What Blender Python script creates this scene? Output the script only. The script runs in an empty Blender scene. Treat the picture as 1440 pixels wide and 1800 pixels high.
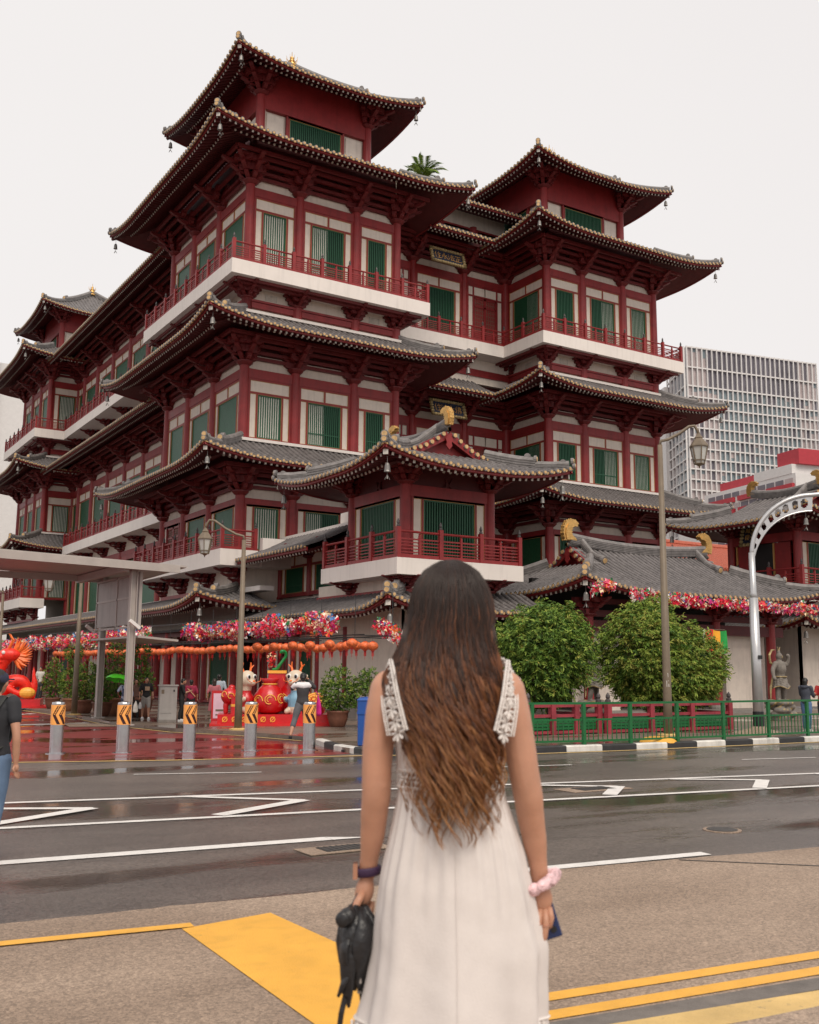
import bpy, bmesh, math, random
from mathutils import Vector, Matrix, noise
R=math.radians; rnd=random.Random(7)
S=bpy.context.scene; COL=S.collection
# ------------------------------------------------------------ camera, sky, sun, exposure
yaw,pit,roll=R(32.208),R(8.69),R(0.476)
fw=Vector((math.sin(yaw)*math.cos(pit),math.cos(yaw)*math.cos(pit),math.sin(pit)))
rt=Vector((math.cos(yaw),-math.sin(yaw),0)); up=rt.cross(fw)
r2=rt*math.cos(roll)+up*math.sin(roll); u2=up*math.cos(roll)-rt*math.sin(roll)
cd=bpy.data.cameras.new('camera'); cam=bpy.data.objects.new('camera',cd); COL.objects.link(cam)
cam.matrix_world=Matrix(((r2.x,u2.x,-fw.x,0),(r2.y,u2.y,-fw.y,0),(r2.z,u2.z,-fw.z,1.65),(0,0,0,1)))
cd.sensor_fit='HORIZONTAL'; cd.sensor_width=36; cd.lens=45.375; cd.clip_start=.05; cd.clip_end=3000
cd.dof.use_dof=True; cd.dof.focus_distance=45; cd.dof.aperture_fstop=7.0
S.camera=cam
w=bpy.data.worlds.new('World'); S.world=w; w.use_nodes=True; nt=w.node_tree; N=nt.nodes; N.clear()
sky=N.new('ShaderNodeTexSky'); sky.sky_type='NISHITA'; sky.sun_disc=False
SUN_EL,SUN_AZ=R(52),R(196)      # azimuth clockwise from +Y: behind and right of the camera
sky.sun_elevation=SUN_EL; sky.sun_rotation=SUN_AZ; sky.dust_density=4
hs=N.new('ShaderNodeHueSaturation'); hs.inputs['Saturation'].default_value=.15
b1=N.new('ShaderNodeBackground'); b1.inputs['Strength'].default_value=.05
b2=N.new('ShaderNodeBackground'); b2.inputs['Strength'].default_value=.63
# closed cloud layer: one even pale tone with the faintest mottling
tc=N.new('ShaderNodeTexCoord'); cn=N.new('ShaderNodeTexNoise'); cn.inputs['Scale'].default_value=1.6; cn.inputs['Detail'].default_value=3
cr=N.new('ShaderNodeValToRGB'); cr.color_ramp.elements[0].position=.3; cr.color_ramp.elements[1].position=.75
cr.color_ramp.elements[0].color=(.965,.925,.915,1); cr.color_ramp.elements[1].color=(1,.965,.95,1)
mx=N.new('ShaderNodeMixShader'); mx.inputs[0].default_value=.93; ow=N.new('ShaderNodeOutputWorld')
L=nt.links.new
L(tc.outputs['Generated'],cn.inputs['Vector']); L(cn.outputs['Fac'],cr.inputs['Fac']); L(cr.outputs['Color'],b2.inputs['Color'])
L(sky.outputs[0],hs.inputs['Color']); L(hs.outputs[0],b1.inputs['Color']); L(b1.outputs[0],mx.inputs[1]); L(b2.outputs[0],mx.inputs[2]); L(mx.outputs[0],ow.inputs[0])
sd=bpy.data.lights.new('sun','SUN'); sun=bpy.data.objects.new('sun',sd); COL.objects.link(sun)
sd.energy=1.5; sd.angle=R(35); sd.color=(1,.90,.77)
sv=Vector((math.sin(SUN_AZ)*math.cos(SUN_EL),math.cos(SUN_AZ)*math.cos(SUN_EL),math.sin(SUN_EL)))
sun.rotation_euler=sv.to_track_quat('Z','Y').to_euler(); sun.location=(0,-10,60)
S.view_settings.view_transform='Standard'; S.view_settings.look='None'; S.view_settings.gamma=1; S.view_settings.exposure=.60
try: S.view_settings.use_curve_mapping=False
except Exception: pass
S.render.engine='CYCLES'; S.cycles.max_bounces=6; S.cycles.diffuse_bounces=4; S.cycles.glossy_bounces=3; S.cycles.transparent_max_bounces=8

# ------------------------------------------------------------ helpers
class MB:
    def __init__(s): s.v=[]; s.f=[]; s.m=[]
    def add(s,vs,fs,m=0):
        o=len(s.v); s.v+= [tuple(p) for p in vs]; s.f+=[tuple(i+o for i in f) for f in fs]; s.m+=[m]*len(fs); return s
    def box(s,a,b,m=0):
        x0,x1=sorted((a[0],b[0])); y0,y1=sorted((a[1],b[1])); z0,z1=sorted((a[2],b[2]))
        return s.add([(x0,y0,z0),(x1,y0,z0),(x1,y1,z0),(x0,y1,z0),(x0,y0,z1),(x1,y0,z1),(x1,y1,z1),(x0,y1,z1)],
          [(0,3,2,1),(4,5,6,7),(0,1,5,4),(1,2,6,5),(2,3,7,6),(3,0,4,7)],m)
    def obox(s,c,ax,ay,az,m=0):   # centre and three half-axis vectors
        c=Vector(c); ax=Vector(ax);ay=Vector(ay);az=Vector(az)
        P=[c-ax-ay-az,c+ax-ay-az,c+ax+ay-az,c-ax+ay-az,c-ax-ay+az,c+ax-ay+az,c+ax+ay+az,c-ax+ay+az]
        return s.add(P,[(0,3,2,1),(4,5,6,7),(0,1,5,4),(1,2,6,5),(2,3,7,6),(3,0,4,7)],m)
    def bar(s,p,q,w,h,m=0,upv=(0,0,1)):
        p=Vector(p);q=Vector(q);d=q-p
        if d.length<1e-6: return s
        t=d.normalized(); sd=t.cross(Vector(upv))
        if sd.length<1e-4: sd=t.cross(Vector((1,0,0)))
        sd.normalize(); n=sd.cross(t)
        return s.obox((p+q)/2,d/2,sd*w/2,n*h/2,m)
    def tube(s,path,rad,n=8,m=0,caps=True,closed=False):
        P=[Vector(p) for p in path]; k=len(P)
        if not hasattr(rad,'__len__'): rad=[rad]*k
        t0=(P[1]-P[0]).normalized(); a=Vector((0,0,1)) if abs(t0.z)<.9 else Vector((0,1,0))
        u=t0.cross(a).normalized(); vs=[];fs=[]
        for i in range(k):
            t=(P[min(i+1,k-1)]-P[max(i-1,0)]); 
            if t.length<1e-9: t=t0
            t.normalize(); u=(u-t*u.dot(t)); u.normalize(); w=t.cross(u)
            r=rad[i]; rx,ry=(r if hasattr(r,'__len__') else (r,r))
            for j in range(n):
                an=2*math.pi*j/n; vs.append(P[i]+u*math.cos(an)*rx+w*math.sin(an)*ry)
        for i in range(k-1):
            for j in range(n):
                b=(j+1)%n; fs.append((i*n+j,i*n+b,(i+1)*n+b,(i+1)*n+j))
        if caps: fs.append(tuple(range(n-1,-1,-1))); fs.append(tuple((k-1)*n+j for j in range(n)))
        return s.add(vs,fs,m)
    def cyl(s,p,q,r0,r1=None,n=10,m=0): return s.tube([p,q],[r0,r0 if r1 is None else r1],n,m)
    def lathe(s,c,prof,n=12,m=0):
        c=Vector(c); vs=[];fs=[]
        for r,z in prof:
            for j in range(n): a=2*math.pi*j/n; vs.append((c.x+r*math.cos(a),c.y+r*math.sin(a),c.z+z))
        for i in range(len(prof)-1):
            for j in range(n):
                b=(j+1)%n; fs.append((i*n+j,i*n+b,(i+1)*n+b,(i+1)*n+j))
        fs.append(tuple(range(n-1,-1,-1))); fs.append(tuple((len(prof)-1)*n+j for j in range(n)))
        return s.add(vs,fs,m)
    def ell(s,c,r,n=12,k=8,m=0,rot=None):
        c=Vector(c); vs=[];fs=[]
        for i in range(k+1):
            th=math.pi*i/k
            for j in range(n):
                a=2*math.pi*j/n; p=Vector((r[0]*math.sin(th)*math.cos(a),r[1]*math.sin(th)*math.sin(a),-r[2]*math.cos(th)))
                if rot is not None: p=rot@p
                vs.append(c+p)
        for i in range(k):
            for j in range(n):
                b=(j+1)%n; fs.append((i*n+j,i*n+b,(i+1)*n+b,(i+1)*n+j))
        return s.add(vs,fs,m)
    def prism(s,pts,off,m=0):    # polygon of 3D points extruded by vector
        off=Vector(off); P=[Vector(p) for p in pts]; n=len(P)
        return s.add(P+[p+off for p in P],[tuple(range(n-1,-1,-1)),tuple(range(n,2*n))]+[(i,(i+1)%n,n+(i+1)%n,n+i) for i in range(n)],m)
    def grid(s,rows,m=0):
        n=len(rows[0]); vs=[p for r in rows for p in r]
        return s.add(vs,[(i*n+j,i*n+j+1,(i+1)*n+j+1,(i+1)*n+j) for i in range(len(rows)-1) for j in range(n-1)],m)
    def mesh(s,name,mats,smooth=False):
        me=bpy.data.meshes.new(name); me.from_pydata(s.v,[],s.f)
        if not isinstance(mats,(list,tuple)): mats=[mats]
        for mt in mats: me.materials.append(MAT[mt] if isinstance(mt,str) else mt)
        if len(mats)>1: me.polygons.foreach_set('material_index',s.m)
        if smooth: me.polygons.foreach_set('use_smooth',[True]*len(s.f))
        me.update(); return me
    def build(s,name,mats,parent=None,smooth=False,clean=False):
        me=s.mesh(name,mats,smooth)
        if clean:
            bm=bmesh.new(); bm.from_mesh(me); bmesh.ops.remove_doubles(bm,verts=bm.verts,dist=1e-5); bmesh.ops.recalc_face_normals(bm,faces=bm.faces); bm.to_mesh(me); bm.free()
        return link(name,me,parent)
def link(name,me,parent=None,loc=None,rz=0,sc=None):
    o=bpy.data.objects.new(name,me); COL.objects.link(o)
    if parent is not None: o.parent=parent; 
    if loc is not None: o.location=loc
    elif parent is not None and parent.get('_w'): o.location=-parent.location if not parent.parent else (0,0,0)
    if rz: o.rotation_euler=(0,0,rz)
    if sc is not None: o.scale=sc
    return o
# a thing whose parts are modelled in world coordinates carries _w; its direct parts are shifted back by its location
def thing(name,label,cat,loc=(0,0,0),rz=0,group=None,world=False):
    o=bpy.data.objects.new(name,None); COL.objects.link(o); o.location=loc; o.rotation_euler=(0,0,rz); o.empty_display_size=.3
    if world: o['_w']=1
    tag(o,label,cat,group); return o
def tag(o,label=None,cat=None,group=None,kind=None):
    if label: o['label']=label
    if cat: o['category']=cat
    if group: o['group']=group
    if kind: o['kind']=kind
    return o
def copy_tree(o,parent=None):
    c=o.copy(); COL.objects.link(c)
    if parent is not None: c.parent=parent
    for ch in list(o.children): copy_tree(ch,c)
    return c
def wl(name,me,root,loc,rz=0,sc=None):     # link an instance at a world place under a world-coordinate thing
    l=Vector(loc)-root.location
    return link(name,me,root,l,rz,sc)

# ------------------------------------------------------------ materials
MAT={}
def mat(name,col,rough=.6,metal=0,var=.12,scale=3.,bump=0,bscale=40.,spec=.5,sub=None,coat=0,emit=None,dirt=0):
    m=bpy.data.materials.new(name); m.use_nodes=True; t=m.node_tree; n=t.nodes; b=n['Principled BSDF']
    b.inputs['Roughness'].default_value=rough; b.inputs['Metallic'].default_value=metal; b.inputs['Specular IOR Level'].default_value=spec
    if coat: b.inputs['Coat Weight'].default_value=coat; b.inputs['Coat Roughness'].default_value=.15
    tc=n.new('ShaderNodeTexCoord'); nz=n.new('ShaderNodeTexNoise'); nz.inputs['Scale'].default_value=scale; nz.inputs['Detail'].default_value=6; nz.inputs['Roughness'].default_value=.65
    t.links.new(tc.outputs['Object'],nz.inputs['Vector'])
    mr=n.new('ShaderNodeMapRange'); mr.inputs['From Min'].default_value=.3; mr.inputs['From Max'].default_value=.7; mr.inputs['To Min'].default_value=1-var; mr.inputs['To Max'].default_value=1+var
    t.links.new(nz.outputs['Fac'],mr.inputs['Value'])
    mm=n.new('ShaderNodeMix'); mm.data_type='RGBA'; mm.blend_type='MULTIPLY'; mm.inputs['Factor'].default_value=1
    mm.inputs['A'].default_value=(*col,1); t.links.new(mr.outputs[0],mm.inputs['B'])
    out=mm.outputs['Result']
    if dirt:    # streaky weather stains
        mp=n.new('ShaderNodeMapping'); mp.inputs['Scale'].default_value=(5,5,.5); t.links.new(tc.outputs['Object'],mp.inputs['Vector'])
        n2=n.new('ShaderNodeTexNoise'); n2.inputs['Scale'].default_value=1.3; n2.inputs['Detail'].default_value=5; t.links.new(mp.outputs[0],n2.inputs['Vector'])
        m2=n.new('ShaderNodeMapRange'); m2.inputs['From Min'].default_value=.5; m2.inputs['From Max'].default_value=.75; m2.inputs['To Min'].default_value=1; m2.inputs['To Max'].default_value=1-dirt
        t.links.new(n2.outputs['Fac'],m2.inputs['Value'])
        m3=n.new('ShaderNodeMix'); m3.data_type='RGBA'; m3.blend_type='MULTIPLY'; m3.inputs['Factor'].default_value=1
        t.links.new(out,m3.inputs['A']); t.links.new(m2.outputs[0],m3.inputs['B']); out=m3.outputs['Result']
    t.links.new(out,b.inputs['Base Color'])
    if bump:
        nb=n.new('ShaderNodeTexNoise'); nb.inputs['Scale'].default_value=bscale; nb.inputs['Detail'].default_value=4
        t.links.new(tc.outputs['Object'],nb.inputs['Vector']); bp=n.new('ShaderNodeBump'); bp.inputs['Strength'].default_value=bump; bp.inputs['Distance'].default_value=.02
        t.links.new(nb.outputs['Fac'],bp.inputs['Height']); t.links.new(bp.outputs[0],b.inputs['Normal'])
    if emit: b.inputs['Emission Color'].default_value=(*emit[0],1); b.inputs['Emission Strength'].default_value=emit[1]
    MAT[name]=m; return m
def worn(name,under,amt=.56):
    m=MAT[name]; t=m.node_tree; n=t.nodes; b=n['Principled BSDF']; l=b.inputs['Base Color'].links[0].from_socket
    ge=n.new('ShaderNodeNewGeometry'); a=n.new('ShaderNodeTexNoise'); a.inputs['Scale'].default_value=22; a.inputs['Detail'].default_value=8; a.inputs['Roughness'].default_value=.75; t.links.new(ge.outputs['Position'],a.inputs['Vector'])
    c=n.new('ShaderNodeTexNoise'); c.inputs['Scale'].default_value=1.1; c.inputs['Detail'].default_value=4; t.links.new(ge.outputs['Position'],c.inputs['Vector'])
    s_=n.new('ShaderNodeMath'); s_.operation='MULTIPLY_ADD'; s_.inputs[1].default_value=.45; t.links.new(c.outputs['Fac'],s_.inputs[0]); t.links.new(a.outputs['Fac'],s_.inputs[2])
    r=n.new('ShaderNodeMapRange'); r.inputs['From Min'].default_value=amt+.25; r.inputs['From Max'].default_value=amt+.33; t.links.new(s_.outputs[0],r.inputs['Value'])
    x=n.new('ShaderNodeMix'); x.data_type='RGBA'; t.links.new(r.outputs[0],x.inputs['Factor']); t.links.new(l,x.inputs['A']); x.inputs['B'].default_value=(*under,1); t.links.new(x.outputs['Result'],b.inputs['Base Color'])
mat('red',(.25,.017,.018),.5,var=.22,scale=1.7,dirt=.2); mat('red_shaded',(.085,.0075,.0085),.6,var=.2)  # second red: same paint darkened, carrying the shade under the eaves
mat('cream',(.71,.625,.545),.8,var=.07,dirt=.14); mat('slab',(.75,.69,.645),.75,var=.05,scale=.8,dirt=.1)
mat('tile',(.135,.122,.120),.55,var=.35,scale=2.5,bump=.3,bscale=25); mat('ridge',(.19,.175,.17),.6,var=.35,scale=4,bump=.3)
mat('cap',(.54,.35,.16),.5,var=.3,scale=6); mat('gold',(.60,.36,.12),.36,metal=.7,var=.2,scale=6,bump=.4,bscale=30); mat('goldpaint',(.46,.25,.08),.5,var=.15)
mat('green',(.008,.085,.035),.45,var=.15,scale=6); mat('green_dark',(.004,.032,.016),.5,var=.2)
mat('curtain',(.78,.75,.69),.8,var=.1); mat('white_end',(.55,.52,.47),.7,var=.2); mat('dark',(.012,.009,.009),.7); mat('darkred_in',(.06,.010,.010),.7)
mat('white',(.78,.76,.73),.6,var=.06); mat('grey_metal',(.40,.36,.33),.45,var=.08); mat('lamp_paint',(.165,.125,.085),.5,var=.15,scale=5)
mat('steel',(.55,.55,.56),.22,metal=1,var=.08,scale=8); mat('silver',(.50,.50,.51),.35,metal=.6,var=.08); mat('black',(.012,.012,.013),.5)
mat('grey_stone',(.22,.20,.18),.7,var=.2,scale=4,bump=.2); mat('finial',(.07,.06,.06),.5); mat('navy',(.01,.016,.04),.5); mat('bell',(.22,.21,.2),.45,metal=.5)
# ------------------------------------------------------------ ground, road, pavements
def wet(name,col,col2,dry,wetr,scale,thr,stretch=(1,1,1),bump=.25,grain=120.,spec=.5,grainamt=.35,crack=0):
    """paving whose roughness drops in wet patches; patches follow world-space noise, with aggregate grain"""
    m=bpy.data.materials.new(name); m.use_nodes=True; t=m.node_tree; n=t.nodes; l=t.links.new; b=n['Principled BSDF']; b.inputs['Specular IOR Level'].default_value=spec
    ge=n.new('ShaderNodeNewGeometry'); mp=n.new('ShaderNodeMapping'); mp.inputs['Rotation'].default_value=(0,0,R(8)); mp.inputs['Scale'].default_value=stretch; l(ge.outputs['Position'],mp.inputs['Vector'])
    nz=n.new('ShaderNodeTexNoise'); nz.inputs['Scale'].default_value=scale; nz.inputs['Detail'].default_value=7; nz.inputs['Roughness'].default_value=.6; l(mp.outputs[0],nz.inputs['Vector'])
    mr=n.new('ShaderNodeMapRange'); mr.interpolation_type='SMOOTHSTEP'; mr.inputs['From Min'].default_value=thr; mr.inputs['From Max'].default_value=thr+.13; l(nz.outputs['Fac'],mr.inputs['Value'])
    gr=n.new('ShaderNodeTexNoise'); gr.inputs['Scale'].default_value=grain; gr.inputs['Detail'].default_value=3; gr.inputs['Roughness'].default_value=.8; l(ge.outputs['Position'],gr.inputs['Vector'])
    vo=n.new('ShaderNodeTexVoronoi'); vo.inputs['Scale'].default_value=grain*.75; l(ge.outputs['Position'],vo.inputs['Vector'])
    big=n.new('ShaderNodeTexNoise'); big.inputs['Scale'].default_value=.8; big.inputs['Detail'].default_value=6; l(mp.outputs[0],big.inputs['Vector'])
    c0=n.new('ShaderNodeMix'); c0.data_type='RGBA'; c0.inputs['A'].default_value=(*col,1); c0.inputs['B'].default_value=(*col2,1)
    bm_=n.new('ShaderNodeMapRange'); bm_.inputs['From Min'].default_value=.35; bm_.inputs['From Max'].default_value=.65; l(big.outputs['Fac'],bm_.inputs['Value']); l(bm_.outputs[0],c0.inputs['Factor'])
    gm=n.new('ShaderNodeMapRange'); gm.inputs['From Min'].default_value=.3; gm.inputs['From Max'].default_value=.7; gm.inputs['To Min'].default_value=1-grainamt; gm.inputs['To Max'].default_value=1+grainamt; l(gr.outputs['Fac'],gm.inputs['Value'])
    c1=n.new('ShaderNodeMix'); c1.data_type='RGBA'; c1.blend_type='MULTIPLY'; c1.inputs['Factor'].default_value=1; l(c0.outputs['Result'],c1.inputs['A']); l(gm.outputs[0],c1.inputs['B'])
    vm=n.new('ShaderNodeMapRange'); vm.inputs['From Min'].default_value=0; vm.inputs['From Max'].default_value=1; vm.inputs['To Min'].default_value=1-grainamt*.6; vm.inputs['To Max'].default_value=1+grainamt*.6; sx=n.new('ShaderNodeSeparateColor'); l(vo.outputs['Color'],sx.inputs[0]); l(sx.outputs[0],vm.inputs['Value'])
    c2=n.new('ShaderNodeMix'); c2.data_type='RGBA'; c2.blend_type='MULTIPLY'; c2.inputs['Factor'].default_value=1; l(c1.outputs['Result'],c2.inputs['A']); l(vm.outputs[0],c2.inputs['B'])
    # soaked stone is darker
    wd=n.new('ShaderNodeMapRange'); wd.inputs['To Min'].default_value=1; wd.inputs['To Max'].default_value=.62; l(mr.outputs[0],wd.inputs['Value'])
    c3=n.new('ShaderNodeMix'); c3.data_type='RGBA'; c3.blend_type='MULTIPLY'; c3.inputs['Factor'].default_value=1; l(c2.outputs['Result'],c3.inputs['A']); l(wd.outputs[0],c3.inputs['B'])
    out=c3.outputs['Result']
    l(out,b.inputs['Base Color'])
    rr=n.new('ShaderNodeMapRange'); rr.inputs['To Min'].default_value=dry; rr.inputs['To Max'].default_value=wetr; l(mr.outputs[0],rr.inputs['Value']); l(rr.outputs[0],b.inputs['Roughness'])
    bs=n.new('ShaderNodeMapRange'); bs.inputs['To Min'].default_value=bump; bs.inputs['To Max'].default_value=bump*.12; l(mr.outputs[0],bs.inputs['Value'])
    bp=n.new('ShaderNodeBump'); bp.inputs['Distance'].default_value=.008; l(bs.outputs[0],bp.inputs['Strength']); l(gr.outputs['Fac'],bp.inputs['Height']); l(bp.outputs[0],b.inputs['Normal'])
    MAT[name]=m
wet('asphalt',(.100,.083,.075),(.150,.124,.110),.36,.05,.42,.475,(.35,1.3,1),bump=.6,grain=70,grainamt=.55)
wet('concrete',(.235,.168,.122),(.335,.248,.185),.72,.3,.5,.72,(.5,1,1),bump=.7,grain=78,grainamt=.42)
wet('redpave',(.26,.040,.040),(.17,.032,.032),.36,.05,.55,.45,(.45,1.2,1),bump=.2,grain=70,grainamt=.15)
wet('pavement',(.20,.15,.115),(.15,.12,.10),.45,.07,.5,.47,(.5,1,1),bump=.25,grain=60,grainamt=.18)
mat('yellow_paint',(.78,.40,.055),.55,var=.10,scale=3,bump=.4,bscale=90,dirt=.12); mat('white_paint',(.74,.71,.68),.5,var=.10,scale=5,bump=.4,bscale=90,dirt=.12)
mat('kerb_white',(.66,.64,.6),.55,var=.2,scale=3,dirt=.35); mat('kerb_black',(.03,.03,.032),.55,var=.3,scale=3,dirt=.2); mat('iron',(.05,.045,.042),.5,var=.3,scale=20,bump=.6,bscale=60); mat('pale_yellow',(.62,.42,.16),.6,var=.2,scale=2,bump=.4,bscale=90)
worn('yellow_paint',(.30,.19,.08),.635); worn('white_paint',(.22,.19,.17),.615); worn('pale_yellow',(.42,.29,.13),.56); mat('channel',(.15,.13,.115),.6,var=.3,scale=4,bump=.4,bscale=80)
def sheet(name,pts,z,m,label=None,kind='structure',parent=None):
    o=MB().add([(p[0],p[1],z) for p in pts],[tuple(range(len(pts)))]).build(name,m,parent)
    return tag(o,kind=kind) if parent is None else o
ROAD=sheet('road',[(-700,-80),(900,-80),(900,900),(-700,900)],0,'asphalt')
ed=[(-30,8.9),(1.51,7.33),(4.12,7.15),(5.78,6.97),(8.8,6.57),(13.2,6.25),(60,2.5)]; ce=[]
for a,b in zip(ed[:-1],ed[1:]):      # ragged edge of the asphalt overlay
    k=max(1,int(math.hypot(b[0]-a[0],b[1]-a[1])/.12))
    for j in range(k):
        x=a[0]+(b[0]-a[0])*j/k; y=a[1]+(b[1]-a[1])*j/k; ce.append((x,y+.035*noise.noise(Vector((x*1.3,0,0)))+.022*noise.noise(Vector((x*7,5,0)))))
CON=sheet('concrete_lane',ce+[(60,2.5),(60,-1.6),(30,.6),(3.0,2.95),(-30,5.6)],.004,'concrete')
RED=sheet('red_paving',[(-14,21.9),(3.82,19.38),(6.59,18.5),(9.2,18.05),(10.2,18.3),(10.63,20.65),(11.0,21.8),(10.42,24.4),(9.38,26.4),(8.86,30.2),(9.13,35),(8.8,45),(4,46),(-4,40),(-14,36)],.004,'redpave')
def strip(name,pts,w,m,z=.008,parent=ROAD,cut=None):
    """painted line: polyline with square ends"""
    P=[Vector((*p,0)) for p in pts]; mb=MB()
    for a,b in zip(P[:-1],P[1:]):
        d=(b-a).normalized(); n=Vector((-d.y,d.x,0))*w/2
        q=[a-n,b-n,b+n,a+n]
        mb.add([(v.x,v.y,z) for v in q],[(0,1,2,3)])
    return mb.build(name,m,parent)
def ext(a,b,t0,t1): return (a[0]+(b[0]-a[0])*t0,a[1]+(b[1]-a[1])*t0),(a[0]+(b[0]-a[0])*t1,a[1]+(b[1]-a[1])*t1)
strip('lane_line',[(-9,10.35),(4.95,9.30)],.19,'white_paint'); MB().add([(4.95,9.205,.008),(5.35,9.17,.008),(4.95,9.395,.008)],[(0,1,2)]).build('lane_line_tip','white_paint',ROAD)
strip('lane_line',[(5.3,7.09),(7.57,6.86)],.15,'white_paint',.0085)
strip('zigzag_edge',ext((2.32,11.52),(13.51,10.03),-1.2,2.5),.13,'white_paint')
strip('zigzag_edge',ext((2.71,13.60),(15.17,11.25),-1.2,1.6),.13,'white_paint')
for a,b,c in (((1.2,13.75),(3.55,12.58),(2.0,11.62)),((4.9,13.15),(6.07,12.08),(4.6,11.3)),((9.4,12.35),(10.75,11.35),(9.9,10.62)),((12.2,11.75),(13.4,10.95),(12.4,10.2)),((15,11.2),(16.3,10.3),(15.2,9.9))):
    strip('zigzag_stroke',[a,b],.15,'white_paint',.0122); strip('zigzag_stroke',[b,c],.2,'white_paint',.0164)
for a,b in (((5.19,16.23),(7.09,15.65)),((11.0,14.65),(12.49,14.35)),((16.17,13.68),(17.95,13.36)),((-.5,17.6),(1.8,17.0))): strip('lane_line',[a,b],.07,'white_paint')
strip('yellow_edge_line',[(-14,21.75),(3.82,19.2),(6.59,18.36),(10.1,17.7),(13.4,16.55),(16,16.36),(22.3,16.25),(40,15.4)],.12,'pale_yellow',.009)
YB=sheet('yellow_block',[(2.47,6.60),(3.14,6.72),(3.17,5.3),(3.10,3.1),(2.36,3.15),(2.38,4.61)],.0085,'yellow_paint',parent=ROAD)
strip('yellow_line',[(-8,7.75),(1.41,6.79),(2.56,6.655)],.11,'yellow_paint',.0125)
strip('double_yellow_line',[(3.30,4.36),(5.49,4.13),(20,2.7)],.115,'yellow_paint',.0086); strip('double_yellow_line',[(3.12,4.135),(5.2,3.92),(20,2.5)],.115,'yellow_paint',.0086)
strip('drain_channel',[(3.1,3.97),(5.2,3.74),(20,2.3)],.16,'channel',.0087); strip('wide_yellow_band',[(3.4,3.77),(5.0,3.56),(20,2.1)],.22,'pale_yellow',.009)
# joints of the concrete lane, service covers
strip('slab_joint',[(7.1,6.75),(8.2,5.7),(9.6,4.2)],.03,'iron',.0083)
for (x,y,r,sq) in ((4.8,8.72,.33,1),(8.83,7.77,.16,0),(10.23,11.3,.42,1),(1.65,12.6,.3,0)):
    m=MB()
    if sq: m.box((x-r*1.3,y-r*.55,.004),(x+r*1.3,y+r*.55,.012),1); m.box((x-r*.7,y-r*.36,.006),(x+r*.7,y+r*.36,.018),0); [m.box((x-r*.66+k*r*.19,y-r*.34,.01),(x-r*.60+k*r*.19,y+r*.34,.022),0) for k in range(7)]
    else: m.cyl((x,y,.0),(x,y,.010),r*1.25,r*1.25,24,1); m.cyl((x,y,.0),(x,y,.016),r,r,24,0)
    m.build('service_cover',['iron','concrete'],ROAD)
r_=random.Random(12)
def crack(p,ang,L_,w=.008,z=.0081,m_='iron'):
    x,y=p; pts=[(x,y)]
    for k in range(int(L_/.07)): ang+=r_.uniform(-.45,.45)*.6; x+=.07*math.cos(ang); y+=.07*math.sin(ang); pts.append((x,y))
    for a,b in zip(pts[:-1],pts[1:]): pass
    mb=MB()
    for a,b in zip(pts[:-1],pts[1:]):
        d=Vector((b[0]-a[0],b[1]-a[1],0)).normalized(); q=Vector((-d.y,d.x,0))*w*r_.uniform(.3,.7); A_=Vector((*a,z));B_=Vector((*b,z)); mb.add([A_-q,B_-q,B_+q,A_+q],[(0,1,2,3)])
    mb.build('crack',m_,ROAD)
for p,a,l_ in (((6.6,8.3),-.1,2.0),): crack(p,a,l_,.006,.0042)
sheet('road_patch',[(5.9,8.05),(7.9,7.85),(7.95,8.45),(5.95,8.62)],.0042,'pavement',parent=ROAD) if False else None
# far pavement and temple forecourt, 0.1 m up
FP=[(10.2,18.32),(10.45,18.05),(11.5,17.5),(13.49,16.88),(16,16.62),(22.3,16.52),(40,15.6),(120,11)]
BK=[(11.05,21.9),(10.68,20.65),(10.3,19.0)]
pav=[(p[0]+.0,p[1]+.16) for p in FP]+[(120,120),(6,120),(8.85,45),(9.18,35),(8.91,30.2),(9.43,26.4),(10.47,24.4)]+BK
m=MB(); n_=len(pav); m.add([(*p,.10) for p in pav]+[(*p,0) for p in pav],[tuple(range(n_))]+[(i,n_+i,n_+(i+1)%n_,(i+1)%n_) for i in range(n_)]); PAV=tag(m.build('pavement','pavement'),kind='structure')
KERB=tag(MB().box((10.2,18.6,0),(10.3,18.7,.05)).build('kerb','kerb_black'),kind='structure')
def along(pts,step):
    P=[Vector((*p,0)) for p in pts]; out=[]; carry=0; out.append(P[0]); left=step
    for a,b in zip(P[:-1],P[1:]):
        L_=(b-a).length; s=0
        while L_-s>left: s+=left; out.append(a+(b-a)*s/L_); left=step
        left-=L_-s
    return out
kp=along([(10.75,20.9),(10.33,19.4),(10.12,18.6),(10.3,18.1),(10.8,17.72),(11.6,17.38),(13.49,16.82),(16,16.56),(22.3,16.46),(40,15.55)],.915)
for i,(a,b) in enumerate(zip(kp[:-1],kp[1:])):
    d=(b-a).normalized(); n=Vector((-d.y,d.x,0)); 
    if n.y<0 and d.x>0: n=-n
    m=MB(); q=[(0,0),(.0,.10),(.03,.125),(.17,.125),(.17,0)]
    m.prism([a+d*.004+n*x+Vector((0,0,z)) for x,z in q],(b-a)-d*.008); m.build('kerb_block',['kerb_white','kerb_black'][i%2],KERB)
strip('yellow_edge_line',[(8.75,45),(9.05,35),(8.78,30.2),(9.3,26.3),(10.3,24.35),(10.9,21.9)],.09,'pale_yellow',.0125,RED)
for a,b,w_ in (((5.5,31),(8.6,31.5),.5),((6.0,36),(8.6,38.5),.3),((6.3,42),(8.4,38),.15),((6.5,40),(8.8,41.5),.15),((6.6,43),(8.7,43.6),.15)): strip('worn_white_line',[a,b],w_,'white_paint',.0125,RED)
for x,y in ((10.2,30.8),(10.9,30.3)): pass
sheet('utility_patch',[(7.6,29.6),(9.0,29.3),(8.9,31),(7.9,31.6)],.0165,'concrete',parent=RED)
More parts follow.
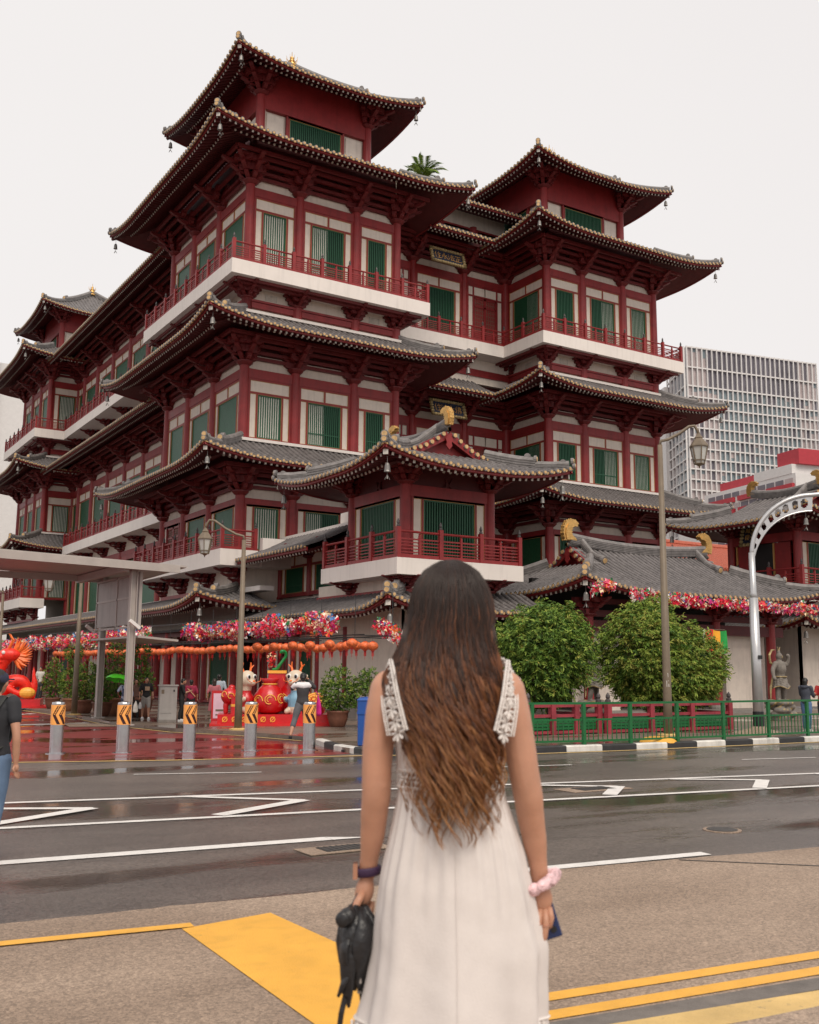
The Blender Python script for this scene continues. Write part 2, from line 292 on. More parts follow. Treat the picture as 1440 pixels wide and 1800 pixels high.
# near pavement the woman and the camera stand on
m=MB(); q=[(-40,2.0),(60,-2.5),(60,-60),(-40,-60)]; q=[(-40,6.3),(-2,3.32),(2.2,2.95),(20,1.6),(60,-2.2),(60,-40),(-40,-40)]
m.add([(*p,.33) for p in q]+[(*p,0) for p in q],[tuple(range(len(q)))]+[(i,len(q)+i,len(q)+(i+1)%len(q),(i+1)%len(q)) for i in range(len(q))]); tag(m.build('near_pavement','concrete'),kind='structure')
# ------------------------------------------------------------ distant buildings
mat('bg_white',(.66,.64,.63),.7,var=.05); mat('bg_red',(.42,.03,.045),.6,var=.1); mat('pane_a',(.15,.14,.165),.3,var=.25,scale=.2,spec=.3); mat('pane_b',(.20,.245,.27),.25,var=.25,scale=.2,spec=.3); mat('pane_c',(.42,.36,.36),.2,var=.2,scale=.2); mat('orange_tile',(.42,.10,.055),.6,var=.25,scale=5); mat('bg_grey',(.45,.44,.44),.7)
GT=thing('office_tower','tall glass office tower wrapped in a white window grid, behind the temple at right','building',(122,98,0),world=True)
A=Vector((110.9,101.2,0)); B=Vector((133.9,96.4,0)); Cc=Vector((115.9,109.3,0)); H_=48.5
def curtain(A,B,ncol,zs,out,wide=()):
    d=B-A; u=d.normalized(); n=Vector((u.y,-u.x,0)); 
    if n.y>0 and abs(n.y)>abs(n.x): n=-n
    if n.dot(A)>0: n=-n
    g=MB(); p=MB(); r_=random.Random(3)
    for i in range(ncol+1):
        q=A+d*i/ncol; g.obox(q+n*.25+Vector((0,0,H_/2)),u*.075,n*.12,Vector((0,0,H_/2)))
    for z in zs: g.obox(A+d/2+n*.2+Vector((0,0,z)),d/2,n*.10,Vector((0,0,.10)))
    for i in range(ncol):
        for k,(a,b) in enumerate(zip(zs[:-1],zs[1:])):
            f=i/ncol; mt=1 if .2<f<.82 else 2
            if z_top(k,len(zs)) : mt=0 if .12<f<.85 else 2
            if r_.random()<.12: mt=0
            a0=A+d*i/ncol;b0=A+d*(i+1)/ncol
            p.add([(a0.x,a0.y,a),(b0.x,b0.y,a),(b0.x,b0.y,b),(a0.x,a0.y,b)],[(0,1,2,3)],mt)
            if mt and r_.random()<.7:  # blinds drawn to different heights
                h=a+(b-a)*(1-r_.random()*.6); q0=a0+n*.03;q1=b0+n*.03; p.add([(q0.x,q0.y,h),(q1.x,q1.y,h),(q1.x,q1.y,b),(q0.x,q0.y,b)],[(0,1,2,3)],2 if r_.random()<.4 else 1)
    tag(g.build('window_grid','bg_white',GT),kind='stuff'); tag(p.build('window_panes',['pane_a','pane_b','pane_c'],GT),kind='stuff')
def z_top(k,n): return k>=n-3
zs=[0]; z=3.0
while z<41.5: zs.append(z); z+=1.52
zs+=[42.6,45.4,48.4]
curtain(A,B,27,zs,1); curtain(Cc,A,5,zs,1)
m=MB(); m.prism([A+Vector((.6,.6,0)),B+Vector((0,.6,0)),B+Vector((4,12,0)),Cc+Vector((.6,.3,0))],(0,0,H_-.3)); m.build('core','bg_grey',GT)
MB().prism([Vector((117,109,0)),Vector((115.2,109.6,0)),Vector((119,118,0)),Vector((121,117,0))],(0,0,45)).build('side_slab','bg_white',GT)
# red and white slab block in front of the tower
HB=thing('apartment_block','pale apartment block with red balcony bands and red rooftop boxes','building',(90,76,0),world=True)
A=Vector((93.2,86.0,0)); B=Vector((89.0,67.0,0)); d=B-A; u=d.normalized(); n=Vector((-u.y,u.x,0)); n=n if n.dot(A)<0 else -n
def hb(a,b,z0,z1,o0,o1,mt,nm): 
    c=A+u*(a+b)/2+n*(o0+o1)/2+Vector((0,0,(z0+z1)/2)); MB().obox(c,u*(b-a)/2,n*(o1-o0)/2,Vector((0,0,(z1-z0)/2))).build(nm,mt,HB)
Ld=d.length
hb(-1,4,0,21.2,-8,.2,'bg_white','stair_tower'); hb(4,Ld,0,22.0,-8,0,'bg_white','wall'); hb(5,12.5,22.0,23.3,-7,-1.5,'bg_red','roof_box'); hb(13,19,22.0,23.0,-8,.05,'bg_white','upper_wall'); hb(16.2,19.5,23.0,24.6,-6,-.5,'bg_red','roof_box')
for k in range(10):
    z=8.9+k*1.28
    for a0,b0 in ((4.6,9.6),(10.4,14.5),(15.2,Ld-.2)): hb(a0,b0,z,z+.52,0,.35,'bg_red','balcony_band')
    for j in range(10): hb(4.8+j*1.45,6.0+j*1.45,z+.58,z+1.12,0,.05,'pane_a' if (j*7+k*3)%5 else 'pane_c','window')
for k in range(4): hb(-.6+k*1.1,-.1+k*1.1,19.6,20.3,.2,.25,'pane_a','window')
# white blocks far left
LB=thing('tower_block','white housing block with red window bands behind the far temple tower','building',(24,156,0),world=True)
MB().box((16,152,0),(26.2,166,47)).build('wall','bg_white',LB); MB().box((26.2,153.5,0),(30.3,166,45)).build('end_wall','bg_white',LB)
for k in range(15):
    z=3+k*3
    for x0,x1 in ((17,20.5),(22,25.6)):
        MB().box((x0,151.9,z),(x1,152.05,z+1.0)).build('spandrel','bg_red',LB); MB().box((x0,151.93,z+1.1),(x1,152.04,z+2.3)).build('window','pane_b',LB)
        for q in range(1,4): MB().box((x0+(x1-x0)*q/4-.05,151.9,z+1.1),(x0+(x1-x0)*q/4+.05,151.95,z+2.3)).build('mullion','bg_white',LB)
LC=thing('pale_block','plain pale tower block at the left edge, behind the others','building',(20,200,0),world=True)
MB().box((14,195,0),(32,210,82)).build('wall','bg_white',LC); MB().box((15,196,82),(24,208,85)).build('roof_room','bg_white',LC)
for k in range(20): MB().box((15,194.9,6+k*3.6),(31,195.02,6.8+k*3.6)).build('band','bg_grey',LC)
# orange tiled roof seen past the gate
OR=thing('tiled_house','low house with bright orange tiled roof seen past the gate ridge','house',(58,52,0),world=True)
MB().box((50,50,0),(66,60,9.0)).build('wall','bg_white',OR)
m=MB()
for k in range(54):
    x=49.5+k*.32; m.tube([(x,49.2,8.8),(x,55,11.2)],.13,6)
m.add([(49.3,49.2,8.8),(66.8,49.2,8.8),(66.8,55,11.2),(49.3,55,11.2)],[(0,1,2,3)]); m.build('roof','orange_tile',OR); MB().tube([(49.3,55,11.3),(66.8,55,11.3)],.25,8).build('roof_ridge','orange_tile',OR)
# ------------------------------------------------------------ temple kit
# ---- tiled roofs: real barrel-tile rows, eave discs, fascia, rafters, hip ridges
SIDE={'S':((0,0),(1,0),(0,1)),'W':((0,1),(0,-1),(1,0)),'N':((1,1),(-1,0),(0,-1)),'E':((1,0),(0,1),(-1,0))}
def roof(root,rect,ze,zt,Dfull,up=.5,detail='SW',sides='SWNE',gable=None,concave=(),single='',D=None,sp=.30,Lc=4.2,hips='SW SE NW NE'.split(),trim=None,ridgew=.20,name='roof'):
    """rect: eave rectangle; Dfull: plan depth of the full slope; D: depth at which this roof stops (wall)
    gable: dict side->depth of the gable plane for hip-and-gable roofs; concave: corner names with no hip; trim: dict side->(s0,s1)"""
    x0,y0,x1,y1=rect; D=D or Dfull
    under=MB(); rows=MB(); caps=MB(); fas=MB(); raf=MB(); ends=MB(); single_rows=[]
    dz=zt-ze
    def prof(d): q=d/Dfull; return dz*(.72*q+.28*q*q)
    for sd in sides:
        o,a,i=SIDE[sd]; O=Vector((x0+(x1-x0)*o[0],y0+(y1-y0)*o[1])); A=Vector(a); I=Vector(i)
        Ln=(x1-x0) if a[0] else (y1-y0)
        cs,ce={'S':('SW','SE'),'W':('NW','SW'),'N':('NE','NW'),'E':('SE','NE')}[sd]
        c0=cs not in concave; c1=ce not in concave
        t0,t1=(trim or {}).get(sd,(0,Ln))
        gs=gable and gable.get('ends')   # sides that carry the gable triangles
        Dg=gable['d'] if gable else None
        def lift(s):
            l=0
            if c0: l+=max(0,1-s/Lc)**2.2
            if c1: l+=max(0,1-(Ln-s)/Lc)**2.2
            return up*l
        def lim(s):
            m=D
            if gable and sd in gs: m=Dg
            e=min(s if c0 else 9e9,Ln-s if c1 else 9e9)
            if gable and sd not in gs: return m if e>=Dg else max(e,.02)
            return max(min(m,e),.02)
        def pt(s,d,h=0):
            xy=O+A*s+I*d; return Vector((xy.x,xy.y,ze+lift(s)*(1-d/Dfull)+prof(d)+h))
        # sheet on top and soffit underneath
        ss=[t0+(t1-t0)*k/max(2,int((t1-t0)/.5)) for k in range(max(2,int((t1-t0)/.5))+1)]
        if gable and sd not in gs: ss=sorted(ss+[Dg-.001,Dg+.001,Ln-Dg-.001,Ln-Dg+.001])
        top=[[pt(s,lim(s)*q/5) for q in range(6)] for s in ss]
        bot=[[pt(s,lim(s)*q/5,-.17-.05*(q/5)) for q in range(6)] for s in ss]
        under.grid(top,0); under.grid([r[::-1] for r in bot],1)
        # fascia board following the eave curve
        for s,e in zip(ss[:-1],ss[1:]):
            p=pt(s,.07,-.13); q=pt(e,.07,-.13); fas.bar(p,q+(q-p).normalized()*.004,.05,.14)
            p=pt(s,.0,-.035); q=pt(e,.0,-.035); caps.bar(p,q,.04,.05,1)
        det=sd in detail; n=int((t1-t0)/sp); off=(t1-t0-(n-1)*sp)/2
        if det:
            for k in range(n):
                s=t0+off+k*sp; lm=lim(s); r=.082
                nt_=max(1,int(lm/.42)); path=[];rad=[]
                d0=-.05
                for j in range(nt_):
                    a_=d0+(lm-d0)*j/nt_; b_=d0+(lm-d0)*(j+1)/nt_
                    path+=[pt(s,a_,.0),pt(s,b_-.012,.0)]; rad+=[r,r*.86]
                mb=MB() if sd in single else rows
                # half-round row
                N5=5; vs=[];fs=[]; S3=Vector((A.x,A.y,0))
                for p,rr in zip(path,rad):
                    for j in range(N5+1):
                        an=math.pi*j/N5; vs.append(p+S3*math.cos(an)*rr+Vector((0,0,1))*math.sin(an)*rr*1.05)
                for q in range(len(path)-1):
                    for j in range(N5): fs.append((q*6+j,q*6+j+1,(q+1)*6+j+1,(q+1)*6+j))
                mb.add(vs,fs,0)
                # eave disc with raised ring, and the drip tile beside it
                c=path[0]+Vector((0,0,.012)); I3=Vector((I.x,I.y,0))
                mb.cyl(c-I3*.035,c+I3*.02,.088,.088,10,1); mb.cyl(c-I3*.05,c-I3*.03,.055,.055,8,2)
                if sd in single: single_rows.append(mb)
                if k<n-1:
                    m_=pt(s+sp/2,-.03,-.005); h=sp/2-.07
                    caps.add([m_-S3*h+Vector((0,0,.02)),m_+S3*h+Vector((0,0,.02)),m_+S3*h*.6+Vector((0,0,-.05)),m_+Vector((0,0,-.075)),m_-S3*h*.6+Vector((0,0,-.05)),
                      m_-S3*h+Vector((0,0,.02))+I3*.05,m_+S3*h+Vector((0,0,.02))+I3*.05,m_+S3*h*.6+Vector((0,0,-.05))+I3*.05,m_+Vector((0,0,-.075))+I3*.05,m_-S3*h*.6+Vector((0,0,-.05))+I3*.05],
                      [(0,4,3,2,1),(5,6,7,8,9),(0,1,6,5),(1,2,7,6),(2,3,8,7),(3,4,9,8),(4,0,5,9)],1)
        if det:
            rs=.27; n=int((t1-t0)/rs)
            for k in range(n):
                s=t0+rs*(k+.5); lm=lim(s)
                if lm>.3:
                    a_,b_=.16,min(1.35,lm); raf.bar(pt(s,a_,-.25),pt(s,b_,-.27),.085,.10)
                    p=pt(s,a_-.015,-.25); q=pt(s,a_,-.25); ends.bar(p,q,.087,.102)
                if lm>1.2:
                    a_,b_=.85,min(2.7,lm); raf.tube([pt(s,a_,-.36),pt(s,b_,-.34)],.055,6)
                    ends.tube([pt(s,a_-.02,-.36),pt(s,a_,-.36)],.057,6)
    ro=under.build(name,['tile','red_shaded'],root)
    if rows.f: tag(rows.build('roof_tile_rows',['tile','ridge','cap'],ro),kind='stuff')
    for mb in single_rows: mb.build('tile_row',['tile','ridge','cap'],ro)
    caps.build('drip_tiles',['ridge','cap'],ro); fas.build('eave_board','red',ro)
    if raf.f: tag(raf.build('rafters','red_shaded',ro),kind='stuff'); tag(ends.build('rafter_ends','white_end',ro),kind='stuff')
    # hip ridges with stepped end and double discs
    for h in hips:
        if h in concave: continue
        cx=x0 if 'W' in h else x1; cy=y0 if 'S' in h else y1; ix=1 if 'W' in h else -1; iy=1 if 'S' in h else -1
        Dh=gable['d'] if gable else D
        def hp(d,h_=0): return Vector((cx+ix*d,cy+iy*d,ze+up*max(0,1-d/Lc)**2.2*(1-d/Dfull)+prof(d)+h_))
        m=MB()
        def run(d0,d1,w,hh,b):
            k=max(2,int((d1-d0)/.35)); P=[hp(d0+(d1-d0)*j/k,b) for j in range(k+1)]
            for p,q in zip(P[:-1],P[1:]):
                m.bar(p+Vector((0,0,hh/2)),q+Vector((0,0,hh/2))+(q-p)*.03,w,hh,0)
                m.bar(p+Vector((0,0,hh*.35)),q+Vector((0,0,hh*.35))+(q-p)*.03,w+.05,.03,0); m.bar(p+Vector((0,0,hh*.75)),q+Vector((0,0,hh*.75))+(q-p)*.03,w+.05,.03,0)
            m.tube([p+Vector((0,0,hh+.02)) for p in P],w*.62,8)
        run(.1,Dh*.42,ridgew,.12,.02); run(Dh*.42,Dh,ridgew*1.15,.24,.02)
        dv=Vector((-ix,-iy,0)).normalized()
        for d,hh,r in ((-.02,.06,.10),(.02,.24,.115),(Dh*.42,.34,.13)):
            p=hp(d,hh); m.cyl(p+dv*-.05,p+dv*.05,r*1.15,r*1.15,12,0); m.cyl(p+dv*.05,p+dv*.075,r*.8,r*.8,12,1)
        for d,hh in ((.25,.22),(Dh*.42+.2,.42)):
            p=hp(d,hh); m.cyl(p-Vector((dv.y,-dv.x,0))*.09,p+Vector((dv.y,-dv.x,0))*.09,.12,.12,10,0)
        m.build('hip_ridge',['ridge','cap'],ro)
        # hip rafter with pale end and a wind bell
        hb=MB(); hb.bar(hp(.12,-.27),hp(min(D,2.6),-.38),.16,.22,0); hb.bar(hp(.10,-.27),hp(.12,-.27),.165,.225,1); hb.build('hip_rafter',['red_shaded','white_end'],ro)
        bl=MB(); p=hp(.28,-.38); bl.cyl(p,p-Vector((0,0,.22)),.008,.008,5)
        bl.lathe(p-Vector((0,0,.52)),[(.115,0),(.10,.05),(.085,.22),(.05,.29),(.01,.31)],8); bl.cyl(p-Vector((0,0,.52)),p-Vector((0,0,.62)),.006,.006,4)
        q=p-Vector((0,0,.62))
        for an in (0,2.1,4.2): bl.bar(q,q+Vector((math.cos(an)*.09,math.sin(an)*.09,-.14)),.03,.012)
        bl.build('wind_bell','bell',ro)
    return ro
mat('bracket_shaded',(.14,.011,.012),.55,var=.2,scale=2)  # the same red again, with under-eave shade put into its colour
# ---- bracket sets
def arm(mb,c,ax,half,h,w):      # bracket arm with lower corners cut away
    c=Vector(c); ax=Vector(ax); n=ax.cross(Vector((0,0,1))).normalized()
    pts=[(-half,h),(half,h),(half,h*.5),(half*.8,h*.15),(half*.55,0),(-half*.55,0),(-half*.8,h*.15),(-half,h*.5)]
    mb.prism([c+ax*x+Vector((0,0,z))-n*w/2 for x,z in pts],n*w)
def bracket_mesh(name,dirs,H=1.12,out=.42,tiers=3):
    m=MB(); m.lathe((0,0,0),[(.22,0),(.28,.03),(.40,.14),(.40,.2)],4 if False else 8)
    step=(H-.2)/tiers
    for d in dirs:
        d=Vector((d[0],d[1],0)).normalized(); s=Vector((-d.y,d.x,0))
        for k in range(tiers):
            z=.2+step*k
            L_=out*(k+1)
            # projecting arm with a raised beak
            m.prism([Vector((0,0,z))+d*x+Vector((0,0,h))-s*.10 for x,h in ((-.15,0),(L_*.75,0),(L_+.05,step*.35),(L_+.22,step*.7),(L_+.20,step*.95),(L_,step*.72),(-.15,step*.72))],s*.20)
            for j in range(k+1):
                arm(m,d*out*j+Vector((0,0,z+step*.02)),s,.46+.16*(k-j)+.1*(j==0),step*.72,.20)
                for e in (-1,0,1): 
                    c=d*out*j+s*e*(.34+.15*(k-j)+.1*(j==0))+Vector((0,0,z+step*.78)); m.obox(c,s*.115,d*.115,Vector((0,0,step*.2)))
    return m.mesh(name,'bracket_shaded')
MAT['red']
BR_S=bracket_mesh('bracket',[(0,-1)]); BR_W=bracket_mesh('bracket_w',[(-1,0)])
BR_SW=bracket_mesh('bracket_corner',[(0,-1),(-1,0),(-.72,-.72)]); BR_SE=bracket_mesh('bracket_corner_e',[(0,-1),(1,0),(.72,-.72)]); BR_NW=bracket_mesh('bracket_corner_n',[(-1,0),(0,1),(-.72,.72)])
FIN=MB().lathe((0,0,0),[(.045,0),(.06,.02),(.06,.05),(.04,.07),(.055,.11),(.05,.16),(.03,.19),(.012,.26)],8).mesh('finial','finial')
# ---- balustrade along a polyline
def railing(root,pts,z,H=.86,bay=1.45,endpost=True):
    part=MB(); P=[Vector((p[0],p[1],z)) for p in pts]; posts=[]
    for a,b in zip(P[:-1],P[1:]):
        d=b-a; n=max(1,round(d.length/bay)); t=d.normalized(); U=Vector((0,0,1))
        for k in range(n):
            p=a+d*k/n; q=a+d*(k+1)/n; posts.append(p)
            part.tube([p+U*H*.97,q+U*H*.97],.042,8); part.bar(p+U*H*.70,q+U*H*.70,.05,.05); part.bar(p+U*.07,q+U*.07,.09,.12)
            for f in (.22,.34,.46,.58): part.bar(p+U*H*f,q+U*H*f,.03,.035)
            m_=(p+q)/2; part.bar(m_+U*.1,m_+U*H*.86,.075,.075,0,t); part.lathe(m_+U*H*.74,[(.05,0),(.05,.03),(.025,.06),(.025,.10),(.05,.16)],6)
    posts.append(P[-1])
    ro=part.build('railing','red',root)
    seen=[]
    for p in posts:
        if any((p-q).length<.05 for q in seen): continue
        seen.append(p)
        m=MB(); m.box((p.x-.075,p.y-.075,z-.02),(p.x+.075,p.y+.075,z+H*1.12)); m.lathe(p+Vector((0,0,H*1.12)),[(.05,0),(.065,.03),(.06,.06),(.035,.08),(.055,.13),(.045,.19),(.012,.27)],8,1)
        m.build('post',['red','finial'],ro)
    return ro
# ---- one wall face: columns, beams, windows with panels
def ax3(u): return Vector((u[0],u[1],0))
def window(root,p0,u,n,w,zb,zw,zp,kind,double=False,side=.30):
    """opening frame between two columns: p0 left-bottom corner (2D), width w along u, outward n"""
    U=ax3(u); Nn=ax3(n); B=Vector((p0[0],p0[1],0)); fr=MB(); gd=MB()
    def bx(mb,x0,x1,z0,z1,d0,d1,m=0):
        c=B+U*(x0+x1)/2+Vector((0,0,(z0+z1)/2))+Nn*(d0+d1)/2; mb.obox(c,U*(x1-x0)/2,Nn*(d1-d0)/2,Vector((0,0,(z1-z0)/2)),m)
    t=.09; px=[]
    wx0,wx1=t+side+t*.8,w-t-side-t*.8
    for x in (0,w-t): bx(fr,x,x+t,zb,zp+t,-.06,.07)
    for x in (wx0-t*.8,wx1): bx(fr,x,x+t*.8,zb+t,zw,-.06,.06)
    for z0,z1 in ((zb,zb+t),(zw,zw+t),(zp,zp+t)):
        if z1-z0>0: bx(fr,t,w-t,z0,z1,-.06,.065)
    panels=[(t,wx0-t*.8,zb+t,zw),(wx1+t*.8,w-t,zb+t,zw)]
    if zp-zw>.25:
        if double:
            bx(fr,w/2-t*.4,w/2+t*.4,zw+t,zp,-.06,.06); panels+=[(t,w/2-t*.4,zw+t,zp),(w/2+t*.4,w-t,zw+t,zp)]
        else: panels.append((t,w-t,zw+t,zp))
    g=.015
    for a,b,c,d in panels+[(wx0,wx1,zb+t,zw)]:
        for q in ((a,a+g,c,d),(b-g,b,c,d),(a+g,b-g,c,c+g),(a+g,b-g,d-g,d)): bx(gd,*q,-.05,.052)
    wo=fr.build('window','red',root); gd.build('gold_trim','goldpaint',wo)
    for a,b,c,d in panels:
        m=MB(); bx(m,a+.012,b-.012,c+.012,d-.012,-.06,.025); m.build('white_panel','cream',wo)
    gr=MB(); a,b,c,d=wx0+.03,wx1-.03,zb+t+.03,zw-.03
    for q in ((a-.01,a+.035,c,d),(b-.035,b+.01,c,d),(a,b,c-.01,c+.03),(a,b,d-.03,d+.01)): bx(gr,*q,-.04,.02)
    nb=max(3,int((b-a)/(.105 if kind!='solid' else .07))); bw=(b-a)/nb*(.40 if kind!='solid' else .9)
    for k in range(nb):
        x=a+(b-a)*(k+.5)/nb; bx(gr,x-bw/2,x+bw/2,c,d,-.035,.005+(.004*(k%2) if kind=='solid' else 0))
    if kind in('green','half','right'): bx(gr,a,b,c+(d-c)*.27,c+(d-c)*.29,-.04,-.0)
    gr.build('slat_grille','green',wo)
    bk=MB()
    if kind=='half': bx(bk,a,(a+b)/2,c,d,-.10,-.04,0); bx(bk,(a+b)/2,b,c,d,-.12,-.075,1)
    elif kind=='right': bx(bk,(a+b)/2,b,c,d,-.10,-.04,0); bx(bk,a,(a+b)/2,c,d,-.12,-.075,1)
    elif kind=='white': bx(bk,a,b,c,d,-.10,-.04,0)
    else: bx(bk,a,b,c,d,-.10,-.055,1)
    bk.build('blind',['curtain','green_dark'],wo)
    return wo
def door(root,p0,u,n,w,zb,zw,zp,tall=True):
    U=ax3(u); Nn=ax3(n); B=Vector((p0[0],p0[1],0)); fr=MB()
    def bx(mb,x0,x1,z0,z1,d0,d1,m=0):
        c=B+U*(x0+x1)/2+Vector((0,0,(z0+z1)/2))+Nn*(d0+d1)/2; mb.obox(c,U*(x1-x0)/2,Nn*(d1-d0)/2,Vector((0,0,(z1-z0)/2)),m)
    t=.09; s=.30
    for x in (0,t+s,w-t-s-t,w-t): bx(fr,x,x+t,zb,zp+t,-.06,.065)
    for z in (zw,zp): bx(fr,t,w-t,z,z+t,-.06,.06)
    o=fr.build('door_frame','red',root)
    for a,b,c,d in ((t,t+s,zb,zw),(w-t-s,w-t,zb,zw),(t,w/2-.04,zw+t,zp),(w/2+.04,w-t,zw+t,zp)):
        m=MB(); bx(m,a+.01,b-.01,c+.01,d-.01,-.06,.02); m.build('white_panel','cream',o)
    a,b=t+s+t,w-t-s-t
    for x0,x1 in ((a,(a+b)/2-.01),((a+b)/2+.01,b)):
        m=MB(); bx(m,x0,x1,zb,zw,-.05,-.02,0)
        for q in ((x0,x0+.07,zb,zw),(x1-.07,x1,zb,zw),(x0,x1,zb,zb+.9),(x0,x1,zw-.1,zw),(x0,x1,zw-.6,zw-.5)): bx(m,*q,-.045,.02,0)
        for k in range(1,6): x=x0+(x1-x0)*k/6; bx(m,x-.008,x+.008,zb+.9,zw-.1,-.03,.0,1)
        for k in range(1,9): z=zb+.9+(zw-zb-1)*k/9; bx(m,x0+.07,x1-.07,z-.008,z+.008,-.03,-.002,1)
        m.build('door_leaf',['red','lamp_paint'],o)
    return o
def face(root,A,u,n,cols,zb,zw,zp,zc,zt,kinds,doubles=(),colr=.23,cols_draw=None,br=None,br_scale=1,wallname='wall',top_beams=True,side=.30):
    """wall face from A along u; cols: column stations; zb floor, zw window top, zp panel top, zc column top, zt top of wall"""
    U=ax3(u); Nn=ax3(n); A3=Vector((A[0],A[1],0)); Lw=cols[-1]-cols[0]
    wmb=MB(); c=A3+U*(cols[0]+cols[-1])/2-Nn*.19+Vector((0,0,(zb+zt)/2)); wmb.obox(c,U*Lw/2,Nn*.07,Vector((0,0,(zt-zb)/2)))
    zs=min(zt,zc+.60) if top_beams else zt
    wmb=MB(); wmb.obox(A3+U*(cols[0]+cols[-1])/2-Nn*.19+Vector((0,0,(zb+zs)/2)),U*Lw/2,Nn*.07,Vector((0,0,(zs-zb)/2)))
    wmb.build(wallname,'cream',root)
    if zt>zs+.01: MB().obox(A3+U*(cols[0]+cols[-1])/2-Nn*.19+Vector((0,0,(zt+zs)/2)),U*Lw/2,Nn*.07,Vector((0,0,(zt-zs)/2))).build('upper_wall','red_shaded',root)  # wall above the cream also takes the shade-darkened red
    bm_=MB(); mid=A3+U*(cols[0]+cols[-1])/2
    def hb(z0,z1,o,dep=.14): bm_.obox(mid+Nn*o+Vector((0,0,(z0+z1)/2)),U*(Lw/2-.01),Nn*dep/2,Vector((0,0,(z1-z0)/2)))
    hb(zp+.09,zc-.1,.0,.20)
    if zb is not None: hb(zb-.02,zb+.06,.02,.26)
    bm_.build('tie_beam','red',root)
    if top_beams:
        for z,o in ((zc+.42,.02),(zc+.68,.1),(zc+.92,.42),(zc+1.06,.84),(zc+1.14,1.2)):
            m=MB(); m.obox(mid+Nn*o+Vector((0,0,z)),U*(Lw/2+(o if o>.2 else -.01)),Nn*.07,Vector((0,0,.075))); m.build('purlin','bracket_shaded',root)
    for k,c in enumerate(cols):
        if cols_draw is not None and k not in cols_draw: continue
        p=A3+U*c
        m=MB(); m.cyl(p+Vector((0,0,zb-.05)),p+Vector((0,0,zc)),colr,colr*.95,16); m.lathe(p+Vector((0,0,zb-.05)),[(colr*1.25,0),(colr*1.25,.08),(colr*1.05,.12)],16)
        m.build('column','red',root,smooth=False)
    for k in range(len(cols)-1):
        a,b=cols[k]+colr*.9,cols[k+1]-colr*.9; p=A3+U*a; kd=kinds[k%len(kinds)]
        if kd=='door': door(root,(p.x,p.y),u,n,b-a,zb+.06,zw,zp)
        elif kd: window(root,(p.x,p.y),u,n,b-a,zb+.06,zw,zp,kd,k in doubles,min(side,(b-a)*.17))
def vents(root,A,u,n,xs,zs):
    U=ax3(u);Nn=ax3(n);A3=Vector((A[0],A[1],0))
    for x in xs:
        for z in zs:
            m=MB(); c=A3+U*x+Nn*-.115+Vector((0,0,z))
            for s_ in (-1,1): m.obox(c+U*.27*s_,U*.02,Nn*.02,Vector((0,0,.14)))
            for k in range(5): m.obox(c+Vector((0,0,-.12+.06*k)),U*.26,Nn*.015,Vector((0,0,.014)))
            m.build('vent','white_end',root)

T=thing('temple','large red and white Chinese temple with stacked grey tiled roofs and green shutters','temple',(30.6,60,0),world=True)
def slab(x0,y0,x1,y1,z0,z1):
    MB().box((x0,y0,z0),(x1,y1,z1)).build('balcony_slab','slab',T)
def brackets(pts,z,me,sc=1.,rz=0):
    k=1 if sc>.8 else .80
    for p in pts: wl('bracket',me,T,(p[0],p[1],z),rz,(k,k,sc))
XC=[17.76,20.30,23.40,25.75]; YC=[42.33,45.88,49.33,52.45]
KS=['white','half','green']; KW=['solid']
